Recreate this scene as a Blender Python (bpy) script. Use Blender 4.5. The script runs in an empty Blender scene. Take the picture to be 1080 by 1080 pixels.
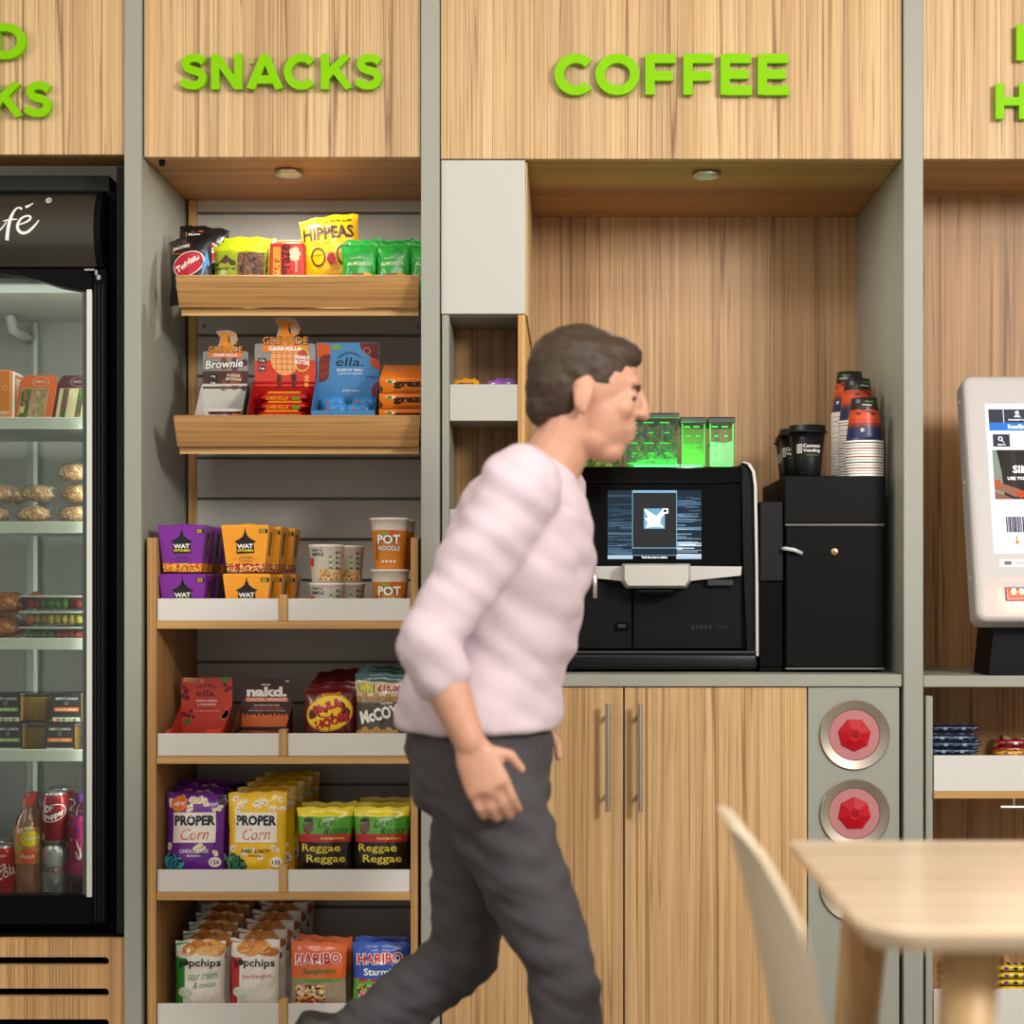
import bpy, bmesh, math, random
from mathutils import Vector, Matrix, noise
R = math.radians
PI = math.pi
random.seed(7)
sc = bpy.context.scene
COL = sc.collection

# ------------------------------------------------------------------ camera
CAMD = 3.6           # camera distance to the front plane of the cabinets (Y=0)
F = 1800.0           # focal length in pixels of the 1080 frame
VX, VY, EYE = 600.0, 620.0, 1.10
cam = bpy.data.cameras.new('camera')
cam.sensor_width = 36
cam.lens = F / 1080 * 36
cam.shift_x = -(VX - 540) / 1080
cam.shift_y = (VY - 540) / 1080
cam.dof.use_dof = True
cam.dof.focus_distance = 3.68
cam.dof.aperture_fstop = 2.0
cam.clip_start = 0.05
camo = bpy.data.objects.new('camera', cam)
camo.location = (0, -CAMD, EYE)
camo.rotation_euler = (PI/2, 0, 0)
COL.objects.link(camo)
sc.camera = camo
# ------------------------------------------------------------------ world, lights, exposure
w = bpy.data.worlds.new('world'); sc.world = w
w.use_nodes = True
w.node_tree.nodes['Background'].inputs[0].default_value = (1.0, 0.965, 0.92, 1)
w.node_tree.nodes['Background'].inputs[1].default_value = 0.60
def area(name, loc, target, size, power, color=(1, .95, .88), size_y=None):
    l = bpy.data.lights.new(name, 'AREA'); l.energy = power; l.color = color
    l.size = size
    if size_y: l.shape = 'RECTANGLE'; l.size_y = size_y
    o = bpy.data.objects.new(name, l); o.location = loc
    d = Vector(target) - Vector(loc)
    o.rotation_euler = d.to_track_quat('-Z', 'Y').to_euler()
    COL.objects.link(o); return o
area('key_lamp', (2.2, -3.5, 2.45), (0.0, 0, 1.35), 0.65, 100, (1, .965, .92))
area('ceiling_lamp', (-0.2, -1.9, 2.72), (-0.2, -1.2, 0), 1.6, 22, (1, .96, .90), 0.5)
area('side_fill', (-2.8, -2.1, 2.3), (0.3, -.7, 1.0), 0.7, 17, (1, .96, .91))  # added soft fill from the left, not a lamp of the room
sc.view_settings.view_transform = 'Standard'
sc.view_settings.look = 'None'
sc.view_settings.gamma = 1
sc.view_settings.use_curve_mapping = False
sc.view_settings.exposure = 0.11
sc.cycles.use_denoising = True
sc.cycles.max_bounces = 8
sc.cycles.transparent_max_bounces = 16
sc.cycles.sample_clamp_indirect = 4.0
sc.cycles.caustics_reflective = False
sc.cycles.caustics_refractive = False

# ------------------------------------------------------------------ helpers
def S(Y): return F / (CAMD + Y)
def PX(px, Y=0.0): return (px - VX) / S(Y)
def PZ(py, Y=0.0): return EYE + (VY - py) / S(Y)

def lin(c):
    c /= 255.0
    return c/12.92 if c <= .04045 else ((c+.055)/1.055)**2.4
def rgb(h):
    h = h.lstrip('#')
    return tuple(lin(int(h[i:i+2], 16)) for i in (0, 2, 4)) + (1,)
_M = {}
def mat(h, rough=.5, metal=0, spec=.5, emit=0, bump=0, bscale=60, coat=0, var=0.0):
    """plain procedural material, keyed by its values"""
    k = ('p', h, rough, metal, spec, emit, bump, bscale, coat, var)
    if k in _M: return _M[k]
    m = bpy.data.materials.new('finish'); m.use_nodes = True
    nt = m.node_tree; b = nt.nodes['Principled BSDF']
    b.inputs['Base Color'].default_value = rgb(h)
    b.inputs['Roughness'].default_value = rough
    b.inputs['Metallic'].default_value = metal
    b.inputs['Specular IOR Level'].default_value = spec
    b.inputs['Coat Weight'].default_value = coat
    b.inputs['Coat Roughness'].default_value = .08
    if emit:
        b.inputs['Base Color'].default_value = (0, 0, 0, 1); b.inputs['Specular IOR Level'].default_value = .05
        b.inputs['Emission Color'].default_value = rgb(h); b.inputs['Emission Strength'].default_value = emit
    if bump or var:
        tc = nt.nodes.new('ShaderNodeTexCoord')
        n = nt.nodes.new('ShaderNodeTexNoise'); n.inputs['Scale'].default_value = bscale; n.inputs['Detail'].default_value = 4
        nt.links.new(tc.outputs['Object'], n.inputs['Vector'])
        if bump:
            bp = nt.nodes.new('ShaderNodeBump'); bp.inputs['Strength'].default_value = bump; bp.inputs['Distance'].default_value = .004
            nt.links.new(n.outputs['Fac'], bp.inputs['Height']); nt.links.new(bp.outputs['Normal'], b.inputs['Normal'])
        if var:
            r = nt.nodes.new('ShaderNodeValToRGB')
            c = rgb(h)
            r.color_ramp.elements[0].position = .3; r.color_ramp.elements[1].position = .7
            r.color_ramp.elements[0].color = tuple(x*(1-var) for x in c[:3]) + (1,)
            r.color_ramp.elements[1].color = tuple(min(1, x*(1+var)) for x in c[:3]) + (1,)
            nt.links.new(n.outputs['Fac'], r.inputs[0]); nt.links.new(r.outputs[0], b.inputs['Base Color'])
    _M[k] = m; return m

def chunks(cols, scale=90, rough=.6, stretch=(1, 1, 1), bump=.6):
    """voronoi mixture of colours: nuts, beans, noodles, sweets"""
    k = ('c', tuple(cols), scale, rough, stretch)
    if k in _M: return _M[k]
    m = bpy.data.materials.new('mixture'); m.use_nodes = True
    nt = m.node_tree; b = nt.nodes['Principled BSDF']; b.inputs['Roughness'].default_value = rough
    tc = nt.nodes.new('ShaderNodeTexCoord'); mp = nt.nodes.new('ShaderNodeMapping'); mp.inputs['Scale'].default_value = stretch
    v = nt.nodes.new('ShaderNodeTexVoronoi'); v.inputs['Scale'].default_value = scale
    r = nt.nodes.new('ShaderNodeValToRGB'); r.color_ramp.interpolation = 'CONSTANT'
    sp = nt.nodes.new('ShaderNodeSeparateColor')
    nt.links.new(tc.outputs['Object'], mp.inputs[0]); nt.links.new(mp.outputs[0], v.inputs['Vector'])
    nt.links.new(v.outputs['Color'], sp.inputs[0]); nt.links.new(sp.outputs[0], r.inputs[0])
    e = r.color_ramp.elements
    e[0].color = rgb(cols[0]); e[1].position = 1/len(cols); e[1].color = rgb(cols[1])
    for i in range(2, len(cols)):
        q = e.new(i/len(cols)); q.color = rgb(cols[i])
    nt.links.new(r.outputs[0], b.inputs['Base Color'])
    bp = nt.nodes.new('ShaderNodeBump'); bp.inputs['Strength'].default_value = bump; bp.inputs['Distance'].default_value = .004; bp.invert = True
    nt.links.new(v.outputs['Distance'], bp.inputs['Height']); nt.links.new(bp.outputs['Normal'], b.inputs['Normal'])
    _M[k] = m; return m

def wood(name, axis='Z', light='#D8B88A', mid='#C9A474', dark='#74522F', rough=.45, seed=0.0, dens=1.0, contrast=1.0):
    """straight-grained laminate; the grain runs along `axis`"""
    k = ('w', axis, light, mid, dark, seed, dens, contrast, rough)
    if k in _M: return _M[k]
    m = bpy.data.materials.new(name); m.use_nodes = True
    nt = m.node_tree; b = nt.nodes['Principled BSDF']; b.inputs['Roughness'].default_value = rough
    b.inputs['Specular IOR Level'].default_value = .35
    L = nt.links.new
    tc = nt.nodes.new('ShaderNodeTexCoord')
    def ns(cross, along, detail, dist=0.0, rgh=.55):
        mp = nt.nodes.new('ShaderNodeMapping')
        s = [cross*dens]*3; s['XYZ'.index(axis)] = along
        mp.inputs['Scale'].default_value = s; mp.inputs['Location'].default_value = (seed*3.7, seed*1.3, seed*2.1)
        n = nt.nodes.new('ShaderNodeTexNoise'); n.inputs['Scale'].default_value = 1; n.inputs['Detail'].default_value = detail
        n.inputs['Roughness'].default_value = rgh; n.inputs['Distortion'].default_value = dist
        L(tc.outputs['Object'], mp.inputs[0]); L(mp.outputs[0], n.inputs['Vector']); return n
    def ramp(src, stops):
        r = nt.nodes.new('ShaderNodeValToRGB'); e = r.color_ramp.elements
        e[0].position, e[0].color = stops[0]; e[1].position, e[1].color = stops[1]
        for p, c in stops[2:]:
            q = e.new(p); q.color = c
        L(src, r.inputs[0]); return r
    W1, B1 = (1, 1, 1, 1), (0, 0, 0, 1)
    broad = ns(14, .35, 3)
    r1 = ramp(broad.outputs['Fac'], [(.30, rgb(mid)), (.66, rgb(light))])
    fine = ns(150, 1.6, 4, 0, .65)
    r2 = ramp(fine.outputs['Fac'], [(.34, (.77, .73, .69, 1)), (.62, (1.05, 1.045, 1.03, 1))])
    mx = nt.nodes.new('ShaderNodeMix'); mx.data_type = 'RGBA'; mx.blend_type = 'MULTIPLY'; mx.inputs[0].default_value = .85*contrast
    L(r1.outputs[0], mx.inputs[6]); L(r2.outputs[0], mx.inputs[7])
    cur = mx.outputs[2]
    for cross, along, wd, amt in ((21, .16, .0065, .80), (47, .30, .008, .62), (9, .10, .03, .25), (95, .6, .02, .32)):
        ln = ns(cross, along, 2, .0)
        r3 = ramp(ln.outputs['Fac'], [(.5-wd*1.6, B1), (.5-wd*.2, W1), (.5+wd*.2, W1), (.5+wd*1.6, B1)])
        md = nt.nodes.new('ShaderNodeMath'); md.operation = 'MULTIPLY'; md.inputs[1].default_value = amt*contrast
        L(r3.outputs[0], md.inputs[0])
        m2 = nt.nodes.new('ShaderNodeMix'); m2.data_type = 'RGBA'; m2.inputs[7].default_value = rgb(dark)
        L(md.outputs[0], m2.inputs[0]); L(cur, m2.inputs[6]); cur = m2.outputs[2]
    L(cur, b.inputs['Base Color'])
    _M[k] = m; return m

def glass(name, tint='#FFFFFF', refl=.12, rough=.02, clear=.9):
    k = ('g', tint, refl, rough, clear)
    if k in _M: return _M[k]
    m = bpy.data.materials.new(name); m.use_nodes = True
    nt = m.node_tree
    for n in list(nt.nodes):
        if n.type != 'OUTPUT_MATERIAL': nt.nodes.remove(n)
    out = [n for n in nt.nodes if n.type == 'OUTPUT_MATERIAL'][0]
    t = nt.nodes.new('ShaderNodeBsdfTransparent'); c = rgb(tint); t.inputs[0].default_value = tuple(x*clear for x in c[:3])+(1,)
    g = nt.nodes.new('ShaderNodeBsdfGlossy'); g.inputs['Roughness'].default_value = rough
    fr = nt.nodes.new('ShaderNodeFresnel'); fr.inputs[0].default_value = 1.45
    ad = nt.nodes.new('ShaderNodeMath'); ad.operation = 'MULTIPLY_ADD'; ad.inputs[1].default_value = 1.0; ad.inputs[2].default_value = refl - .04
    ad.use_clamp = True
    mx = nt.nodes.new('ShaderNodeMixShader')
    ge = nt.nodes.new('ShaderNodeNewGeometry'); iv = nt.nodes.new('ShaderNodeMath'); iv.operation = 'SUBTRACT'; iv.inputs[0].default_value = 1
    mu = nt.nodes.new('ShaderNodeMath'); mu.operation = 'MULTIPLY'; nt.links.new(ge.outputs['Backfacing'], iv.inputs[1]); nt.links.new(iv.outputs[0], mu.inputs[1]); nt.links.new(ad.outputs[0], mu.inputs[0])
    nt.links.new(fr.outputs[0], ad.inputs[0]); nt.links.new(mu.outputs[0], mx.inputs[0])
    nt.links.new(t.outputs[0], mx.inputs[1]); nt.links.new(g.outputs[0], mx.inputs[2]); nt.links.new(mx.outputs[0], out.inputs[0])
    _M[k] = m; return m

_T = {}
def text2d(s, bold=0.0):
    k = (s, bold)
    if k in _T: return _T[k]
    cu = bpy.data.curves.new('t', 'FONT'); cu.body = s; cu.size = 1; cu.offset = bold; cu.resolution_u = 2
    o = bpy.data.objects.new('t', cu); COL.objects.link(o)
    dg = bpy.context.evaluated_depsgraph_get(); dg.update()
    me = bpy.data.meshes.new_from_object(o.evaluated_get(dg))
    vs = [(v.co.x, v.co.y) for v in me.vertices]; fs = [tuple(p.vertices) for p in me.polygons]
    bpy.data.objects.remove(o); bpy.data.curves.remove(cu); bpy.data.meshes.remove(me)
    if vs:
        x0 = min(v[0] for v in vs); x1 = max(v[0] for v in vs); y0 = min(v[1] for v in vs); y1 = max(v[1] for v in vs)
        vs = [(v[0]-(x0+x1)/2, v[1]-(y0+y1)/2) for v in vs]
        _T[k] = (vs, fs, x1-x0, y1-y0)
    else: _T[k] = ([], [], 1, 1)
    return _T[k]

class MB:
    def __init__(s): s.v = []; s.f = []; s.mi = []; s.sm = []; s.mats = []
    def m(s, mt):
        if mt not in s.mats: s.mats.append(mt)
        return s.mats.index(mt)
    def add(s, vs, fs, mt, smooth=False):
        b = len(s.v); s.v += [tuple(v) for v in vs]
        mis = mt if isinstance(mt, list) else None
        i0 = None if mis else s.m(mt)
        for j, f in enumerate(fs):
            s.f.append(tuple(b+i for i in f)); s.mi.append(s.m(mis[j]) if mis else i0); s.sm.append(smooth)
        return s
    def box(s, x0, x1, y0, y1, z0, z1, mt, bevel=0, seg=1):
        if x0 > x1: x0, x1 = x1, x0
        if z0 > z1: z0, z1 = z1, z0
        if not bevel:
            return s.add([(x0,y0,z0),(x1,y0,z0),(x1,y1,z0),(x0,y1,z0),(x0,y0,z1),(x1,y0,z1),(x1,y1,z1),(x0,y1,z1)],
                [(0,1,5,4),(1,2,6,5),(2,3,7,6),(3,0,4,7),(4,5,6,7),(3,2,1,0)], mt)
        bm = bmesh.new(); bmesh.ops.create_cube(bm, size=1)
        for v in bm.verts: v.co = Vector(((x0+x1)/2+v.co.x*(x1-x0), (y0+y1)/2+v.co.y*(y1-y0), (z0+z1)/2+v.co.z*(z1-z0)))
        bmesh.ops.bevel(bm, geom=bm.edges[:], offset=bevel, segments=seg, profile=.5, affect='EDGES')
        return s.bm(bm, mt, seg > 1)
    def bm(s, bm, mt, smooth=False):
        bm.verts.index_update()
        s.add([v.co[:] for v in bm.verts], [tuple(v.index for v in f.verts) for f in bm.faces], mt, smooth); bm.free(); return s
    def prism(s, pts, y0, y1, mt, axis='Y', side=None):
        """outline pts (a,b); axis Y: (x,z) swept in y; X: (y,z) swept in x; Z: (x,y) swept in z"""
        n = len(pts)
        def P(p, q): return {'Y': (p[0], q, p[1]), 'X': (q, p[0], p[1]), 'Z': (p[0], p[1], q)}[axis]
        vs = [P(p, y0) for p in pts] + [P(p, y1) for p in pts]
        s.add(vs, [tuple(range(n)), tuple(range(2*n-1, n-1, -1))], mt)
        s.add(vs, [(i, (i+1) % n, n+(i+1) % n, n+i) for i in range(n)], side or mt)
        return s
    def lathe(s, prof, mt, seg=24, c=(0, 0, 0), axis='Z', smooth=True, a0=0, a1=2*PI):
        """prof: list of (r, h[, material])"""
        vs = []; full = abs(a1-a0-2*PI) < 1e-6; n = seg if full else seg+1
        for p in prof:
            for i in range(n):
                a = a0+(a1-a0)*i/seg; x, y = p[0]*math.cos(a), p[0]*math.sin(a)
                q = (x, y, p[1]) if axis == 'Z' else ((x, p[1], y) if axis == 'Y' else (p[1], x, y))
                vs.append((q[0]+c[0], q[1]+c[1], q[2]+c[2]))
        fs = []; ms = []
        for j in range(len(prof)-1):
            for i in range(seg):
                k = (i+1) % n
                fs.append((j*n+i, j*n+k, (j+1)*n+k, (j+1)*n+i)); ms.append(prof[j][2] if len(prof[j]) > 2 else mt)
        return s.add(vs, fs, ms, smooth)
    def cyl(s, c, r, h, mt, axis='Z', seg=20, r2=None):
        r2 = r if r2 is None else r2
        return s.lathe([(0, 0), (r, 0)], mt, seg, c, axis, False).lathe([(r, 0), (r2, h)], mt, seg, c, axis).lathe([(r2, h), (0, h)], mt, seg, c, axis, False)
    def tube(s, pts, rad, mt, seg=8, sx=1.0, caps=True, up=(0, 0, 1)):
        """tube through points; rad number or list of r or (ra,rb)"""
        pts = [Vector(p) for p in pts]; n = len(pts); vs = []
        prev = None
        for i, p in enumerate(pts):
            d = (pts[min(i+1, n-1)]-pts[max(i-1, 0)]).normalized()
            a = prev or Vector(up)
            if abs(a.dot(d)) > .95 and prev is None: a = Vector((1, 0, 0))
            b = d.cross(a).normalized(); a = b.cross(d).normalized(); prev = a
            r = rad[i] if isinstance(rad, (list, tuple)) else rad
            ra, rb = r if isinstance(r, (list, tuple)) else (r, r)
            for k in range(seg):
                t = 2*PI*k/seg; vs.append(p + a*ra*math.cos(t) + b*rb*math.sin(t))
        fs = [(j*seg+k, j*seg+(k+1) % seg, (j+1)*seg+(k+1) % seg, (j+1)*seg+k) for j in range(n-1) for k in range(seg)]
        if caps: fs += [tuple(range(seg-1, -1, -1)), tuple(range((n-1)*seg, n*seg))]
        return s.add(vs, fs, mt, True)
    def ball(s, c, r, mt, seg=14, rings=9, fn=None):
        r = r if isinstance(r, (tuple, list)) else (r, r, r)
        bm = bmesh.new(); bmesh.ops.create_uvsphere(bm, u_segments=seg, v_segments=rings, radius=1)
        for v in bm.verts:
            q = v.co.copy()
            if fn: q = fn(q)
            v.co = Vector((c[0]+q.x*r[0], c[1]+q.y*r[1], c[2]+q.z*r[2]))
        return s.bm(bm, mt, True)
    # --- flat marks laid on a surface sf(u, v, off) -> point
    def mark(s, sf, pts, mt, lay=1):
        return s.add([sf(u, v, lay) for u, v in pts], [tuple(range(len(pts)))], mt)
    def patch(s, sf, u0, u1, v0, v1, mt, lay=1, nu=8, nv=8, fn=None):
        vs = []
        for j in range(nv+1):
            for i in range(nu+1):
                u = u0+(u1-u0)*i/nu; v = v0+(v1-v0)*j/nv
                if fn: u, v = fn(u, v)
                vs.append(sf(u, v, lay))
        return s.add(vs, [(j*(nu+1)+i, j*(nu+1)+i+1, (j+1)*(nu+1)+i+1, (j+1)*(nu+1)+i) for j in range(nv) for i in range(nu)], mt, True)
    def disc(s, sf, u, v, ru, rv, mt, lay=2, seg=20, ring=0, rot=0):
        ca, sa = math.cos(rot), math.sin(rot)
        def P(a, q): x, y = ru*q*math.cos(a), rv*q*math.sin(a); return sf(u+x*ca-y*sa, v+x*sa+y*ca, lay)
        steps = [ring or 0.0, .5, 1.0] if not ring else [ring, 1.0]
        vs = []; fs = []
        for q in steps:
            for i in range(seg): vs.append(P(2*PI*i/seg, max(q, .001)))
        for j in range(len(steps)-1):
            for i in range(seg): fs.append((j*seg+i, j*seg+(i+1) % seg, (j+1)*seg+(i+1) % seg, (j+1)*seg+i))
        return s.add(vs, fs, mt, True)
    def text(s, sf, st, u, v, h, mt, w=None, lay=3, rot=0, bold=.02, shear=0, arch=0):
        vs, fs, W, H = text2d(st, bold)
        k = h/H; kx = (w/W) if w else k
        ca, sa = math.cos(rot), math.sin(rot); o = []
        for x, y in vs:
            x, y = x*kx + shear*y*k, y*k
            if arch: y += arch*(x/(W*kx/2))**2
            o.append(sf(u+x*ca-y*sa, v+x*sa+y*ca, lay))
        return s.add(o, fs, mt)
    def build(s, name, parent=None, world=False, loc=None):
        off = Vector((0, 0, 0))
        if world and parent is not None: off = parent.location
        if loc is not None: off = Vector(loc)
        me = bpy.data.meshes.new(name)
        me.from_pydata([(v[0]-off[0], v[1]-off[1], v[2]-off[2]) for v in s.v], [], s.f)
        for m_ in s.mats: me.materials.append(m_)
        me.polygons.foreach_set('material_index', s.mi); me.polygons.foreach_set('use_smooth', s.sm)
        me.update()
        o = bpy.data.objects.new(name, me); COL.objects.link(o)
        if parent is not None: o.parent = parent
        elif loc is not None: o.location = loc
        return o

def plane_sf(y, du=0, dv=0):
    return lambda u, v, lay: (u+du, y-.0004*lay, v+dv)
def tag(o, label=None, cat=None, group=None, kind=None):
    if label: o['label'] = label
    if cat: o['category'] = cat
    if group: o['group'] = group
    if kind: o['kind'] = kind
    return o
def thing(name, label, cat, loc=(0, 0, 0), group=None, kind=None):
    o = bpy.data.objects.new(name, None); o.empty_display_size = .05; o.location = loc; COL.objects.link(o)
    return tag(o, label, cat, group, kind)
def struct(name, mb): return tag(mb.build(name), kind='structure')
def copy_tree(o, parent=None):
    c = o.copy(); COL.objects.link(c)
    if parent is not None: c.parent = parent
    for ch in [x for x in KIDS.get(o.name, [])]: copy_tree(ch, c)
    return c
KIDS = {}
def index_kids(root):
    for o in COL.objects:
        if o.parent is not None: KIDS.setdefault(o.parent.name, [])
    def rec(o):
        KIDS[o.name] = list(o.children)
        for c in o.children: rec(c)
    rec(root)
class Kind:
    """first put() moves the original, later ones copy the whole tree"""
    def __init__(s, root, cat, group=None): s.r = root; s.n = 0; s.cat = cat; s.g = group; index_kids(root)
    def put(s, x, y, z, label, rz=0, rx=0, ry=0, sc_=1, group=None):
        if s.n == 0: o = s.r
        else: o = copy_tree(s.r)
        s.n += 1
        o.location = (x, y, z); o.rotation_euler = (rx, ry, rz); o.scale = (sc_,)*3 if not isinstance(sc_, tuple) else sc_
        tag(o, label, s.cat, group or s.g); return o

GREY = mat('#9A9B90', .5, var=.02, bscale=3)
GREYD = mat('#98978C', .5)
WOODV = wood('wood_vertical', 'Z')
WOODH = wood('wood_horizontal', 'X', seed=2)
PLY = wood('ply_edge', 'X', light='#D9AE70', mid='#C4965A', dark='#8C6238', dens=1.5, seed=4, contrast=.7)
PLYV = wood('ply_edge_upright', 'Z', light='#D9AE70', mid='#C4965A', dark='#8C6238', dens=1.5, seed=5, contrast=.7)
BLACK = mat('#070707', .4, spec=.1)
BLACKM = mat('#090909', .6, spec=.08)
WHITE = mat('#E9E6E0', .4)
STEEL = mat('#C9C2B8', .28, 1)
CHROME = mat('#DADADA', .15, 1)
# ================================================================== SETTING
struct('floor', MB().box(-3, 3, -4.6, 1.2, -.05, 0, mat('#8C877E', .45, var=.05, bscale=4)))
struct('ceiling', MB().box(-3, 3, -4.6, 1.2, 2.85, 2.9, mat('#E6E2DA', .8)))
struct('wall_back', MB().box(-3, 3, .9, 1.0, 0, 2.85, mat('#8A877F', .8)))
struct('wall_left', MB().box(-3.1, -3, -4.6, 1.2, 0, 2.85, mat('#CFC9BE', .8)))
struct('wall_right', MB().box(3, 3.1, -4.6, 1.2, 0, 2.85, mat('#CFC9BE', .8)))

TOPZ = 2.62
def zone(name, label, cat, mb, base=None, kids=()):
    t = thing(name, label, cat, base or (0, 0, 0))
    return t
def single(name, mb, label, cat, loc, group=None):
    o = mb.build(name, loc=loc); return tag(o, label, cat, group)

# upright partitions: front faces at x 132-150, 445-464, 952-972
for (a, b, lab) in ((132.5, 150.5, 'grey full-height partition between the drinks fridge and the snack bay'),
               (444.5, 464, 'grey full-height partition between the snack bay and the coffee bay'),
               (952, 972.5, 'grey full-height partition right of the coffee bay, left of the checkout bay')):
    m = MB().box(PX(a), PX(b), -.012, .6, 0, TOPZ, GREY, .0012)
    single('partition_panel', m, lab, 'partition', (PX((a+b)/2), .29, 0))

# ---- lettering made of bent flat strips, cap height 1
def arc(cx, cy, rx, ry, a0, a1, n=22):
    return [(cx+rx*math.cos(R(a0+(a1-a0)*i/n)), cy+ry*math.sin(R(a0+(a1-a0)*i/n))) for i in range(n+1)]
T_ = .232
GL = {
 'C': (.93, [arc(.52, .5, .41, .395, 42, 318, 30)]),
 'O': (1.07, [arc(.535, .5, .425, .395, 0, 360, 36)]),
 'F': (.76, [[(.12, 0), (.12, 1)], [(.12, .893), (.76, .893)], [(.12, .46), (.70, .46)]]),
 'E': (.78, [[(.12, 0), (.12, 1)], [(.12, .893), (.76, .893)], [(.12, .505), (.70, .505)], [(.12, .107), (.78, .107)]]),
 'N': (.88, [[(.11, 0), (.11, 1)], [(.77, 0), (.77, 1)], [(.13, .93), (.75, .07)]]),
 'H': (.87, [[(.11, 0), (.11, 1)], [(.76, 0), (.76, 1)], [(.12, .5), (.76, .5)]]),
 'A': (1.0, [[(.10, 0), (.50, .97)], [(.90, 0), (.50, .97)], [(.24, .28), (.76, .28)]]),
 'K': (.85, [[(.11, 0), (.11, 1)], [(.12, .36), (.72, 1.0)], [(.36, .60), (.78, 0)]]),
 'D': (.92, [[(.11, 0), (.11, 1)], [(.12, .893), (.40, .893)] + arc(.40, .5, .41, .393, 90, -90, 20) + [(.40, .107), (.12, .107)]]),
 'P': (.80, [[(.11, 0), (.11, 1)], [(.12, .893), (.42, .893)] + arc(.42, .63, .27, .263, 90, -90, 14) + [(.12, .367)]]),
 'S': (.80, [[(.72, .78), (.62, .855), (.50, .892), (.38, .892), (.27, .86), (.19, .78), (.185, .69), (.24, .60), (.36, .55), (.48, .52), (.60, .475), (.675, .40), (.68, .29), (.62, .18), (.51, .12), (.40, .107), (.27, .12), (.15, .18), (.07, .25)]]),
}
def strip(mb, pts, wd, sx, sz, x0, z0, y0, y1, mt):
    """constant-width band along pts swept in y (a swept solid letter stroke)"""
    n = len(pts); L, Rr = [], []
    closed = (abs(pts[0][0]-pts[-1][0]) + abs(pts[0][1]-pts[-1][1])) < 1e-4
    for i, p in enumerate(pts):
        a = pts[i-1] if i else (pts[-2] if closed else pts[0]); b = pts[i+1] if i < n-1 else (pts[1] if closed else pts[-1])
        dx, dz = b[0]-a[0], b[1]-a[1]; l = math.hypot(dx, dz) or 1
        nx, nz = -dz/l*wd/2, dx/l*wd/2
        L.append((p[0]+nx, p[1]+nz)); Rr.append((p[0]-nx, p[1]-nz))
    for i in range(n-1):
        q = [L[i], L[i+1], Rr[i+1], Rr[i]]
        q = [(x0+a*sx, z0+min(max(b, -.012), 1.012)*sz) for a, b in q]
        vs = [(a, y0, b) for a, b in q]+[(a, y1, b) for a, b in q]
        fs = [(0, 1, 2, 3), (7, 6, 5, 4), (0, 4, 5, 1), (2, 6, 7, 3)]
        if i == 0 and not closed: fs.append((0, 3, 7, 4))
        if i == n-2 and not closed: fs.append((1, 5, 6, 2))
        mb.add(vs, fs, mt)
GREEN = mat('#84C800', .45, spec=.1)
def letters(parent, word, spans, y0px, y1px, label=None):
    z0 = PZ(y1px); z1 = PZ(y0px)
    for ch, (a, b) in zip(word, spans):
        wd, st = GL[ch]; x0, x1 = PX(a), PX(b); sz = z1-z0; sx = (x1-x0)/wd
        mb = MB()
        for q_, s_ in enumerate(st): strip(mb, s_, T_, sx, sz, x0, z0, -.020+.0002*q_, -.007, GREEN)
        for q_ in (.2, .8): mb.box(x0+.08*sx, x0+.14*sx, -.0069, -.0001, z0+(q_-.03)*sz, z0+(q_+.03)*sz, GREEN)
        o = mb.build('letter', parent, world=True)
        o['label'] = 'raised lime green letter ' + ch
# header panels
heads = [(-170, 131.5, 163, 'left'), (152, 443.5, 165.5, 'snack'), (465, 951, 167.5, 'coffee'), (973.5, 1290, 167.5, 'right')]
labs = ['wood-grain header panel above the drinks fridge', 'wood-grain header panel with the green SNACKS sign',
        'wide wood-grain header panel with the green COFFEE sign', 'wood-grain header panel above the checkout screen']
HD = []
for i, (a, b, yb, n) in enumerate(heads):
    x0, x1 = PX(a), PX(b)
    t = thing('header_panel', labs[i], 'header panel', ((x0+x1)/2, 0, PZ(yb)))
    MB().box(x0, x1, 0, .02, PZ(yb), TOPZ, wood('header_wood', 'Z', seed=i*1.7+.3, light='#DDBD8E', mid='#CDA778'), .0008).build('board', t, world=True)
    HD.append(t)
letters(HD[1], 'SNACKS', [(191, 220), (225, 257), (262, 300), (301, 334), (340, 372), (375, 404)], 60, 97)
letters(HD[2], 'COFFEE', [(585, 625), (628, 674), (680, 712), (720, 752), (759, 792), (798, 831)], 60, 102.5)
letters(HD[0], 'LD', [(-50, -22), (-4, 30)], 28, 65) if 0 else letters(HD[0], 'D', [(-6, 30)], 28, 65)
letters(HD[0], 'KS', [(-7, 26), (28, 57)], 89, 126)
letters(HD[3], 'F', [(1069.5, 1098)], 29.5, 66.5)
letters(HD[3], 'HO', [(1048, 1081), (1085, 1122)], 91, 128)

# soffits
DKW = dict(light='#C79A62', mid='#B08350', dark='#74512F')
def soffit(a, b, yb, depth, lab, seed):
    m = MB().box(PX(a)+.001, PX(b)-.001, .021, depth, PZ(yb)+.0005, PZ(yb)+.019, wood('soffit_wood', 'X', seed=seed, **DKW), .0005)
    return single('soffit_panel', m, lab, 'soffit', (PX((a+b)/2), depth/2, PZ(yb)))
soffit(-170, 131.5, 163, .10, 'wood soffit strip above the drinks fridge', 1)
soffit(151, 444, 165.5, .41, 'wood soffit panel over the snack shelves', 2)
soffit(465, 951.5, 167.5, .57, 'wood soffit panel over the coffee machine', 3)
soffit(973, 1290, 167.5, .34, 'wood soffit panel over the checkout screen', 5)
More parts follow.
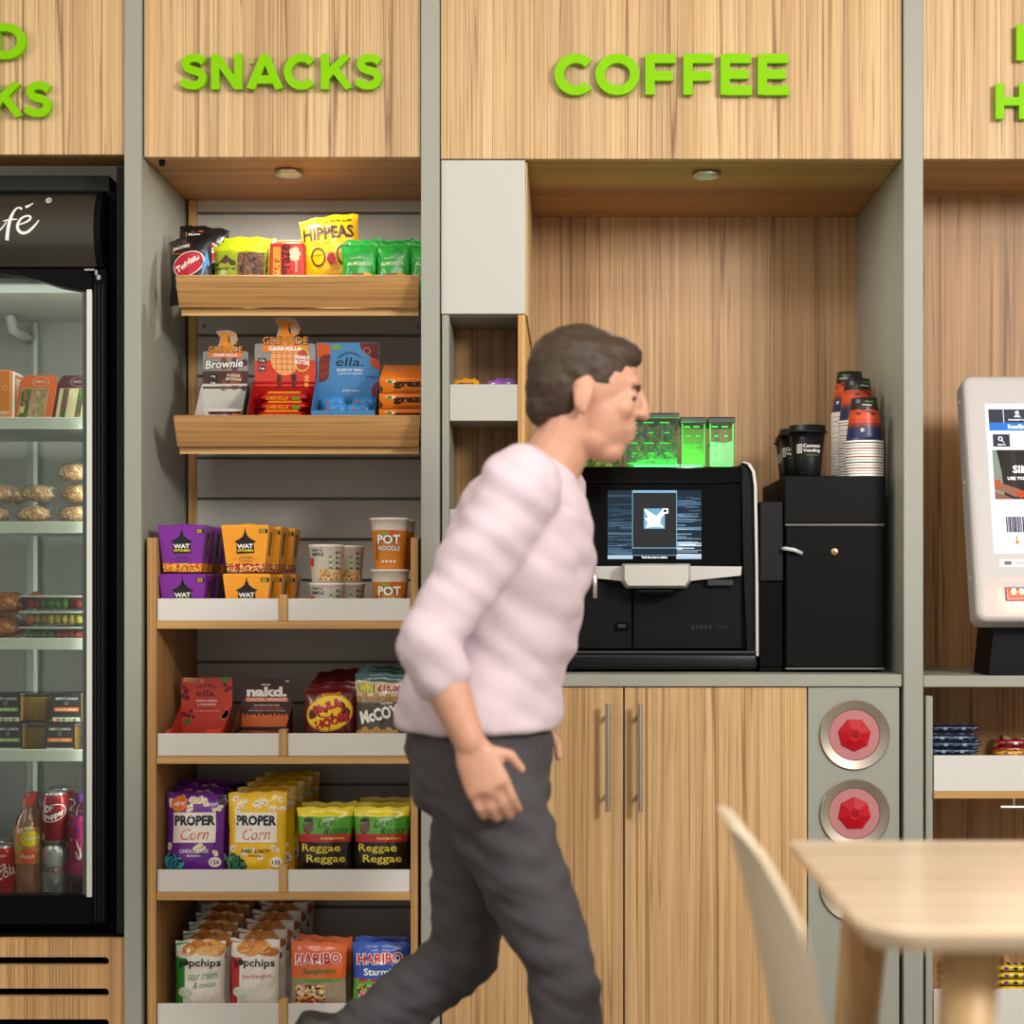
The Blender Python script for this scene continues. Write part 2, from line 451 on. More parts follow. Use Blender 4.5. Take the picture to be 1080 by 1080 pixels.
# puck lights on the soffits
def puck(px, py, Y, yb, lab, watt):
    z = PZ(yb)
    t = thing('puck_light', lab, 'light', (PX(px, Y), Y, z))
    MB().lathe([(.0, 0), (.029, 0), (.031, -.002), (.030, -.009), (.027, -.011), (.023, -.0105)], STEEL, 32).build('rim', t)
    MB().lathe([(.023, -.0105), (.023, -.0085), (0, -.0085)], mat('#DADCCB', .3), 28).build('lens', t)
    l = bpy.data.lights.new('puck_lamp', 'AREA'); l.shape = 'DISK'; l.size = .04; l.energy = watt; l.color = (1, .97, .90)
    lo = bpy.data.objects.new('puck_lamp', l); lo.location = (PX(px, Y), Y, z-.014); COL.objects.link(lo)
puck(305, 178, .12, 165.5, 'round steel puck light under the snack bay soffit', 1.2)
puck(745, 180, .12, 167.5, 'round steel puck light under the coffee bay soffit', 1.6)
single('motion_sensor', MB().cyl((PX(171, .03), .03, PZ(165.5)-.007), .007, .007, BLACK, seg=12).box(PX(168.5, .03), PX(173.5, .03), .025, .034, PZ(165.5)-.012, PZ(165.5)-.006, BLACK, .001),
       'small black sensor at the left corner of the snack soffit', 'sensor', (PX(171, .03), .03, PZ(165.5)))

# ---------------- snack bay back: slatwall with wood upright
Yb = .41
sl = MB(); zt = PZ(212, Yb); pitch = 43.05/S(Yb)
SLAT = mat('#C6C6BE', .5, var=.03, bscale=8)
g0 = PZ(224.5, Yb)
zs = [g0 - i*pitch for i in range(0, 22)]
top = g0 + pitch
for i in range(23):
    z1 = g0+pitch - i*pitch; z0 = z1 - pitch
    if z0 < 0: z0 = .0
    z1 = min(z1-.0035, zt+.03)
    if z1 <= z0: break
    sl.box(PX(207.5, Yb), PX(470, Yb), Yb, Yb+.018, z0+.0025, z1, SLAT, .0015)
sl.box(PX(207.5, Yb), PX(470, Yb), Yb+.012, Yb+.026, 0, zt+.03, mat('#77776F', .6))
for px, py in ((215.5, 344), (442, 345)):
    sl.cyl((PX(px, Yb), Yb-.002, PZ(py, Yb)), .005, .003, mat('#8F9088', .4), 'Y', 12)
single('slatwall_panel', sl, 'grey grooved slatwall behind the snack shelves', 'wall panel', (PX(325, Yb), Yb, 0))
single('wood_upright', MB().box(PX(198.5, .40), PX(207, .40), .40, .44, 0, zt-.0, PLYV, .001), 'narrow oak-look post at the left edge of the slatwall', 'post', (PX(203, .4), .42, 0))
single('backing_board', MB().box(PX(150.5), PX(444.5), .455, .47, 0, zt+.04, mat('#1A1A1A', .8)), 'dark board in the gap behind the wooden post', 'board', (PX(300), .46, 0))

# two wood-fronted display trays
TRW = wood('tray_wood', 'X', light='#D3A56B', mid='#BE8F58', dark='#7C5832', seed=3.3)
def tray(yt, yb_, xl, xr, xlb, xrb, lab):
    ya, yb2 = .025, .065
    zt_, zb = PZ(yt, ya), PZ(yb_, yb2)
    t = thing('display_tray', lab, 'tray', (PX((xl+xr)/2, .05), .06, zb), group=None)
    pa = [(PX(xl, ya), ya, zt_), (PX(xr, ya), ya, zt_), (PX(xrb, yb2), yb2, zb+.018), (PX(xlb, yb2), yb2, zb+.018)]
    th = Vector((0, .016, .006))
    vs = pa + [tuple(Vector(p)+th) for p in pa]
    MB().add(vs, [(0, 3, 2, 1), (4, 5, 6, 7), (0, 1, 5, 4), (1, 2, 6, 5), (2, 3, 7, 6), (3, 0, 4, 7)], TRW).build('fascia', t, world=True)
    xa, xb = PX(xlb, yb2)+.001, PX(xrb, yb2)-.001; y0_, y1_ = yb2+.018, .34; r_ = (y1_-y0_)*TSL; z0_ = zb+.003
    MB().prism([(y0_, z0_), (y1_, z0_+r_), (y1_, z0_+r_+.015), (y0_, z0_+.015)], xa, xb, PLY, 'X').build('shelf_board', t, world=True)
    for x in (xa+.02, xb-.035):
        MB().prism([(y1_-.05, z0_+r_-.05*TSL-.0005), (y1_, z0_+r_-.0005), (Yb-.0005, z0_+r_-.0005), (Yb-.0005, z0_+r_-.04)], x, x+.012, mat('#9A9A94', .4, .6), 'X').build('bracket', t, world=True)
    return z0_+.015
TSL = math.tan(.42)
TZ1 = tray(291.5, 333, 185, 442, 189, 441, 'upper wood-fronted display tray holding nut and puff bags')
TZ2 = tray(440, 479.5, 183, 443, 187, 441.5, 'lower wood-fronted display tray holding protein bar boxes')

# ---------------- lower gondola
GXL, GXR = PX(155), PX(441); gtop = PZ(567)
ud = .39
t = thing('shelf_unit', 'freestanding wooden four-tier shelf unit below the display trays', 'shelf unit', (PX(298), .2, 0))
SIDE = wood('shelf_wood', 'Z', light='#CFA368', mid='#B98B54', dark='#7A5530', seed=6)
for (a, b) in ((155, 164.5), (433, 441)):
    MB().box(PX(a), PX(b), .0, ud, 0, gtop, SIDE, .001).build('side_panel', t, world=True)
tiers = [655, 797.5, 941.5, 1083]
ACR = mat('#D9D6D0', .28, coat=.2)
for k, yt in enumerate(tiers):
    z = PZ(yt)
    MB().box(PX(164.8), PX(432.8), .002, ud, z-.0165, z, PLY, .0008).build('shelf', t, world=True)
    MB().box(PX(294), PX(302.5), .001, .026, z+.0004, z+.056, PLYV if k else PLYV, .0008).build('divider', t, world=True)
    for (a, b) in ((165.2, 293.6), (302.9, 432.4)):
        MB().box(PX(a), PX(b), .006, .011, z+.0004, z+.0475, ACR, .0006).build('tray_front', t, world=True)
MB().box(PX(164.8), PX(432.8), .03, ud, 0.0, .09, BLACKM).build('plinth', t, world=True)
TIER = [PZ(y) for y in tiers]

# ================================================================== COFFEE BAY
D = .57
tw = PZ(711.5)
single('rear_cladding', MB().box(PX(552, D), PX(952), D, D+.018, tw+.0005, PZ(228, D)+.02, wood('niche_wood_shaded', 'Z', light='#CCA67A', mid='#B69066', dark='#6F4F33', seed=9, dens=.9), 0),  # laminate toned down to paint in the shade of the niche
       'wood-grain back panel behind the coffee machine', 'panel', (PX(750, D), D, .9))
# worktop
single('worktop', MB().box(PX(465), PX(951), -.004, .589, PZ(724), tw, GREY, .001), 'grey worktop under the coffee machine', 'worktop', (PX(700), .28, PZ(724)))
# tall grey cabinet left of the machine
t = thing('wall_cabinet', 'grey narrow cabinet with open cubby between header and worktop, left of the coffee machine', 'cabinet', (PX(509), .2, tw))
ct = PZ(168.8); cdz = PZ(331)
MB().box(PX(465.2), PX(554), .0, .018, cdz, ct, mat('#BFBFB6', .45), .0012).build('door', t, world=True)
b = MB()
b.box(PX(466), PX(473.5), .004, D-.01, tw+.0005, cdz-.001, GREY, .0006)
b.box(PX(466), PX(553), .02, D-.01, cdz, ct, GREYD)
b.box(PX(474), PX(546), .019, D-.01, cdz-.003, cdz-.0005, GREYD)
b.box(PX(474), PX(546), .19, .20, tw+.0005, cdz-.004, wood('cubby_wood', 'Z', light='#B08A5C', mid='#94703F', dark='#513a20', seed=12, dens=1.8))
b.build('carcass', t, world=True)
MB().box(PX(546.2), PX(553.8), .004, D-.008, tw+.0005, cdz-.001, PLYV, .0006).build('end_panel', t, world=True)
MB().box(PX(554.0), PX(554.0)+.004, .02, D-.008, cdz, ct, WOODV).build('end_veneer', t, world=True)
for (ya, yb_) in ((405, 443.5), (537, 577), (660, 700)):
    q = MB().box(PX(474), PX(546), .006, .014, PZ(yb_), PZ(ya), mat('#B9B8B0', .45), .0008)
    q.box(PX(474), PX(546), .015, .189, PZ(yb_), PZ(yb_)+.012, GREYD)
    q.build('shelf_tray', t, world=True)
CUB = PZ(443.5)+.012
# base cabinet
t = thing('base_cabinet', 'wood-grain double-door cabinet under the coffee machine worktop', 'cabinet', (PX(660), .28, 0))
MB().box(PX(466), PX(850), .02, D, .0, PZ(725), GREYD).build('carcass', t, world=True)
for (a, b_, hx, sd) in ((465.8, 657, 641, 14), (659, 851, 675, 17)):
    d = MB().box(PX(a), PX(b_), .0, .018, .1, PZ(725.2), wood('door_wood', 'Z', light='#DAB683', mid='#CCA473', dark='#84603A', seed=sd, dens=.9), .0008).build('door', t, world=True)
    h = MB(); x = PX(hx, -.035)
    h.cyl((x, -.036, PZ(856, -.036)), .0055, PZ(742, -.036)-PZ(856, -.036), STEEL, 'Z', 16)
    for py in (757, 841):
        h.cyl((x, -.036, PZ(py, -.036)), .0045, .036, STEEL, 'Y', 12)
    o = h.build('handle', d); 
    o.location = (-t.location[0], -t.location[1], -t.location[2])
    o['label'] = 'long brushed steel bar handle'
# grey panel with three cup-recycling ports
t = thing('port_panel', 'grey panel with round steel rimmed cup ports, right of the wooden cabinet doors', 'panel', (PX(900), .01, 0))
MB().box(PX(852.3), PX(948.5), .0, .018, .0, PZ(725.2), GREY, .0008).build('board', t, world=True)
MB().box(PX(948.7), PX(951.6), .02, .03, .0, PZ(725.2), BLACK).build('shadow_gap_strip', t, world=True)
RED = mat('#B40016', .5, spec=.3)
PINK = mat('#BC7A7C', .35, coat=.3)
for k, (cx, cy) in enumerate(((901, 775), (901, 858), (901, 935))):
    c = (PX(cx), 0, PZ(cy))
    r = MB().lathe([(.0725, -.0005), (.0735, -.005), (.072, -.0062), (.0545, -.0030), (.053, -.0005)], mat('#BDB2A2', .32, 1), 64, c, 'Y', False).build('steel_rim', t, world=True)
    q = MB().lathe([(.053, -.001), (0.0, -.001)], PINK if k < 2 else mat('#C9B5AC', .35, coat=.3), 48, c, 'Y')
    o = q.build('membrane', t, world=True); o['label'] = 'pale pink disc inside the rim' if k < 2 else 'pale disc inside the rim'
    if k < 2:
        n = 7; a0 = R(12 if k == 0 else 40); pr = []
        vs = [(c[0]+rr*math.cos(a0+2*PI*i/n), yy, c[2]+rr*math.sin(a0+2*PI*i/n)) for rr, yy in ((.0355, -.0015), (.0345, -.004), (.012, -.009), (.010, -.0085)) for i in range(n)]
        fs = [(j*n+i, j*n+(i+1) % n, (j+1)*n+(i+1) % n, (j+1)*n+i) for j in range(3) for i in range(n)] + [tuple(range(3*n, 4*n))]
        m_ = MB().add(vs, fs, RED)
        for dx, dz, w_, h_ in ((-.004, .001, .003, .004), (.003, .004, .002, .006), (.004, -.003, .004, .003), (-.001, -.004, .004, .002)):
            m_.box(c[0]+dx-w_/2, c[0]+dx+w_/2, -.0098, -.0088, c[2]+dz-h_/2, c[2]+dz+h_/2, mat('#4A0008', .8))
        m_.build('red_cap', t, world=True)
# ================================================================== CHECKOUT BAY (right)
D2 = .34
single('rear_cladding', MB().box(PX(973), PX(1290), D2, D2+.018, .0, PZ(205, D2)+.03, wood('right_wood_shaded', 'Z', light='#BE9263', mid='#A67C50', dark='#5F4228', seed=21), 0),  # same laminate in darker tones, the bay's shade put into the colour
       'wood-grain back panel with shade in its colour behind the checkout screen', 'panel', (PX(1100), D2, 0))
single('worktop', MB().box(PX(973.5), PX(1290), -.004, D2-.001, PZ(724.5), PZ(712.5), GREY, .001), 'grey worktop under the checkout screen', 'worktop', (PX(1130), .17, PZ(724)))
single('upright_board', MB().box(PX(977.5), PX(984.8), .01, D2-.001, 0, PZ(734.5), GREY, .0008), 'thin grey side panel in the open bay below the checkout', 'panel', (PX(981), .17, 0))
def wshelf(yt, yb_, lab, hy):
    z = PZ(yb_)
    t = thing('drawer_shelf', lab, 'drawer', (PX(1100), .17, z-.016))
    MB().box(PX(985.2), PX(1290), .003, D2-.002, z-.015, z, PLY, .0008).build('shelf_board', t, world=True)
    MB().box(PX(985.6), PX(1290), .006, .011, z+.0003, PZ(yt), ACR, .0006).build('tray_front', t, world=True)
    MB().prism([(.18, z+.001), (.30, z+.001), (.30, z+.095), (.27, z+.095), (.18, z+.03)], PX(1066, .2), PX(1066, .2)+.012, PLYV, 'X').build('divider', t, world=True)
    h = MB().cyl((PX(1055, -.02), -.022, PZ(851, -.02)-(PZ(835)-z)), .0035, .17, STEEL, 'X', 12)
    h.cyl((PX(1069, -.02), -.022, PZ(851, -.02)-(PZ(835)-z)), .003, PZ(842)-PZ(851), STEEL, 'Z', 10)
    h.build('handle', t, world=True)
    return z
RZ1 = wshelf(797, 835, 'pull-out shelf with white front holding blue and red bar packs', 851)
RZ2 = wshelf(1044, 1082, 'lower pull-out shelf with white front behind the table legs', 1097)
# ================================================================== FRIDGE BAY (left)
single('rear_board', MB().box(PX(-170), PX(132), .70, .715, 0, PZ(150), mat('#0D0D0C', .8)), 'black board behind the drinks fridge', 'board', (PX(0), .7, 0))
single('side_lining', MB().box(PX(119), PX(131.8), .03, .69, PZ(988), PZ(172), mat('#0E0E0D', .85, bump=.8, bscale=200), 0), 'rough black lining between the fridge and the partition', 'lining', (PX(125), .3, PZ(988)))
b = MB(); z0, z1 = .0, PZ(990); x0, x1 = PX(-170), PX(131.8)
VW = wood('vent_wood', 'Z', seed=31, light='#D3A974', mid='#C0935F', dark='#6b4c30')
ys = [(1009.5, 1018), (1042.5, 1051), (1075, 1083.5), (1108, 1116)]
prev = z1
for (a, c_) in ys:
    b.box(x0, x1, .0, .018, PZ(a), prev, VW); zc, r_ = PZ((a+c_)/2), (PZ(a)-PZ(c_))/2
    # rounded slot end
    xe = PX(115)-r_
    pts = [(xe+r_*math.cos(q), zc+r_*math.sin(q)) for q in [R(90-180*i/10) for i in range(11)]] + [(x1, PZ(c_)), (x1, PZ(a))]
    b.prism(pts, .0, .018, VW); prev = PZ(c_)
b.box(x0, x1, .0, .018, 0, prev, VW)
single('vent_plinth', b, 'wood-grain plinth panel with black vent slots under the fridge', 'panel', (PX(0), 0, 0))
single('vent_box', MB().box(x0, x1, .06, .68, 0, z1-.002, BLACKM), 'black box seen through the vent slots under the fridge', 'box', (PX(0), .3, 0))
# ================================================================== PRODUCTS: builders
K_ = '#141414'; W_ = '#F2EEE6'
def bag(W, H, T, base, seed=0, front=None, nu=18, nv=26, crimp=.07, waist=.05, topmat=None, puff=1.0):
    """pillow pack, origin at bottom centre, front towards -Y.  front(u, v) may pick a material per facet"""
    def hw(v): b = v/H; return W/2*(1-waist*math.sin(PI*b)) 
    def th(u, v):
        a = min(1, abs(u)/hw(v)); b = (2*v/H-1); bb = min(1, abs(b)/(1-crimp))
        p = (max(0, 1-a**2.4))**.6*(max(0, 1-bb**3.2))**.75
        q = noise.noise(Vector((u*38+seed, v*30, seed*2.3)))*.0045*p**.5 + noise.noise(Vector((u*95, v*60+seed, seed)))*.0022
        q += .0012*math.sin(u*420+seed)*bb**5
        return T/2*p*puff + q*(.4+.6*p) + .0012
    rd = random.Random(seed*17+3); k1, k2, k3, k4 = [rd.uniform(-1, 1) for _ in range(4)]
    def warp(u, y, v):
        a = u/(W/2); b = v/H
        x = u + W*.012*noise.noise(Vector((a*.9+seed, v*28, 1.7)))*abs(a)
        e = max(0, b-.80)/.2
        z = v + e*(.0045*k1*a + .006*k2*a*a - .004*abs(k3)*(a*k4 > .55)) + e*.0016*math.sin(a*9+seed)
        return (x, y - e*e*.006*k2, z)
    def sf(u, v, lay): return warp(u, -th(u, v)-.00055-.0003*lay, v)
    mb = MB(); vs = []
    for j in range(nv+1):
        v = H*j/nv
        for i in range(nu+1):
            u = hw(v)*(2*i/nu-1)
            vs.append(warp(u, -th(u, v), v))
    nb = len(vs)
    for j in range(nv+1):
        v = H*j/nv
        for i in range(nu+1):
            u = hw(v)*(2*i/nu-1)
            vs.append(warp(u, th(u, v)*(.55 if 0 < i < nu else -1), v))
    fs = []; ms = []
    for j in range(nv):
        for i in range(nu):
            a = j*(nu+1)+i
            fs.append((a, a+1, a+nu+2, a+nu+1))
            v = H*(j+.5)/nv; u = hw(v)*(2*(i+.5)/nu-1)
            m_ = front(u, v) if front else None
            ms.append(m_ or base)
            fs.append((nb+a+1, nb+a, nb+a+nu+1, nb+a+nu+2)); ms.append(base)
    mb.add(vs, fs, ms, True)
    return mb, sf
def fin(mb, name, label_part=None):
    root = bpy.data.objects.new(name, None)
def foil(h, rough=.28, bump=.0): return mat(h, rough, 0, .5, 0, .25, 40, .25)
def card(h, rough=.38): return mat(h, rough, 0, .5)
def ink(h): return mat(h, .45)
def single_kind(name, mb, cat, group): return Kind(mb.build(name), cat, group)
def blob(cu, cv, r, n=9, seed=1, jit=.3, sx=1, sy=1):
    rd = random.Random(seed)
    return [(cu+sx*r*(1-jit*rd.random())*math.cos(2*PI*i/n), cv+sy*r*(1-jit*rd.random())*math.sin(2*PI*i/n)) for i in range(n)]
def rbox_sf(y): return plane_sf(y)

# ---------------------------------------------------------------- noodle boxes
def noodle_box(name, main, hi, food, line1, group):
    W1, W0, H, Dp = .1005, .079, .0995, .088
    mb = MB(); m1 = mat(main, .3, coat=.3)
    def ring(z, w, d): return [(-w/2, -d/2, z), (w/2, -d/2, z), (w/2, d/2, z), (-w/2, d/2, z)]
    vs = ring(0, W0, Dp*.8) + ring(H-.003, W1, Dp) + ring(H, W1-.004, Dp-.004)
    fs = [(0, 3, 2, 1)] + [(i, (i+1) % 4, 4+(i+1) % 4, 4+i) for i in range(4)] + [(4+i, 4+(i+1) % 4, 8+(i+1) % 4, 8+i) for i in range(4)]
    mb.add(vs, fs, m1); mb.add(ring(H, W1-.004, Dp-.004), [(0, 1, 2, 3)], mat(K_, .4))
    mb.box(-.014, .014, -.02, .02, H, H+.003, m1, .001)
    hd = (Dp-Dp*.8)/2/(H-.003)
    def sf(u, v, lay): return (u, -Dp*.4-hd*v-.0004*lay, v)
    def sfr(u, v, lay):                      # right side face, u runs backwards
        k = (W1-W0)/2/(H-.003); return (W0/2+k*v+.0004*lay, u, v)
    kk = (W1-W0)/2/(H-.003)
    fm = chunks(food, 420, .5, bump=.2)
    mb.mark(sf, [(-W0/2, .0), (W0/2, 0), (W0/2+kk*.018, .018), (-W0/2-kk*.018, .018)], fm)
    mb.mark(sfr, [(-Dp*.4, 0), (Dp*.4, 0), (Dp*.4+.002, .018), (-Dp*.4-.002, .018)], fm)
    # lattice pattern
    L = mat(hi, .3, coat=.3)
    for i in range(-6, 7):
        for j in range(8):
            u = i*.0072+(j % 2)*.0036; v = .024+j*.0095
            if abs(u) < W0/2+kk*v-.006 and v < H-.008:
                mb.mark(sf, [(u-.0035, v), (u, v-.0042), (u+.0035, v), (u, v+.0042)], L, .4)
                mb.mark(sf, [(u-.0025, v), (u, v-.003), (u+.0025, v), (u, v+.003)], m1, .8)
    k = mat(K_, .4)
    mb.mark(sf, [(-.019, .038), (.019, .040), (.018, .062), (.024, .0645), (.012, .070), (.004, .077), (-.004, .077), (-.012, .070), (-.024, .0645), (-.0185, .062)], k, 1.5)
    mb.mark(sf, [(-.004, .076), (-.002, .083), (-.0005, .092), (.0005, .092), (.002, .083), (.004, .076)], k, 1.5)
    mb.mark(sf, [(-.005, .079), (.005, .079), (.003, .081), (-.003, .081)], k, 1.5)
    mb.text(sf, 'WAT', -.0005, .0545, .0095, ink(W_), .034, 2.5, .03, .04)
    mb.text(sf, 'KITCHEN', 0, .0455, .0052, ink('#E8D020'), .033, 2.5, 0, .04)
    mb.text(sf, line1, 0, .031, .0028, ink('#2a1220'), .028, 1.5, 0, .02)
    mb.text(sf, 'IN A SMOKY SWEET SAUCE', 0, .0268, .0016, ink('#2a1220'), .05, 1.5, 0, .01)
    mb.text(sf, 'NOODLES', 0, .0225, .0024, ink('#2a1220'), .026, 1.5, 0, .02)
    mb.mark(sf, [(.030, .082), (.0475, .082), (.0475, .091), (.030, .091)], k, 1.5)
    for q in range(2): mb.mark(sf, [(.032, .083+q*.004), (.043, .083+q*.004), (.043, .0855+q*.004), (.032, .0855+q*.004)], ink('#C8B030'), 2.5)
    mb.mark(sfr, [(-.008, .035), (.012, .035), (.012, .085), (-.008, .085)], k, 1)
    mb.text(sfr, 'WAT', .002, .058, .008, ink('#C8B030'), .03, 2, PI/2)
    return single_kind(name, mb, 'food box', group)

def cup(name, cat, group, prof, decals, lid=None, seg=28):
    mb = MB(); mb.lathe([p for p in prof], prof[0][2], seg)
    H = prof[-1][1]
    def rad(v):
        for a, b in zip(prof, prof[1:]):
            if a[1] <= v <= b[1] and b[1] > a[1]: return a[0]+(b[0]-a[0])*(v-a[1])/(b[1]-a[1])
        return prof[-1][0]
    def sf(u, v, lay):
        r = rad(v)+.0003*lay+.0006; a = -PI/2+u/rad(v); return (r*math.cos(a), r*math.sin(a), v)
    decals(mb, sf)
    return Kind(mb.build(name), cat, group)

def carton(mb, w, d, h, base, x=0, y=0, z=0, b=.0008): mb.box(x-w/2, x+w/2, y-d/2, y+d/2, z, z+h, base, b)

def bar_mesh(L, Wd, Hh, base, seed=0, decals=None):
    """flow-wrapped bar lying along X with crimped ends; top/front surfaces"""
    mb = MB(); n = 16; pr = []
    for i in range(n+1):
        u = L*(i/n-.5); e = abs(2*i/n-1)
        s = 1 if e < .82 else max(.10, (1-e)/.18*.8)
        pr.append((u, s))
    vs = []; k = 12
    for u, s in pr:
        for q in range(k):
            a = 2*PI*q/k; c, sn = math.cos(a), math.sin(a)
            yy = Wd/2*math.copysign(abs(c)**.6, c)*(1 if s > .5 else 1.02)
            zz = Hh/2*math.copysign(abs(sn)**.6, sn)*s
            zz += noise.noise(Vector((u*60, yy*60, seed)))*.0012
            vs.append((u, yy, Hh/2+zz))
    fs = [(j*k+q, j*k+(q+1) % k, (j+1)*k+(q+1) % k, (j+1)*k+q) for j in range(n) for q in range(k)] + [tuple(range(k-1, -1, -1)), tuple(range(n*k, n*k+k))]
    mb.add(vs, fs, base, True)
    sf = lambda u, v, lay: (u, -Wd/2-.0008-.0003*lay, Hh/2+v)     # front edge face
    st = lambda u, v, lay: (u, v, Hh+.0008+.0003*lay)             # top face
    if decals: decals(mb, sf, st)
    return mb

# ================================================================== TIER 1: noodle boxes and cups
z1 = TIER[0]; Hn = .0995
NG = 'noodle boxes on the top tier of the wooden shelf unit'
kp = noodle_box('noodle_box', '#7A1F96', '#8A30A4', ['#E8A020', '#C84010', '#F0C040', '#8A2008', '#F08020'], 'CHICKEN', NG)
ko = noodle_box('noodle_box', '#F2A01E', '#E08C14', ['#C83018', '#E8B060', '#A01810', '#F0D080', '#701008'], 'CHICKEN', NG)
ordn = ['front', 'second from the front', 'third from the front', 'rearmost']
for lev in range(2):
    for r in range(3):
        kp.put(PX([197, 195.5][lev], .06)+r*.003, .064+r*.098, z1+lev*Hn*1.04+.0005, 'purple noodle box, %s in the %s row left of the orange boxes' % (['front', 'middle', 'rearmost'][r], ['lower', 'upper'][lev]), rz=[.02, -.03, .04][r]*(1 if lev else -.5))
    for r in range(3):
        ko.put(PX([263.5, 262][lev], .06)+r*.012, .064+r*.098, z1+lev*Hn*1.04+.0005, 'orange noodle box, %s in the %s row between purple boxes and cups' % (['front', 'middle', 'rearmost'][r], ['lower', 'upper'][lev]), rz=[.01, -.02, .01][r])
CW = mat('#E9E2D3', .35); RD = ink('#C8202C')
def porr(mb, sf):
    mb.patch(sf, -.012, .038, .0035, .028, chunks(['#C89850', '#E0B878', '#A87030', '#F0DDB0'], 300, .6, bump=.2), 1, 8, 3)
    mb.mark(sf, [(-.037, .034), (-.026, .034), (-.024, .05), (-.037, .052)], RD)
    mb.text(sf, 'WHAT A', -.017, .068, .0062, ink('#26385A'), .026, 2)
    mb.text(sf, 'SIMPLE', -.016, .059, .0068, ink('#26385A'), .030, 2)
    mb.mark(sf, [(-.006, .0745), (.012, .069), (.032, .0745)], RD)
    for q in range(4): mb.disc(sf, .028, .063-q*.011, .0028, .0028, ink('#2D3A52'), 2, 10); mb.patch(sf, .033, .04, .061-q*.011, .063-q*.011, ink('#555555'), 2, 2, 1)
    for q in range(6): mb.patch(sf, .010, .016, .022+q*.006, .0265+q*.006, ink('#58A838' if q % 2 else '#D8E0C0'), 2, 2, 1)
kc = cup('porridge_cup', 'food cup', 'cream cups on the top tier of the wooden shelf unit',
         [(.029, 0, CW), (.031, .002, CW), (.0365, .074, CW), (.0385, .0755, CW), (.0385, .0795, mat('#D8D2C6', .3)), (.036, .0805, mat('#B9B4A8', .3, .5)), (0, .0795, CW)], porr)
for lev in range(2):
    for r in range(2):
        kc.put(PX([345, 343.5][lev], .055)+.034*r+.002*lev, .052+r*.085, z1+.0005+lev*.0815, 'cream cereal cup with red lid flash, %s, %s one' % (['lower layer', 'upper layer'][lev], ['front', 'rear'][r]), rz=-.05*r)
PC = mat('#E8DCD0', .35); PO = mat('#E08A2C', .35)
def pot(mb, sf):
    mb.text(sf, 'POT', -.002, .063, .021, ink('#5a1a10'), .052, 1.2, 0, .12); mb.text(sf, 'POT', -.002, .063, .020, ink(W_), .050, 2, 0, .04)
    mb.text(sf, 'NOODLE', -.001, .044, .0115, ink('#5a1a10'), .050, 1.2, 0, .10); mb.text(sf, 'NOODLE', -.001, .044, .0105, ink(W_), .048, 2, 0, .03)
    for q in range(4): mb.disc(sf, -.014+q*.008, .016, .003, .003, ink(W_), 2, 10)
    mb.disc(sf, .025, .066, .006, .006, ink('#D06A18'), 1, 12)
    mb.mark(sf, blob(-.012, .076, .009, 9, 3, .3, 1.2, .5), ink('#8A9A30'), 1); mb.mark(sf, blob(.008, .078, .008, 9, 4, .3, 1.3, .5), ink('#C8541A'), 1)
    mb.patch(sf, -.034, -.026, .02, .06, ink('#B05818'), 1, 2, 4)
kn = cup('noodle_cup', 'food cup', 'orange noodle cups on the top tier of the wooden shelf unit',
         [(.030, 0, PO), (.0315, .003, PO), (.0385, .082, PO), (.0388, .0825, PC), (.0395, .103, PC), (.0425, .104, PC), (.0425, .108, PC), (.040, .109, PC), (0, .108, PC)], pot)
for lev in range(2):
    for r in range(2):
        if r == 1 and lev == 0: continue
        kn.put(PX([411.5, 411][lev], .05)+.006*r*1, .05+r*.09, z1+.0005+(lev)*.1095 - .0*lev, 'orange instant noodle cup, ' + [['bottom of the front stack', 'x'], ['top of the front stack', 'standing behind the front stack']][lev][r] if r == 0 else 'orange instant noodle cup behind the front stack', rz=.1)
# ================================================================== TIER 2
z2 = TIER[1]
def display_carton(w, hcard, d, htray, cardm, inm, top=None):
    """open counter display carton: raised back card, sloping sides, low front; returns mesh and card surface"""
    mb = MB()
    yb = d/2
    mb.box(-w/2, w/2, yb-.0015, yb, 0, hcard, cardm)
    for s in (-1, 1):
        mb.prism([(-d/2, 0), (yb-.0016, 0), (yb-.0016, hcard*.62), (-d/2, htray)], s*w/2-(.0012 if s > 0 else 0), s*w/2+(.0012 if s < 0 else 0), cardm, 'X', inm)
    mb.box(-w/2+.0013, w/2-.0013, -d/2, -d/2+.0012, 0, htray, cardm)
    mb.box(-w/2+.0013, w/2-.0013, -d/2+.0013, yb-.0016, 0, .0015, inm)
    return mb
def header_sf(y, z=0): return lambda u, v, lay: (u, y-.0004*lay, v+z)
# orange-red fruit-ball carton
def leaf(u, v, l, a): 
    return [(u+l*t*math.cos(a)-s*math.sin(a)*l*.28*math.sin(PI*t), v+l*t*math.sin(a)+s*math.cos(a)*l*.28*math.sin(PI*t)) for t, s in [(q/6, 1) for q in range(7)]+[(q/6, -1) for q in range(5, 0, -1)]]
OR = card('#C8402A')
mb = display_carton(.112, .158, .11, .042, OR, card('#B83A26'))
sf = header_sf(.0535)
for (u, v, r) in ((-.045, .128, .006), (-.052, .118, .005), (-.043, .114, .006), (-.05, .137, .004), (.04, .142, .005), (.05, .135, .005), (.043, .13, .004), (-.04, .075, .005), (-.05, .078, .006), (-.03, .072, .004), (-.035, .084, .004)):
    mb.disc(sf, u, v, r, r, ink('#6A1030'), 1, 14)
mb.mark(sf, leaf(.03, .155, .024, -.1), ink('#4E8A3A')); mb.mark(sf, leaf(-.052, .056, .022, .5), ink('#3F7A3A'))
for i in range(9): mb.mark(sf, leaf(.028+.002*i, .070, .018, .2+i*.18), ink('#F0B888')) ; mb.mark(sf, leaf(-.05+.004*i, .148, .012, 1.2-.1*i), ink('#F0C088'))
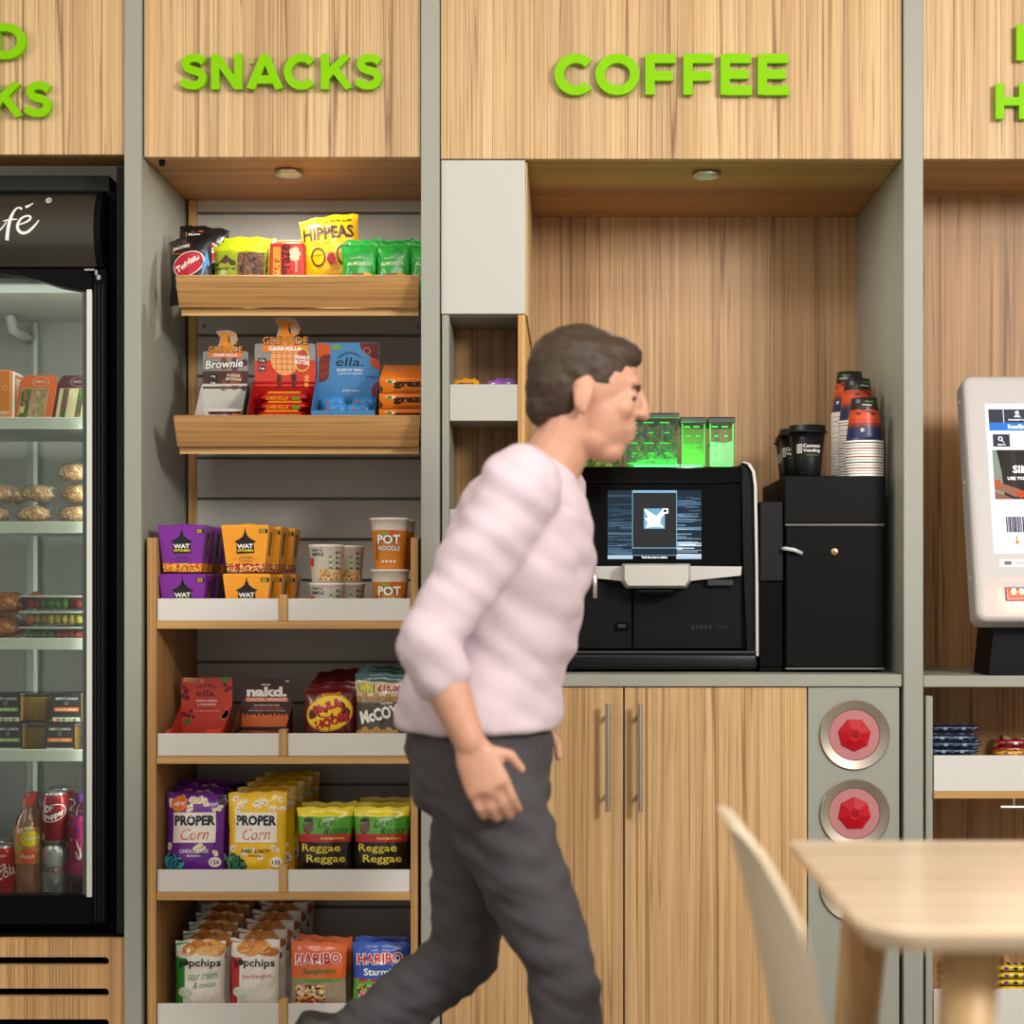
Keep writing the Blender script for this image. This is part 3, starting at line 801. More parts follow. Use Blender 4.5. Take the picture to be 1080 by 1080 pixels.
mb.text(sf, 'DELICIOUSLY', 0, .141, .0045, ink('#2a1418'), .04, 2, arch=-.006)
mb.text(sf, 'ella.', .0, .124, .014, ink('#1d1014'), .044, 2, 0, -.0, .2)
mb.text(sf, 'APPLE, RAISIN', 0, .107, .0052, ink(W_), .045, 2); mb.text(sf, '& CINNAMON', 0, .099, .005, ink(W_), .04, 2)
mb.text(sf, 'OAT BAR', 0, .090, .0025, ink('#5a1418'), .02, 2); mb.text(sf, 'PLANT BASED  NATURAL  SIMPLE', 0, .085, .0022, ink('#F0D0C0'), .055, 2)
mb.box(-.052, .052, -.03, .03, .0016, .030, card('#D8482C'), .003); mb.box(.02, .054, -.052, .03, .0305, .052, card('#CC3C28'), .002)
f2 = plane_sf(-.0552); mb.text(f2, 'APPLE, RAISIN & CINNAMON', .0, .038, .004, ink(W_), .06, 1)
mb.box(-.066, -.0565, -.05, .0, .0, .052, card('#E05030'), .001); mb.disc(plane_sf(-.0502), -.0612, .040, .0042, .0042, ink(W_), 2, 12)
single_kind('bar_carton', mb, 'snack carton', None).put(PX(213, .09), .085, z2+.0005, 'orange-red fruit bar display carton, left on the second tier, beside the dark cocoa orange carton')
# dark brown carton
BRN = card('#3A1A1C')
mb = display_carton(.112, .157, .11, .040, BRN, card('#7a4a20'))
sf = header_sf(.0535)
mb.text(sf, 'nakd.', 0, .127, .022, ink(W_), .088, 3, 0, .05); mb.patch(sf, -.012, .008, .1415, .1435, ink(W_), 3, 1, 1)
mb.patch(sf, -.047, .047, .105, .1145, ink('#E0642A'), 1, 1, 1); mb.text(sf, 'COCOA ORANGE', 0, .1098, .0068, ink(W_), .086, 3)
mb.text(sf, 'RAW FRUIT & NUT BARS', 0, .097, .0038, ink('#E8DCC8'), .056, 2); mb.text(sf, 'CHOCOLATE ORANGE FLAVOUR', 0, .0905, .0032, ink('#E0642A'), .072, 2)
mb.text(sf, 'JUST FRUITS, NUTS & COCOA', 0, .085, .0032, ink('#E8DCC8'), .08, 2)
pts = [(-.056, .05), (.056, .05)] + [(.056-.112*i/26, .076 + (.004 if i % 2 else -.003)+.002*math.sin(i*2.3)) for i in range(27)]
mb.mark(sf, pts, ink('#D86A2C'), 1)
mb.mark(sf, leaf(.04, .150, .01, 0), ink('#A8C830')); 
mb.box(-.052, .05, -.045, .03, .0016, .044, chunks(['#4A2418', '#C86830', '#2A1412', '#6A3A20'], 120, .4), .003)
mb.text(plane_sf(-.0552), 'COCOA ORANGE', 0, .032, .006, ink(W_), .06, 1)
single_kind('bar_carton', mb, 'snack carton', None).put(PX(277, .09), .088, z2+.0005, 'dark brown cocoa orange bar display carton on the second tier')

def put_row(kind, px, y0, dy, n, z, base_label, step_z=0, dx=0, rz=(0,), rx=-.06, scl=1):
    dy = min(dy, (.352-y0)/max(1, n-1))
    names = {1: [''], 2: ['front one', 'one behind it'], 3: ['front one', 'second from the front', 'rearmost'], 4: ['front one', 'second from the front', 'third from the front', 'rearmost'],
             5: ['front one', 'second from the front', 'third from the front', 'fourth from the front', 'rearmost'], 6: ['front one', 'second from the front', 'third from the front', 'fourth from the front', 'fifth from the front', 'rearmost']}[n]
    for r in range(n):
        kind.put(PX(px, y0)+dx*r, y0+dy*r, z+.0015, (base_label + (', ' + names[r] if names[r] else '')), rz=rz[r % len(rz)]*.8, rx=rx, sc_=(1, 1, 1+step_z*r))

# maroon ring-snack bags with yellow oval
MAR = foil('#5A1216')
mb, sf = bag(.112, .142, .040, MAR, 3)
mb.disc(sf, 0, .085, .047, .036, ink('#F0C818'), 1, 30, 0, .25); mb.disc(sf, .002, .088, .030, .012, ink('#A81C20'), 2, 24, .8, .2)
mb.text(sf, 'HULA', -.004, .100, .019, ink('#B01822'), .062, 3.5, .32, .08); mb.text(sf, 'HOOPS', .006, .068, .020, ink('#B01822'), .074, 3.5, .28, .08)
mb.disc(sf, 0, .085, .050, .039, ink('#C89018'), .6, 30, .93, .25)
mb.text(sf, 'ORIGINAL', .0, .125, .006, ink('#E8A020'), .05, 2, .1)
kh = single_kind('crisp_bag', mb, 'crisp bag', 'maroon crisp bags on the second tier of the shelf unit')
put_row(kh, 348, .062, .046, 5, z2, 'maroon bag with a yellow oval, right of the cocoa carton', .05, .0, (.1, -.05, .05, -.06, .05))
# grey-black bags with badge
GB = foil('#4A4438')
def fr(u, v):
    return foil('#D8B44A') if v > .125 else (foil('#B08A50') if v > .1 and abs(math.sin(u*90+v*60)) > .75 else None)
mb, sf = bag(.118, .164, .040, foil('#26585A'), 8, front=lambda u, v: GB if v < .110 else foil('#8C7A58') if v < .120 else foil('#C8B890') if v < .152 else None)
mb.text(sf, 'WIN', -.034, .137, .019, ink('#1a4a50'), .036, 2, .02, .12); mb.text(sf, 'WIN', -.034, .137, .018, ink('#E0D020'), .031, 3, .02, .05)
mb.text(sf, '£10,000', .021, .137, .016, ink('#A81C2C'), .060, 3, .0, .05)
mb.mark(sf, [(-.055, .072), (-.03, .080), (.000, .108), (.025, .108), (.056, .108), (.056, .072), (.02, .060), (-.052, .045)], ink(K_), 1.5)
mb.text(sf, 'McCOYS', .001, .084, .028, ink(W_), .094, 3.5, .2, .05); mb.text(sf, 'THE REAL', .012, .106, .005, ink(W_), .028, 3, .1)
mb.mark(sf, [(.01, .03), (.056, .055), (.056, .03), (.05, .014), (.02, .014)], ink('#2A7070'), 1.5)
for i in range(7): mb.mark(sf, blob(-.048+.013*i, .042+.006*(i % 2), .010, 8, i, .3), ink('#C89A50'), 2)
for i in range(9): mb.mark(sf, blob(-.05+.013*i, .116+.006*(i % 2), .007, 8, i, .3), ink('#B0843C'), 1.2)
km = single_kind('crisp_bag', mb, 'crisp bag', 'charcoal ridged-crisp bags with a prize banner on the second tier')
put_row(km, 403, .060, .050, 4, z2, 'charcoal and teal bag with prize text on the second tier', .03, .0, (-.03, .05, -.08, .03))

# ================================================================== TIER 3
z3 = TIER[2]
def popcorn(main, sub, kc, foot, txt, sidec):
    M_ = foil(main)
    mb, sf = bag(.128, .203, .042, M_, len(main)+ord(txt[0]), nu=20, nv=30, crimp=.05)
    rd = random.Random(len(txt))
    for i in range(26):
        u = rd.uniform(-.054, .054); v = rd.uniform(.066, .19)
        if abs(u) < .054 and .09 < v < .165: 
            if rd.random() < .75: v = .168+rd.random()*.024
            else: continue
        for q in range(3):
            mb.mark(sf, blob(u+rd.uniform(-.004, .004), v+rd.uniform(-.004, .004), .0062, 8, i*3+q, .35), ink('#EFE3C4'), 1+.25*q)
        mb.mark(sf, blob(u, v, .002, 6, i, .3), ink('#A05A28'), 2.2)
    mb.patch(sf, -.045, .045, .096, .160, ink('#EDE6DA'), 2.4, 12, 10)
    mb.text(sf, 'PROPER', .001, .143, .022, ink('#1E2430'), .086, 4, 0, .05)
    mb.text(sf, 'Corn', .002, .114, .024, ink('#E0582C'), .060, 4, .03, -.005, .3)
    mb.text(sf, txt, .0, .078, .008, ink('#F4EDE0' if main == '#6A2490' else '#3A2A10'), .062, 2.5, 0, .02); mb.text(sf, 'POPCORN', .0, .068, .0045, ink('#F4EDE0' if main == '#6A2490' else '#3A2A10'), .028, 2.5)
    mb.disc(sf, .044, .054, .013, .011, ink(W_), 2, 18); mb.text(sf, foot, .044, .054, .009, ink('#222222'), .017, 3.5)
    for i in range(8): mb.mark(sf, leaf(-.055, .035, .04, .3+i*.18), ink(sidec if i % 2 else '#1A2A30'), 1.5+.1*i)
    return mb, sf
mb, sf = popcorn('#6A2490', '', '', '126', 'CHOCOLATE', '#38A8C0')
mb.disc(sf, -.034, .178, .017, .017, ink('#EE7A22'), 4, 22); mb.text(sf, 'NEW', -.034, .178, .008, ink(W_), .024, 5, 0, .04)
mb.patch(sf, .048, .062, .18, .2, ink('#141a20'), 3, 3, 3)
GP = 'popcorn bags on the third tier of the wooden shelf unit'
k = single_kind('popcorn_bag', mb, 'popcorn bag', GP)
put_row(k, 206, .062, .06, 3, z3, 'purple popcorn bag with white label', .03, -.0, (.03, -.03, .03))
mb, sf = popcorn('#F2C01E', '', '', '135', 'SWEET & SALTY', '#3A8A5A')
k = single_kind('popcorn_bag', mb, 'popcorn bag', GP)
put_row(k, 271, .062, .058, 5, z3, 'yellow popcorn bag with white label', .022, .009, (-.03, .02, -.02, .03, -.02))
# reggae bags
def rg():
    Y_ = foil('#E8D21E'); G_ = foil('#4E9A2A'); R_ = foil('#B02020'); K2 = foil('#1A1610')
    def f(u, v): return Y_ if v > .148 else G_ if v > .114 else R_ if v > .097 else K2
    mb, sf = bag(.121, .170, .043, foil('#D8C41C'), 12, front=f, crimp=.09, waist=.08)
    mb.patch(sf, -.053, .053, .114, .148, G_, .6, 10, 4); mb.patch(sf, -.053, .053, .097, .114, R_, .6, 10, 4)
    mb.mark(sf, blob(-.034, .130, .015, 14, 2, .12, .85, 1.15), ink('#5A3622'), 1.5); mb.mark(sf, [(-.052, .098), (-.014, .098), (-.020, .112), (-.034, .118), (-.047, .112)], ink('#7A4030'), 1.6)
    mb.mark(sf, blob(-.034, .143, .012, 12, 5, .2, 1, .45), ink('#20140E'), 2)
    mb.text(sf, 'Levi', .006, .139, .016, ink('#14180E'), .036, 3, .12, -.005, .35); mb.text(sf, 'Roots', .026, .122, .016, ink('#14180E'), .048, 3, .06, -.005, .35)
    mb.text(sf, 'REGGAE REGGAE NUTS', .018, .105, .0045, ink('#F0DC60'), .05, 3)
    mb.text(sf, 'Reggae', -.006, .083, .021, ink('#E0C83A'), .082, 3, 0, .012); mb.text(sf, 'Reggae', .004, .060, .021, ink('#E0C83A'), .082, 3, 0, .012)
    return mb
GR = 'yellow, green and red striped bags on the third tier'
k = single_kind('snack_bag', rg(), 'snack bag', GR)
put_row(k, 342.5, .062, .06, 2, z3, 'left striped yellow, green, red and black bag', .02, .0, (.02, -.03))
put_row(k, 402, .062, .06, 3, z3, 'right striped yellow, green, red and black bag', .02, .0, (-.02, .03, -.02))
# dark carton at the back of tier 3
mb = MB(); mb.box(-.055, .055, -.03, .03, 0, .155, card('#1C1A18'), .001); mb.text(plane_sf(-.0302), 'PROPER', 0, .139, .018, ink('#77706A'), .07, 1); mb.disc(plane_sf(-.0302), -.032, .10, .012, .012, ink('#A0401C'), 1)
single_kind('snack_carton', mb, 'snack carton', None).put(PX(242, .34), .352, z3+.12*0+.085, 'dark carton in shadow behind the popcorn bags') if 0 else None

# ================================================================== TIER 4
z4 = TIER[3]
def chips(side, l1, l2, tcol, sd):
    WH = foil('#E4DED2'); SD = foil(side)
    mb, sf = bag(.108, .168, .040, WH, sd, front=lambda u, v: SD if u < -.030-.06*(.10-v) and v < .135 else None, nu=24, nv=28)
    mb.mark(sf, [(-.053, .140), (-.053, .163), (-.026, .163), (-.036, .145)], SD, 1)
    mb.mark(sf, [(-.052, .134), (-.046, .130), (.0, .152), (.0, .158), (-.03, .149)], ink(K_), 1.6)
    rd = random.Random(sd)
    for i in range(11):
        u = rd.uniform(-.024, .044); v = .142+rd.random()*.020
        mb.mark(sf, blob(u, v, .014, 11, i+sd, .2, 1.2, .75), ink(['#D8923A', '#C8782A', '#E0AC58', '#B86A20'][i % 4]), 2+.12*i)
    mb.text(sf, 'p pchips', .002, .120, .021, ink('#1E1C22'), .086, 4, -.02, .015); mb.disc(sf, -.0275, .1225, .0062, .0062, ink('#1E1C22'), 4, 16)
    mb.text(sf, l1, .008, .093, .012, ink(tcol), .060, 4, .06, -.008, .3)
    if l2: mb.text(sf, l2, .012, .076, .012, ink(tcol), .046, 4, .06, -.008, .3)
    mb.disc(sf, -.030, .060, .015, .011, ink('#C8D4C0'), 3, 16)
    return mb
k = single_kind('crisp_bag', chips('#1E8A34', 'sour cream', '& onion', '#2A9A3E', 5), 'crisp bag', 'green and white crisp bags on the bottom tier')
put_row(k, 211, .062, .05, 6, z4, 'green and white crisp bag', .062, .003, (.05, -.04, .05, -.04, .05, -.02), -.05)
k = single_kind('crisp_bag', chips('#B81E2A', 'barbeque', '', '#C0202C', 9), 'crisp bag', 'red and white crisp bags on the bottom tier')
put_row(k, 268.5, .062, .05, 6, z4, 'red and white crisp bag', .062, .007, (-.05, .03, -.05, .04, -.04, .04), -.05)
def sweets(topc, bandc, lowc, l1, c1, l2, c2, mixc):
    mb, sf = bag(.121, .165, .036, foil(topc), len(l2), front=lambda u, v: foil(topc) if v > .088 else foil(lowc), nu=20, nv=26)
    mb.patch(sf, -.058, .058, .083, .089, ink(bandc), 1, 8, 1)
    mb.text(sf, l1, 0, .131, .025, ink(W_), .100, 2.5, .04, .09); mb.text(sf, l1, 0, .131, .023, ink(c1), .096, 3.2, .04, .03)
    mb.text(sf, l2, .002, .104, .015, ink(c2), .072, 3, .03, .02)
    mb.patch(sf, -.048, .016, .030, .076, chunks(mixc, 170, .35), 2, 8, 6)
    return mb, sf
mb, sf = sweets('#D8642C', '#4A9A3A', '#9A8A70', 'HARIBO', '#C02028', 'Tangfastics', '#3A7A2A', ['#E8D8C0', '#5A3A28', '#D89A20', '#8A7A68', '#A82030', '#E0C8A0'])
k = single_kind('sweet_bag', mb, 'sweet bag', None)
put_row(k, 336, .056, .06, 2, z4, 'orange and clear sweet bag, left of the blue and green one', 0, .004, (.03, -.05), -.06)
mb, sf = sweets('#2A4FA8', '#B02838', '#5AA838', 'HARIBO', '#C02028', 'Starmix', W_, ['#E87AA0', '#E8E0D0', '#5A3A28', '#F0B030', '#C83040', '#7AC040'])
mb.mark(sf, blob(.036, .055, .022, 16, 3, .06, .8, 1.0), ink('#F0C81E'), 2.5); mb.disc(sf, .036, .055, .010, .011, ink('#3A9A4A'), 3.5); mb.mark(sf, [(-.01, .042), (.026, .042), (.026, .049), (-.01, .049)], ink('#C02860'), 3)
k = single_kind('sweet_bag', mb, 'sweet bag', None)
put_row(k, 401, .056, .06, 2, z4, 'blue and green sweet bag, far right of the bottom tier', 0, -.001, (-.02, .05), -.06)

# ================================================================== UPPER DISPLAY TRAYS
# -- tray 1
zt1 = TZ1
TL = lambda zt, y: zt + max(0, y-.083)*TSL + .006      # height of the sloping board
mb, sf = bag(.108, .150, .045, foil('#121214'), 21, nu=20, nv=26)
mb.mark(sf, [(-.040, .125), (-.005, .135), (.012, .122), (-.006, .104), (-.036, .108)], ink('#D86A20'), 1); mb.mark(sf, [(-.037, .124), (-.006, .132), (.008, .121), (-.008, .107), (-.034, .110)], ink('#141414'), 1.8)
mb.text(sf, 'JACOBS', -.013, .120, .010, ink(W_), .042, 3, .08, .05)
mb.disc(sf, .006, .082, .036, .024, ink('#C8203A'), 1.5, 24, 0, .35); mb.disc(sf, .006, .082, .038, .026, ink(W_), 1, 24, .9, .35)
mb.text(sf, 'Twiglets', .005, .082, .018, ink(W_), .060, 3, .5, .04, .2)
mb.mark(sf, [(.034, .05), (.050, .08), (.046, .11), (.038, .08)], ink('#2A8AC8'), 2); mb.mark(sf, blob(-.01, .035, .016, 9, 2, .3, 1.4, .8), ink('#2A8AC8'), 2)
k = single_kind('snack_bag', mb, 'snack bag', 'black twig-snack bags at the left end of the upper display tray')
k.put(PX(199, .07), .100, TL(zt1, .10)-.0, 'black snack bag with red oval, frontmost at the left end of the upper tray', rz=-.30, rx=-.05, ry=-.05)
k.put(PX(204, .15), .172, TL(zt1, .17)+.008, 'black snack bag standing behind, left end of the upper tray', rz=.2, rx=-.1, ry=.14)
mb, sf = bag(.116, .128, .026, foil('#9AA81E'), 5, front=lambda u, v: foil('#B4C21E') if v > .112 else None)
mb.patch(sf, -.004, .052, .01, .11, chunks(['#5A3420', '#6E4428', '#3E2414', '#7A5030'], 110, .5), 1, 8, 10)
mb.mark(sf, [(-.055, .082), (-.04, .092), (-.03, .104), (-.02, .094), (-.008, .088), (-.008, .080), (-.05, .078)], ink('#4A3418'), 1.5)
mb.text(sf, 'RAISIN NUT MIX', -.030, .072, .006, ink('#2A3010'), .046, 2.5)
k = single_kind('nut_bag', mb, 'nut bag', 'lime green nut and raisin bags on the upper display tray')
for r in range(3): k.put(PX(252, .09)+.003*r, .105+r*.036, TL(zt1, .105+r*.036), 'lime green nut bag on the upper tray, ' + ['front one with brown pieces showing', 'middle one', 'rear one'][r], rz=[.02, -.04, .03][r], rx=-.05)
mb = MB(); rc = card('#D8341E')
for s in range(1): mb.box(-.0375, .0375, -.018, .018, 0, .118, rc, .004, 2)
sf = plane_sf(-.0181)
mb.box(-.022, .03, -.006, .012, .1181, .125, card('#F0B820'), .001)
mb.text(sf, 'graze', .001, .080, .026, ink('#5a1210'), .068, 1.5, PI/2, .03); mb.mark(sf, [(-.030, .045), (-.014, .045), (-.014, .108), (-.030, .108)], ink('#E8A030'), 1); mb.mark(sf, [(-.027, .048), (-.017, .048), (-.017, .085), (-.027, .085)], chunks(['#D89030', '#E8C060', '#A04818'], 300), 1.5)
for q in range(5): mb.mark(sf, blob(.017+.006*math.cos(q*1.3), .092+.010*math.sin(q*1.3), .008, 9, q, .25), ink('#F4E4C0'), 2+.2*q)
mb.text(sf, 'POPCORN', .020, .064, .005, ink(W_), .022, 2, PI/2)
single_kind('snack_box', mb, 'snack box', None).put(PX(303, .09), .105, TL(zt1, .105+.019)+.002, 'small red popcorn box on the upper tray, left of the tall yellow bag', rz=0)
YE = foil('#F0B414')
mb, sf = bag(.132, .165, .038, YE, 31, waist=.07, nu=22, nv=28)
mb.text(sf, 'organic chickpea puffs', .0, .148, .0085, ink('#4A2A10'), .105, 3, .0, .02)
mb.text(sf, 'HIPPEAS', -.002, .122, .030, ink('#3A2010'), .112, 3, .0, .03)
mb.text(sf, 'simply salted', -.022, .099, .005, ink('#C8602A'), .045, 3)
for u in (-.028, .028): mb.disc(sf, u, .068, .016, .022, ink('#3A2010'), 2, 18, .8); mb.mark(sf, [(u-.018, .074), (u+.018, .074), (u+.018, .094), (u-.018, .094)], YE, 2.6)
mb.mark(sf, blob(.0, .062, .012, 14, 3, .15, .9, 1.2), ink('#B82838'), 3)
single_kind('puff_bag', mb, 'snack bag', None).put(PX(352, .16), .180, TL(zt1, .18)+.012, 'tall yellow puff snack bag leaning on the upper tray', rz=.02, rx=-.08, ry=-.10)
mb, sf = bag(.080, .128, .034, foil('#1F9A34'), 14, waist=.1)
mb.mark(sf, [(-.032, .098), (.030, .104), (.034, .070), (.010, .050), (-.026, .056)], foil('#3AAC4A'), 1); mb.text(sf, 'ALMONDS', .0, .082, .008, ink('#D8E8B0'), .05, 2.5, .05); mb.text(sf, 'natural', -.002, .095, .004, ink('#D8E8B0'), .03, 2.5, .05, -.004, .3)
mb.disc(sf, .018, .052, .013, .011, ink('#D8A020'), 3, 16); mb.mark(sf, blob(.0, .045, .022, 12, 3, .2, 1.3, .8), ink('#8A5A30'), 2)
k = single_kind('nut_bag', mb, 'nut bag', 'green nut bags on the upper display tray')
gl = ['left front one, beside the yellow bag', 'middle front one', 'right front one, cut off by the partition']
for i, px in enumerate((377, 413, 449)):
    k.put(PX(px, .08), .108, TL(zt1, .108), 'green nut bag on the upper tray, ' + gl[i], rz=[.03, -.1, .02][i], rx=-.08)
for i, px in enumerate((381, 416, 450)):
    k.put(PX(px, .12), .150, TL(zt1, .150), 'green nut bag on the upper tray, ' + ['rear left', 'rear middle', 'rear right'][i] + ' one behind the front row', rz=[-.06, .1, -.05][i], rx=-.1)
# -- tray 2
zt2 = TZ2
Y2 = .12
def jug(mb, sf, cx, cz, s, m_, lay):
    mb.mark(sf, [(cx+a*s, cz+b*s) for a, b in [(-.30, .0), (.34, .0), (.30, .18), (.20, .38), (.16, .62), (.20, .80), (-.16, .84), (-.34, .78), (-.16, .62), (-.20, .38), (-.30, .2)]], m_, lay)
    mb.disc(sf, cx+.30*s, cz+.55*s, .18*s, .26*s, m_, lay, 18, .65)
TH = .42
def gren(w, d, ht, cz, ch, lowm, top_h, side, inm, lowfrac):
    """tray carton; its printed card rises from the back edge and stands upright when the tray lies on the slope"""
    mb = MB()
    yb = d/2
    for s in (-1, 1):
        mb.prism([(-d/2, 0), (yb, 0), (yb, cz+.012), (yb-.02, cz+.01), (-d/2, ht)], s*w/2-(.0012 if s > 0 else 0), s*w/2+(.0012 if s < 0 else 0), side, 'X')
        mb.prism([(-d/2, .001), (yb, .001), (yb, cz+.010), (yb-.02, cz+.008), (-d/2, ht-.002)], s*(w/2-.0014)-(.0006 if s > 0 else 0), s*(w/2-.0014)+(.0006 if s < 0 else 0), inm, 'X')
    mb.box(-w/2+.002, w/2-.002, -d/2, -d/2+.0012, 0, ht, side)
    mb.box(-w/2+.002, w/2-.002, -d/2+.0013, yb, 0, .0015, inm)
    mb.box(-w/2+.002, w/2-.002, yb-.0015, yb, .0016, cz+.01, inm)
    st, ct_ = math.sin(TH), math.cos(TH)
    def L(u, o, v): return (u, yb-.002 + st*v - ct_*o, cz + ct_*v + st*o)
    sf = lambda u, v, lay: L(u, .001+.0004*lay, v)
    def plate(pts, m_, o0=-.0006, o1=.0008):
        n = len(pts); vs = [L(a, o1, b) for a, b in pts]+[L(a, o0, b) for a, b in pts]
        mb.add(vs, [tuple(range(n)), tuple(range(2*n-1, n-1, -1))]+[(i, (i+1) % n, n+(i+1) % n, n+i) for i in range(n)], m_)
    plate([(-w*.48, 0), (w*.48, 0), (w*.48, ch), (w*.44, ch+.002), (-w*.44, ch+.002), (-w*.48, ch)], card('#8A8884'))
    mb.patch(sf, -w*.48, w*.48, 0, ch*lowfrac, lowm, .5, 1, 1)
    out = [(-.50, 0), (.52, 0), (.52, .14), (.34, .20), (.28, .34), (.44, .34), (.52, .55), (.46, .78), (.30, .88), (.18, .94), (-.18, .94), (-.42, .86), (-.22, .62), (-.26, .38), (-.36, .2), (-.50, .12)]
    z0 = ch
    plate([(a*top_h, z0+b*top_h) for a, b in out], card('#B8B4AC'), -.0004, .0010)
    jug(mb, sf, 0, z0+.0, top_h, ink('#EE9420'), 1.4)
    k = w/.104
    mb.patch(sf, -w*.36, w*.36, z0-.012*k, z0-.001*k, ink('#E07818'), 2.2, 1, 1)
    mb.text(sf, 'GRENADE', 0, z0+.0065*k, .014*k, ink('#2A2422'), w*.74, 2.4, 0, .06); mb.text(sf, 'GRENADE', 0, z0+.0065*k, .012*k, ink('#EE9420'), w*.71, 3, 0, .015)
    mb.text(sf, 'CARB KILLA', 0, z0-.0065*k, .0065*k, ink(W_), w*.52, 3.4, 0, .03)
    return mb, sf, z0
mb, sf, z0 = gren(.104, .12, .045, .080, .080, card('#4A2A20'), .052, card('#5A4038'), card('#D8D4CC'), .48)
mb.text(sf, 'Brownie', -.002, z0-.026, .020, ink('#201a18'), .086, 2.4, .06, .07, .2); mb.text(sf, 'Brownie', -.002, z0-.026, .018, ink(W_), .083, 3, .06, .02, .2)
for i in range(14): mb.mark(sf, blob(.02+.026*math.sin(i*2.1), z0-.048+.03*math.cos(i*1.7), .008, 8, i, .3), ink(['#6A3040', '#4A2030', '#7A4424'][i % 3]), 1.5+.05*i)
jug(mb, sf, .02, z0-.075, .035, ink('#8A4A20'), 2.6); mb.text(sf, 'FUDGE', .018, z0-.052, .006, ink('#E8D8C8'), .028, 3.4, -.05); mb.text(sf, 'BROWNIE', .018, z0-.060, .006, ink('#E8D8C8'), .034, 3.4, -.05)
for q in range(2): mb.patch(sf, -.036, -.018, z0-.060-q*.014, z0-.048-q*.014, ink(K_), 2, 1, 1); mb.text(sf, ['14g', '1g'][q], -.027, z0-.054-q*.014, .005, ink(W_), .01, 3)
single_kind('bar_carton', mb, 'snack carton', None).put(PX(233, Y2), Y2+.03, TL(zt2, Y2+.03)+.004, 'brown and grey brownie bar carton with orange cut-out top, left on the lower tray', rx=TH)
mb, sf, z0 = gren(.140, .12, .05, .085, .092, card('#C8321E'), .064, card('#4A4644'), card('#B01818'), .62)
mb.text(sf, 'HIGH PROTEIN BAR', .0, z0-.011, .006, ink('#E8E0D8'), .07, 3.0, 0, .02)
mb.disc(sf, -.0, z0-.032, .032, .036, ink('#E8A060'), 1.5, 24)
for q in range(4): mb.patch(sf, -.03, .03, z0-.02-q*.012, z0-.019-q*.012, ink('#7A3A1A'), 1.8, 1, 1); mb.patch(sf, -.02+q*.012, -.019+q*.012, z0-.062, z0-.002, ink('#7A3A1A'), 1.8, 1, 1)
mb.mark(sf, blob(.038, z0-.034, .022, 16, 2, .1, .8, 1.3), ink('#B8C020'), 2.4); mb.mark(sf, blob(.038, z0-.034, .019, 16, 2, .1, .8, 1.3), ink('#C0342A'), 2.8)
mb.text(sf, 'PEANUT', .038, z0-.029, .009, ink(W_), .032, 3.5, -.1, .04); mb.text(sf, 'BUTTER', .038, z0-.040, .009, ink(W_), .032, 3.5, -.1, .04)
for i in range(16): mb.mark(sf, blob(.018+.035*math.sin(i*2.1), z0-.080+.009*math.cos(i*1.7), .006, 8, i, .3), ink(['#2A1A14', '#D89030', '#3A2418'][i % 3]), 3+.05*i)
for q in range(2): mb.patch(sf, -.060, -.042, z0-.042-q*.017, z0-.030-q*.017, ink('#3A3634'), 2, 1, 1); mb.text(sf, ['23g', '1g'][q], -.051, z0-.036-q*.017, .005, ink(W_), .011, 3)
single_kind('bar_carton', mb, 'snack carton', None).put(PX(297, Y2), Y2+.03, TL(zt2, Y2+.03)+.004, 'red and grey peanut bar carton with tall orange cut-out top on the lower tray', rx=TH)
def bd(t1, c1, c2): 
    def f(mb, sf, st):
        mb.text(sf, t1, -.014, .001, .009, ink(c1), .050, 2, 0, .04); mb.patch(sf, .018, .036, -.004, .005, ink(c2), 1, 2, 1)
        mb.patch(st, -.036, .036, -.010, .010, ink(c1), 1, 2, 1)
    return f
k = single_kind('protein_bar', bar_mesh(.104, .030, .0135, foil('#B8161A'), 1, bd('CARB KILLA', '#F09420', '#7A8A20')), 'bar', 'red protein bars in the red and grey carton')
on = ['bottom', 'second from the bottom', 'third from the bottom', 'fourth from the bottom', 'fifth from the bottom', 'top']
def on_slope(yl, zl, yc, zc):     # local tray coordinates -> world y, z
    return yc + yl*math.cos(TH) - zl*math.sin(TH), zc + yl*math.sin(TH) + zl*math.cos(TH)
yc, zc = Y2+.03, TL(zt2, Y2+.03)+.004
for i in range(5):
    yy, zz = on_slope(-.038+.019*i, .004+.0145*i, yc, zc)
    k.put(PX(297, Y2)+[0, .002, -.002, .003, 0][i], yy, zz, 'red foil protein bar in the peanut bar carton, %s of five' % (on[i] if i < 4 else 'top'), rx=TH)
k = single_kind('protein_bar', bar_mesh(.078, .030, .0135, foil('#3A2018'), 2, bd('Brownie', '#E8E0D8', '#D86A20')), 'bar', 'brown protein bars in the brownie carton')
for i in range(3):
    yy, zz = on_slope(-.036+.020*i, .004+.0145*i, yc, zc)
    k.put(PX(235, Y2)+[0, .004, .002][i], yy, zz, 'brown foil protein bar in the brownie carton, ' + ['bottom', 'middle', 'top'][i] + ' of three', rx=TH)
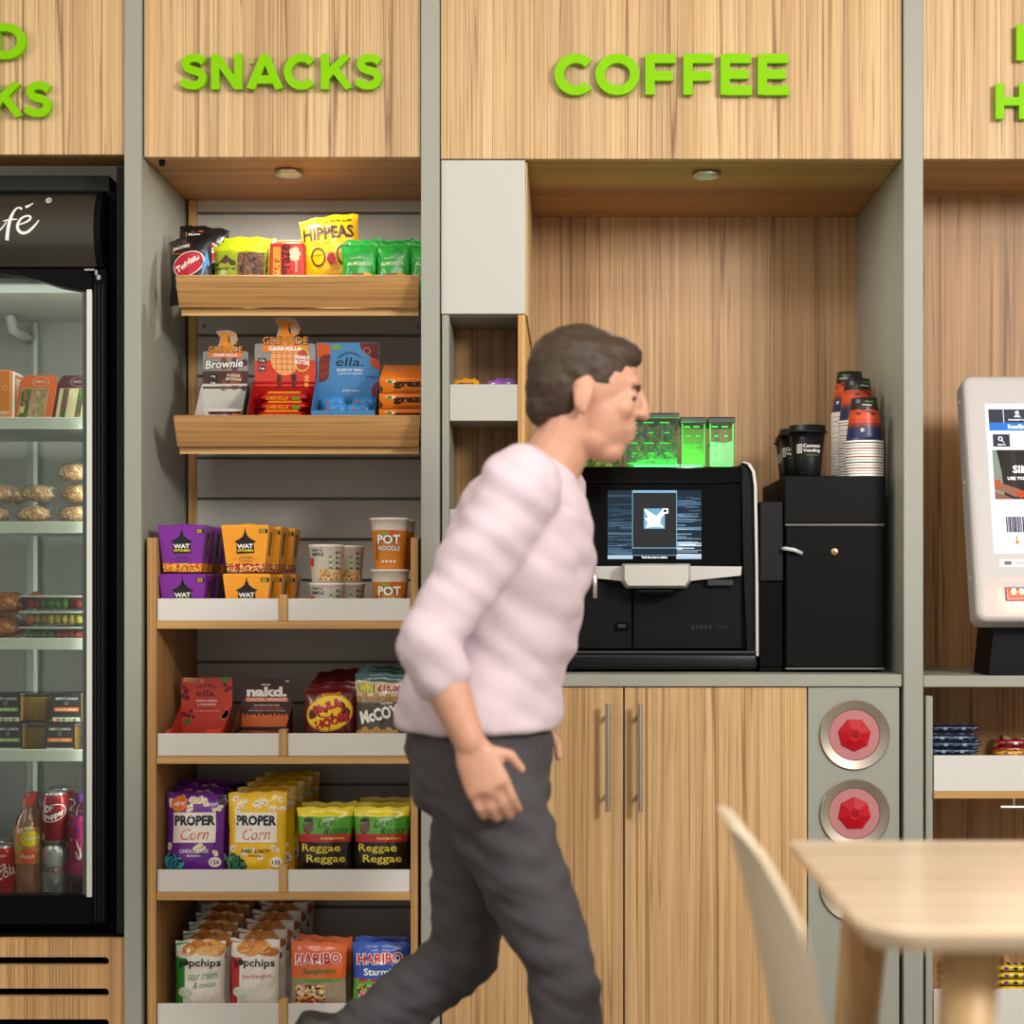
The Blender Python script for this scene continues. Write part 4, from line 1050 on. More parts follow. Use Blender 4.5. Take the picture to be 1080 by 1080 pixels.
# blue carton and pouches
BL = card('#4A86B8')
mb = display_carton(.138, .178, .115, .045, BL, card('#3A76A8'))
sf = lambda u, v, lay: (u*1.06, .056-.0004*lay, v+.010)
mb.mark(sf, [(-.064, .166), (-.04, .166), (-.034, .152), (-.044, .136), (-.064, .134)], ink('#C8541E'), 1); mb.mark(sf, leaf(-.036, .158, .026, .0), ink('#6A9A50'), 1.4)
mb.mark(sf, [(.024, .167), (.064, .167), (.064, .130), (.05, .135), (.03, .15)], ink('#6A2424'), 1); mb.mark(sf, leaf(.046, .135, .034, -.9), ink('#B84A2A'), 2); mb.disc(sf, .040, .150, .008, .008, ink('#B87060'), 2, 16, .75)
for i in range(5): mb.mark(sf, leaf(-.062, .08+.01*i, .034, .9-.05*i), ink(['#7A2A22', '#8A3428'][i % 2]), 1.2+.1*i)
mb.mark(sf, leaf(.055, .04, .045, 1.4), ink('#8A2A24'), 1.3)
mb.text(sf, 'DELICIOUSLY', .004, .146, .005, ink('#1A2A3A'), .05, 2, arch=-.012); mb.text(sf, 'ella.', .004, .126, .019, ink('#14202E'), .058, 2, 0, -.0, .2)
mb.text(sf, 'ENERGY BALL', .004, .108, .006, ink('#DCE8F0'), .055, 2); mb.text(sf, 'CACAO & ALMOND', .004, .100, .004, ink('#DCE8F0'), .05, 2)
mb.text(sf, 'NOT SINGLE', .048, .092, .004, ink('#14202E'), .028, 2, -.1); mb.text(sf, 'ENERGY BALLS', .004, .062, .004, ink('#DCE8F0'), .035, 2)
single_kind('ball_carton', mb, 'snack carton', None).put(PX(364, Y2), Y2+.03, TL(zt2, Y2+.03)+.014, 'blue energy ball display carton with dark script on the lower tray', rx=TH*.6)
k = single_kind('ball_pouch', None, '', '') if 0 else None
mb, sf = bag(.054, .044, .022, foil('#3A86C4'), 2, nu=12, nv=10, waist=0); mb.mark(sf, blob(-.012, .02, .008, 8, 1, .3), ink('#C8502A'), 2); mb.text(sf, 'ella', .010, .018, .006, ink('#DCE8F0'), .018, 2, 0, 0, .2)
k = single_kind('ball_pouch', mb, 'pouch', 'blue foil energy ball pouches piled in the blue carton')
for r in range(3):
    for c in range(2):
        yy, zz = on_slope(-.033+.029*r, .006+.006*r, yc, zc+.004)
        k.put(PX(364, Y2)-.030+.060*c, yy, zz+.010, 'blue foil pouch in the blue carton, %s row, %s side' % (['front', 'middle', 'back'][r], ['left', 'right'][c]), rz=[.12, -.15, .1, -.15][(r+c) % 4], rx=-.25, ry=[.1, -.12][c]*(1 if r % 2 else -1))
# orange cartons stack
mb = MB(); oc = card('#DE7418')
mb.box(-.06, .06, -.05, .05, 0, .034, oc, .003, 2); f = plane_sf(-.0502)
mb.text(f, 'graze', .008, .019, .016, ink('#2A1A10'), .075, 2, 0, .05); mb.text(f, 'COCOA & PEANUT OAT BOOST', .008, .006, .0035, ink('#5A2410'), .08, 2)
mb.mark(f, blob(-.035, .027, .010, 9, 1, .3, 1.3, .5), ink('#E8E0C8'), 1); mb.mark(f, leaf(-.044, .026, .014, .1), ink('#5A8A2A'), 1.5); mb.mark(f, [(-.058, .0), (-.052, .010), (-.058, .02)], ink('#3A2010'), 1)
k = single_kind('oat_carton', mb, 'snack carton', 'orange oat bar cartons at the right end of the lower tray')
for i in range(4): k.put(PX(429, .1)+.002*i, on_slope(.0, .035*i+.0, .145, 0)[0], TL(zt2, .145)+.003+.035*i*math.cos(TH), 'orange oat bar carton, %s of the stack of four at the tray right end' % ['bottom', 'second', 'third', 'top'][i], rx=TH)
# -- cubby packets
mb, sf = bag(.056, .085, .02, foil('#E89A1E'), 2, nu=12, nv=10, waist=0, crimp=.12); mb.mark(sf, [(-.018, .05), (.018, .05), (.016, .074), (-.016, .074)], ink('#1A1A1A'), 2); mb.text(sf, 'YO', .0, .062, .012, ink('#E8C020'), .02, 3, 0, .04)
single_kind('snack_pouch', mb, 'pouch', None).put(PX(491, .05), .06, CUB+.001, 'orange packet in the grey cubby tray left of the coffee machine', rx=-.1)
mb, sf = bag(.058, .085, .02, foil('#9A5AC0'), 3, nu=12, nv=10, waist=0, crimp=.12); mb.mark(sf, [(-.022, .05), (.022, .05), (.02, .075), (-.02, .075)], ink('#E0D8E8'), 2); mb.text(sf, 'YOYO', .0, .064, .012, ink('#1A1A2A'), .034, 3, 0, .06)
single_kind('snack_pouch', mb, 'pouch', None).put(PX(528, .05), .06, CUB+.001, 'purple packet in the grey cubby tray left of the coffee machine', rx=-.1)
# ================================================================== COFFEE MACHINE
def beans(cols, sc_): return chunks(cols, sc_, .45)
Ym = .10
bx0, bx1 = PX(586, Ym), PX(799, Ym); bz0 = tw+.0005; bzt = PZ(491, Ym)
t = thing('coffee_machine', 'black countertop bean-to-cup coffee machine with lit touch screen on the grey worktop', 'coffee machine', ((bx0+bx1)/2, .3, bz0))
GB_ = mat('#0C0C0D', .18, coat=.4); GM = mat('#0D0E0E', .45, spec=.12); GP_ = mat('#030303', .1, spec=.15)
MB().box(bx0+.012, bx1-.012, .13, .50, bz0+.046, bzt-.003, GM, .004).build('body', t, world=True)
# base with rounded front
MB().box(bx0, bx1, .095, .51, bz0+.006, bz0+.040, mat('#121314', .35, spec=.25), .008, 3).box(bx0+.002, bx1-.002, .099, .505, bz0+.0405, bz0+.0455, mat('#3A3B3C', .3), .001).build('base', t, world=True)
ft = MB()
for i, (x, y) in enumerate(((bx0+.03, .13), (bx1-.03, .13), (bx0+.03, .47), (bx1-.03, .47))):
    MB().cyl((x, y, bz0), .014, .0065, BLACK, seg=14).build('foot', t, world=True)
# curved side wings with bright edge
for s in (-1, 1):
    xo = bx1 if s > 0 else bx0
    prof = [(PX(785, Ym), PZ(487, Ym)), (PX(791, Ym), PZ(489, Ym)), (PX(796, Ym), PZ(497, Ym)), (PX(798, Ym), PZ(512, Ym)), (PX(799.5, Ym), PZ(600, Ym)), (PX(800, Ym), PZ(692, Ym))]
    inn = [(PX(789, Ym), PZ(692, Ym)), (PX(785, Ym), PZ(600, Ym)), (PX(783, Ym), PZ(512, Ym)), (PX(780, Ym), PZ(500, Ym)), (PX(776, Ym), PZ(493, Ym))]
    cx = (bx0+bx1)/2
    mir = (lambda p: p) if s > 0 else (lambda p: (2*cx-p[0], p[1]))
    pts = [mir(p) for p in prof+inn]
    w_ = MB().prism(pts, .112, .46, mat('#0A0A0B', .35, spec=.2)); w_.build('side_wing', t, world=True)
    e_ = []
    for a, b in zip(prof, prof[1:]): pass
    ed = [mir((p[0]+.0005, p[1]+.0005)) for p in prof]; ed2 = [mir((p[0]-.0055, p[1]-.001)) for p in prof]
    MB().prism(ed+ed2[::-1], .1, .1115, mat('#D8D4CE', .3, .8)).build('silver_edge', t, world=True)
# upper fascia: top band and glass
fx0, fx1 = PX(601, Ym), PX(782, Ym)
MB().box(fx0-.004, PX(783, Ym), .105, .129, PZ(509, Ym), PZ(492, Ym), GP_, .003).build('top_band', t, world=True)
MB().box(fx0, fx1, .108, .129, PZ(596.5, Ym), PZ(509.6, Ym), GP_, .0015).build('glass_front', t, world=True)
# screen with its picture
sx0, sx1, sz0, sz1 = PX(641, Ym), PX(740, Ym), PZ(589.5, Ym), PZ(517, Ym)
ys = .1075
def em(h, k=1.0): return mat(h, .3, emit=k)
m = MB(); m.box(sx0, sx1, ys-.0004, ys, sz0, sz1, em('#26343F', 1))
sf = lambda u, v, lay: (sx0+u*(sx1-sx0), ys-.0005-.0001*lay, sz0+v*(sz1-sz0))
rd = random.Random(4)
for i in range(150):
    v = rd.random()**1.3*.93; side = rd.random() < .5; a = rd.uniform(0, .24) if side else rd.uniform(.74, .96); l = rd.uniform(.05, .26)
    u0, u1 = (max(0, a-l*.5), min(.262, a+l)) if side else (max(.738, a-l), min(1, a+l*.5))
    br = (1-v)*(.25 if side else 1.0)+.12
    cl = ['#3A5062', '#54708A', '#7898B0', '#A8C4D8', '#E4F0FA'][min(4, int(br*4.2*rd.uniform(.6, 1.15)))]
    m.patch(sf, u0, u1, v, v+rd.uniform(.006, .018), em(cl, 1), 1+i*.02, 1, 1)
m.patch(sf, 0, 1, .0, .055, em('#B8D4E8', 1), 4.5, 1, 1)
m.patch(sf, .262, .738, .155, 1, em('#8CC0DC', 1.0), 5, 1, 1); m.patch(sf, .268, .732, .165, .965, em('#343434', 1), 6, 1, 1)
m.patch(sf, .268, .732, 0, .05, em('#0A0A0A', 1), 6, 1, 1); m.text(sf, 'Touch the screen to continue.', .5, .026, .032, em('#FFFFFF', 1.6), .28, 7)
m.patch(sf, .385, .61, .44, .735, em('#7FB2CC', 1), 7, 1, 1)
m.mark(sf, [(.41, .455), (.43, .53), (.395, .60), (.44, .59), (.39, .73), (.52, .62), (.60, .735), (.62, .68), (.57, .61), (.555, .53), (.595, .46), (.53, .475), (.46, .47)], em('#FFFFFF', 2.2), 8)
m.patch(sf, .585, .645, .665, .735, em('#F4F4FF', 2), 8, 1, 1); m.patch(sf, .594, .63, .682, .722, em('#20242C', 1), 9, 1, 1)
m.build('touch_screen', t, world=True)
# silver fascia wings and spout block
SV = mat('#D2CFC8', .32, .55)
ya = .075
for s in (-1, 1):
    cxp = 691.5
    f = lambda p: (PX(p[0] if s < 0 else 2*cxp-p[0], .09), PZ(p[1], .09))
    pts = [f(p) for p in ((600.5, 597.5), (656, 597), (656, 613), (645, 611.5), (601.5, 607))]
    MB().prism(pts, .092, .1075, SV).build('silver_wing', t, world=True)
sp = []
for (y, z, ins) in ((.106, 0, 0), (.072, 0, .003), (.05, 0, .012)): pass
spx0, spx1, spz0, spz1 = PX(655.5, ya), PX(728, ya), PZ(620.5, ya), PZ(594.5, ya)
b_ = MB()
def oct_(x0, x1, z0, z1, c, y): return [(x0, y, z1-c*.3), (x0+c*.3, y, z1), (x1-c*.3, y, z1), (x1, y, z1-c*.3), (x1, y, z0+c*1.6), (x1-c*1.2, y, z0), (x0+c*1.2, y, z0), (x0, y, z0+c*1.6)]
A_ = oct_(spx0, spx1, spz0, spz1, .008, .107); B_ = oct_(spx0+.001, spx1-.001, spz0+.001, spz1-.0005, .008, .05); C_ = oct_(spx0+.006, spx1-.006, spz0+.006, spz1-.004, .007, .041)
n = 8; b_.add(A_+B_+C_, [tuple(range(2*n, 3*n))]+[(j*n+i, j*n+(i+1) % n, (j+1)*n+(i+1) % n, (j+1)*n+i) for j in range(2) for i in range(n)]+[tuple(range(n-1, -1, -1))], SV, False)
b_.build('spout_housing', t, world=True)
o = MB().box(PX(672, .07), PX(711, .07), .055, .10, spz0-.011, spz0-.0005, GM, .003).box(PX(680, .07), PX(703, .07), .058, .09, spz0-.014, spz0-.0115, BLACK, .001).build('spout', t, world=True)
MB().tube([(PX(627.5, .06), .090, PZ(600, .06)), (PX(627.5, .06), .062, PZ(602, .06)), (PX(627.5, .06), .052, PZ(608, .06)), (PX(627.5, .06), .052, PZ(631, .06))], .0052, mat('#D8D4CE', .25, .7), 14).build('water_nozzle', t, world=True)
# lower doors
for (a, b2) in ((601, 667), (668, 783)):
    MB().box(PX(a, Ym), PX(b2, Ym)-.0006, .112, .129, PZ(684.5, Ym), PZ(608, Ym), mat('#0F1010', .5, spec=.12), .002).build('front_door', t, world=True)
MB().box(PX(649, Ym), PX(663, Ym), .104, .1115, PZ(664.5, Ym), PZ(656.5, Ym), BLACK, .002).box(PX(652, Ym), PX(660, Ym), .101, .1035, PZ(662.5, Ym), PZ(658, Ym), mat('#2A2B2C', .3), .001).build('door_latch', t, world=True)
MB().box(PX(746, .09), PX(774, .09), .095, .1115, PZ(618, .09), PZ(611, .09), mat('#2C2D2E', .35), .002).build('grip', t, world=True)
m = MB(); sf = plane_sf(.1112)
m.text(sf, 'Klasse', PX(737, Ym), PZ(662, Ym), .008, mat('#2A2B2C', .3), .036, 2, 0, .03, .2) if 0 else m.text(sf, 'Nio', PX(762, Ym), PZ(661.5, Ym), .0085, mat('#050505', .3), .026, 2, 0, .04, .25)
for i in range(5): m.box(PX(730+4.5*i, Ym), PX(733+4.5*i, Ym), .1106, .1116, PZ(664, Ym), PZ(659.5, Ym), mat('#101112', .3))
m.build('badge', t, world=True)
# hoppers
LED = em('#10E030', 7.0)
def hopper(a, b2, top, fill, lab, ybk, g, lidm, leds, fh=1.0):
    Yh = .17
    x0, x1, zt_, zb_ = PX(a, Yh), PX(b2, Yh), PZ(top, Yh), bzt+.0005
    q = thing('hopper', lab, 'hopper', ((x0+x1)/2, (Yh+ybk)/2, zb_), 'clear hoppers on top of the coffee machine')
    gm = glass('hopper_glass', '#F0FFF0', .10, .03, .96)
    h = MB(); th = .003
    for (u0, u1, v0, v1) in ((x0, x1, Yh, Yh+th), (x0, x1, ybk-th, ybk), (x0, x0+th, Yh+th, ybk-th), (x1-th, x1, Yh+th, ybk-th)): h.box(u0, u1, v0, v1, zb_+.002, zt_-.012, gm)
    h.build('container', q, world=True)
    MB().box(x0-.001, x1+.001, Yh-.001, ybk+.001, zt_-.0115, zt_-.002, mat('#4A4C4A', .35), .001).box(x0-.001, x1+.001, Yh-.001, ybk+.001, zt_-.0015, zt_, GM, .0006).build('lid', q, world=True)
    # filling: a heap with uneven surface
    H = (zt_-zb_-.016)*fh; bmx = MB(); nu, nv = 14, 10; vs = []
    fx0_, fx1_, fy0, fy1 = x0+th+.001, x1-th-.001, Yh+th+.001, ybk-.03
    for j in range(nv+1):
        for i in range(nu+1):
            xx = fx0_+(fx1_-fx0_)*i/nu; yy = fy0+(fy1-fy0)*j/nv
            vs.append((xx, yy, zb_+.003+H*(.9+.10*noise.noise(Vector((xx*40, yy*40, 3))))))
    bmx.add(vs, [(j*(nu+1)+i, j*(nu+1)+i+1, (j+1)*(nu+1)+i+1, (j+1)*(nu+1)+i) for j in range(nv) for i in range(nu)], fill, True)
    fv = [(fx0_+(fx1_-fx0_)*i/nu, fy0, zb_+.003) for i in range(nu+1)]
    bmx.add(fv+vs[:nu+1], [(i, i+1, nu+2+i, nu+1+i) for i in range(nu)], fill)
    bmx.build('filling', q, world=True)
    # glowing dashes for the LED reflections, edges added for the green glow
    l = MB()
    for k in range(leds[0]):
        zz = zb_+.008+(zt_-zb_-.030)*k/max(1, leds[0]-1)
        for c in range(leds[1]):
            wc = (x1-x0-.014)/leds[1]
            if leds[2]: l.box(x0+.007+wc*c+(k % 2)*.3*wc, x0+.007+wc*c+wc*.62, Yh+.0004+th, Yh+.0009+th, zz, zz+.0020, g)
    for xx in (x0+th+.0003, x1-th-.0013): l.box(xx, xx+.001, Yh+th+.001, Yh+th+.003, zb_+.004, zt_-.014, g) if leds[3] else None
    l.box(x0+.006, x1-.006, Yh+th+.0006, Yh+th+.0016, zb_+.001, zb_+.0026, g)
    l.build('led_glow', q, world=True)
    return q
CB = ['#3A2412', '#5A3A1C', '#241408', '#6A4420', '#2A3A10']  # greens among the bean colours paint in the LED glow
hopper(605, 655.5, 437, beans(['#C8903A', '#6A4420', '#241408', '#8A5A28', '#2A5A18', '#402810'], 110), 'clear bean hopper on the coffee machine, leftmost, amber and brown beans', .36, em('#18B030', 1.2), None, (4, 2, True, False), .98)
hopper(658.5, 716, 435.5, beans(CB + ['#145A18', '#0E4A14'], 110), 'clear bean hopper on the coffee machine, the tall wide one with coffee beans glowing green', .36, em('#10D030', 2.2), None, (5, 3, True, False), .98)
hopper(718, 745, 440, mat('#7A8A3A', .8), 'narrow clear powder hopper glowing green, left of the white powder one', .33, em('#10E838', 3.5), None, (5, 2, True, True), .97)  # powder colours here and below are tinted with the green glow
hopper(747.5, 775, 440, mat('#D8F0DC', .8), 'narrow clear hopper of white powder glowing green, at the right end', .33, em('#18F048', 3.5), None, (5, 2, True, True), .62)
g = bpy.data.lights.new('hopper_lamp', 'AREA'); g.shape = 'RECTANGLE'; g.size = .15; g.size_y = .02; g.energy = .45; g.color = (.05, 1, .15)
go = bpy.data.objects.new('hopper_lamp', g); go.location = (PX(705, .17), .155, bzt+.004); go.rotation_euler = (R(180-25), 0, 0); COL.objects.link(go)

# ================================================================== SIDE COOLER and cups
Yc = .08
t = thing('milk_cooler', 'tall black milk cooler with brass lock right of the coffee machine', 'cooler', (PX(885, Yc), .3, bz0))
cx0, cx1 = PX(828.5, Yc), PX(933, Yc)
CBK = mat('#0B0B0B', .5, spec=.1)
MB().box(cx0, cx1, .095, .50, bz0+.012, PZ(554, Yc)+.000, CBK, .002).build('body', t, world=True)
MB().box(cx0-.002, cx1+.001, .08, .50, PZ(551.5, Yc), PZ(502, Yc), mat('#0D0D0D', .5, spec=.12), .002).build('top_box', t, world=True)
MB().box(cx0+.001, cx1-.001, .079, .094, PZ(703.5, Yc), PZ(555, Yc), mat('#0B0B0B', .5, spec=.1), .002).build('door', t, world=True)
MB().box(cx0, cx1, .0855, .094, PZ(554.6, Yc), PZ(552, Yc), mat('#6A6660', .3, .8)).build('trim_strip', t, world=True)
MB().box(cx0, cx1, .082, .094, PZ(706, Yc), PZ(704.3, Yc), mat('#8A867E', .3, .8)).build('bottom_strip', t, world=True)
MB().lathe([(0, -.004), (.0062, -.004), (.0085, -.003), (.009, 0)], mat('#B89A6A', .3, 1), 24, (PX(880, Yc), .0785, PZ(582, Yc)), 'Y').box(PX(880, Yc)-.0007, PX(880, Yc)+.0007, .0735, .0745, PZ(584, Yc), PZ(580, Yc), BLACK).build('lock', t, world=True)
for x in (cx0+.02, cx1-.02):
    for y in (.12, .46): MB().cyl((x, y, bz0), .010, .0125, BLACK, seg=12).build('foot', t, world=True)
t = thing('payment_tower', 'slim black unit between the coffee machine and the milk cooler', 'unit', (PX(813, .07), .2, bz0))
px0, px1 = PX(801.5, .09), PX(826.3, .09)
MB().box(px0, px1, .09, .40, PZ(613, .09), PZ(529, .09), mat('#131415', .4, spec=.2), .002).build('upper_housing', t, world=True)
MB().box(px0, px1, .095, .40, bz0+.012, PZ(613.6, .09), mat('#060606', .3, spec=.1), .001).build('lower_housing', t, world=True)
MB().box(px0, px1, .10, .39, bz0, bz0+.0118, BLACKM).build('base', t, world=True)
single('milk_tube', MB().tube([(PX(827, .06), .086, PZ(578.5, .06)), (PX(829, .06), .070, PZ(578.5, .06)), (PX(838, .06), .064, PZ(580, .06)), (PX(846.5, .06), .072, PZ(583.5, .06))], .0042, mat('#C8CCCA', .3), 12), 'short clear white tube across the front of the black cooler', 'tube', (PX(837, .06), .068, PZ(580, .06)))
ct_z = PZ(502, Yc)+.0005
# black lidded reusable cups
mb = MB(); KC = mat('#0D0D0F', .45, spec=.2)
mb.lathe([(0, 0), (.0285, 0), (.0295, .002), (.039, .094), (0, .094)], KC, 36)
def csf(r0, r1, h):
    def f(u, v, lay):
        r = r0+(r1-r0)*v/h+.0003*lay+.0003; a = -PI/2+u/r; return (r*math.cos(a), r*math.sin(a), v)
    return f
sf = csf(.0293, .039, .094)
mb.text(sf, 'Connect', .006, .066, .0078, ink(W_), .040, 1, 0, .02); mb.text(sf, 'Vending', .006, .055, .0088, ink(W_), .040, 1, 0, .02); mb.text(sf, 'simply enjoy', .008, .046, .0042, ink('#5A8A1A'), .032, 1)
for i in range(4):
    for j in range(5): mb.patch(sf, -.029+.0035*i, -.0265+.0035*i, .050+.0042*j, .0528+.0042*j, ink(W_), 1, 1, 1)
o = thing('travel_cup', 'x', 'cup'); mb.build('cup_body', o)
MB().lathe([(.0395, .094), (.0435, .0945), (.044, .099), (.041, .100), (.040, .111), (.036, .112), (.034, .107), (0, .107)], KC, 36).build('lid', o)
k = Kind(o, 'cup', 'black lidded travel cups on the black cooler')
yl = .125
k.put(PX(853, .1), yl, ct_z, 'black lidded travel cup with white lettering, frontmost on the cooler', rz=0)
for i, (px, y) in enumerate(((841, .215), (839, .310), (836, .405))): k.put(PX(px, y), y, ct_z, 'black lidded travel cup on the cooler, %s behind the lettered front cup' % ['directly', 'second', 'third'][i], rz=-.5)
# stacks of printed paper cups (inverted)
def pcup():
    mb = MB(); H = .098; r0, r1 = .0405, .0285
    n = 14; pr = [(r0+.0018, 0, mat(W_, .4)), (r0+.002, .004, mat(W_, .4)), (r0-.0005, .0045, mat('#15244A', .4))]
    cols = [(.10, '#16264E'), (.24, '#1A2A5A'), (.32, '#3A2A50'), (.40, '#8A3428'), (.50, '#C8421E'), (.62, '#D84C1E'), (.72, '#C0401C'), (.78, '#171614'), (1.0, '#1A1A18')]
    for f, h in cols: pr.append((r0-.0005+(r1-r0)*f, .0045+(H-.0045)*f, mat(h, .4)))
    pp = [(p[0], p[1], pr[i+1][2] if i+1 < len(pr) else p[2]) for i, p in enumerate(pr)]
    mb.lathe(pp+[(r1-.002, H, mat('#222222', .5)), (r1-.003, H-.004, mat('#222222', .5)), (0, H-.004)], W_ and mat('#222222', .5), 36)
    sf = csf(r0-.0003, r1-.0003, H)
    for i in range(5): mb.mark(sf, blob(-.022+.011*i, .062+.005*((i*2) % 3), .005, 8, i, .3, 1.5, .6), ink('#3A1A14'), 1)
    mb.text(sf, 'Connect', .004, .089, .0045, ink('#5AA02A'), .022, 1); mb.text(sf, 'Vending', -.002, .081, .0045, ink(W_), .022, 1); mb.text(sf, '98', -.014, .026, .009, ink(W_), .008, 1, PI/2)
    return mb
o = pcup().build('paper_cup')
# rim-only view ring for nested cups lower in a stack: only the lowest centimetre shows
def ringcup(c1):
    mb = MB(); r0 = .0405; mb.lathe([(r0+.0018, 0, mat(W_, .4)), (r0+.002, .0035, mat(c1, .4)), (r0-.0002, .0040, mat(c1, .4)), (r0-.0006, .0062, mat(c1, .4)), (r0-.004, .0063, mat(c1, .4)), (r0-.006, .0015, mat(W_, .4)), (r0+.0018, 0)], mat(W_, .4), 36); return mb
PG = 'printed paper cups in the three upside-down stacks on the cooler'
k = Kind(o, 'cup', PG)
kinds = [Kind(ringcup(h).build('paper_cup'), 'cup', PG) for h in ('#E0DCD4', '#D0552E', '#E4E0DA', '#2A3A66')]
stk = [(909.5, .128, 498, 457.5, 'front'), (905, .222, 498, 420, 'middle'), (893, .31, 498, 410, 'rear')]
tops = [422, 401, 393]
pos = {'front': (PX(911.5, .128), .128), 'middle': (PX(904, .222), .222), 'rear': (PX(896, .315), .315)}
ncup = {'front': 12, 'middle': 22, 'rear': 29}
for nm in ('front', 'middle', 'rear'):
    x, y = pos[nm]
    topz = PZ({'front': 420.5, 'middle': 400.5, 'rear': 393}[nm], y)
    n_ = ncup[nm]; base = topz-.098; pit = (base-ct_z)/n_
    for i in range(n_):
        kinds[[0, 2, 1, 0, 3, 2, 1][i % 7]].put(x, y, ct_z+.0003+pit*i, 'paper cup rim nested in the %s paper cup stack on the cooler' % nm)
    k.put(x, y, base+.0003, 'orange, navy and black paper cup on top of the %s stack' % nm, rz={'front': .1, 'middle': .5, 'rear': -.6}[nm])

# ================================================================== CHECKOUT KIOSK
yt_, yb_ = .05, -.08
zk0, zk1 = PZ(655, yb_), PZ(395.5, yt_)
kx0 = PX(1015, yt_); kw = .37; kh = math.hypot(zk1-zk0, yt_-yb_); th = math.atan2(yt_-yb_, zk1-zk0)
t = thing('checkout_kiosk', 'white self-checkout kiosk with lit touch screen and red scanner on the right worktop', 'kiosk', (kx0+kw/2, yb_+.02, PZ(712.5)+.0005))
def KT(u, o, v): return (kx0+u, yb_+math.sin(th)*v+math.cos(th)*o, zk0+math.cos(th)*v-math.sin(th)*o)   # o: depth behind the face
def kmesh(mb): mb.v = [KT(*v) for v in mb.v]; return mb
WK = mat('#BFBBB8', .4, spec=.3)
b_ = bmesh.new(); bmesh.ops.create_cube(b_, size=1)
for v in b_.verts: v.co = Vector((kw/2+v.co.x*kw, .03+v.co.y*.06, kh/2+v.co.z*kh))
ve = [e for e in b_.edges if abs(e.verts[0].co.y-e.verts[1].co.y) > .01]
bmesh.ops.bevel(b_, geom=ve, offset=.02, segments=5, profile=.5, affect='EDGES')
fe = [e for e in b_.edges if all(v.co.y < .001 for v in e.verts)]
bmesh.ops.bevel(b_, geom=fe, offset=.016, segments=4, profile=.6, affect='EDGES')
mb = MB(); mb.bm(b_, WK, True); mb.sm = [False if i >= 0 else True for i in range(len(mb.f))]
kmesh(mb).build('housing', t, world=True)
for v in (.49, .31, .10): kmesh(MB().cyl((-.0015, .035, v), .0035, .0015, mat('#F0EEEA', .3), 'X', 12)).build('side_bolt', t, world=True)
sc0, sc1, sv0, sv1 = .044, .326, kh-.395, kh-.066
mb = MB(); mb.box(sc0, sc1, -.0012, -.0002, sv0, sv1, em('#FFFFFF', 1.1))
sf = lambda u, v, lay: (sc0+u, -.0014-.0002*lay, sv1-v)      # v downwards
def scr(u0, u1, v0, v1, h, lay=1, k=1.0): mb.patch(sf, u0, u1, v0, v1, em(h, k), lay, 1, 1)
scr(.006, .037, .012, .042, '#4A4853'); scr(.0385, .28, .012, .042, '#4A4853'); scr(.006, .28, .042, .060, '#3F86E6', 1)
mb.disc(sf, .067, .020, .0042, .0045, em('#FFFFFF', 1.4), 2, 14); mb.mark(sf, [(.060, .030), (.074, .030), (.072, .026), (.062, .026)], em('#FFFFFF', 1.4), 2)
def stext(s_, u, v, h, w_, c='#FFFFFF', k=1.5, lay=3, rot=0):
    f2 = lambda a, b, lay_: sf(a, -b, lay_)
    mb.text(f2, s_, u, -v, h, em(c, k), w_, lay, rot, .03)
stext('Account Login', .070, .036, .0052, .046); stext('Scan/Enter Item', .082, .051, .010, .074)
scr(.012, .048, .068, .096, '#45434E'); mb.disc(sf, .028, .078, .005, .005, em('#FFFFFF', 1.4), 2, 16, .6); mb.mark(sf, [(.031, .081), (.036, .086), (.035, .087), (.030, .082)], em('#FFFFFF', 1.4), 2); stext('Search', .030, .091, .0038, .016)
scr(.009, .28, .103, .212, '#3A3330')
for i in range(9): scr(.018+.03*i, .028+.03*i, .103, .2118, ['#332C2A', '#443C38'][i % 2], 1.3)
mb.mark(sf, [(.009, .103), (.018, .103), (.026, .150), (.030, .212), (.009, .212)], em('#A0A896', .9), 1.6)
mb.mark(sf, [(.009, .172), (.022, .176), (.040, .182), (.062, .190), (.075, .200), (.070, .206), (.050, .206), (.030, .196), (.009, .190)], em('#B07A5E', .9), 2)
mb.mark(sf, [(.009, .196), (.03, .203), (.05, .212), (.009, .212)], em('#A87058', .9), 2); mb.mark(sf, [(.010, .170), (.022, .168), (.024, .184), (.012, .188)], em('#D8683A', .9), 2.4)
mb.mark(sf, [(.052, .198), (.072, .192), (.082, .202), (.062, .210)], em('#E0502A', 1), 2.4); mb.mark(sf, [(.072, .198), (.12, .188), (.13, .208), (.08, .211)], em('#2A3440', 1), 2.6)
stext('SIMPLY', .088, .146, .017, .076); stext('USE YOUR CARD', .078, .166, .0072, .080)
for i, (a, w_) in enumerate(((0, .002), (.004, .001), (.0065, .0025), (.0105, .001), (.013, .002), (.0165, .0035), (.0215, .001), (.024, .002), (.0275, .001), (.030, .0015), (.034, .0025))): scr(.029+a, .029+a+w_+.0008, .250, .284, ['#1A1830', '#4A2A60'][i % 2])
scr(.0480, .0510, .291, .304, '#E8A030'); mb.mark(sf, [(.044, .303), (.055, .303), (.0495, .312)], em('#E8A030', 1), 1.5)
kmesh(mb).build('screen', t, world=True)
m_ = MB(); m_.box(sc0+.010, sc0+.20, -.0010, -.0002, kh-.425, kh-.408, mat('#EAE6E2', .4))
s2 = lambda u, v, lay: (u, -.0012-.0002*lay, v)
m_.patch(s2, sc0+.02, sc0+.035, kh-.420, kh-.412, ink('#4A4A52'), 1, 1, 1); m_.text(s2, 'SCAN HERE', sc0+.058, kh-.416, .004, ink('#55555A'), .030, 1); kmesh(m_).build('sticker', t, world=True)
m_ = MB(); ux = sc0+.045; vz = kh-.482
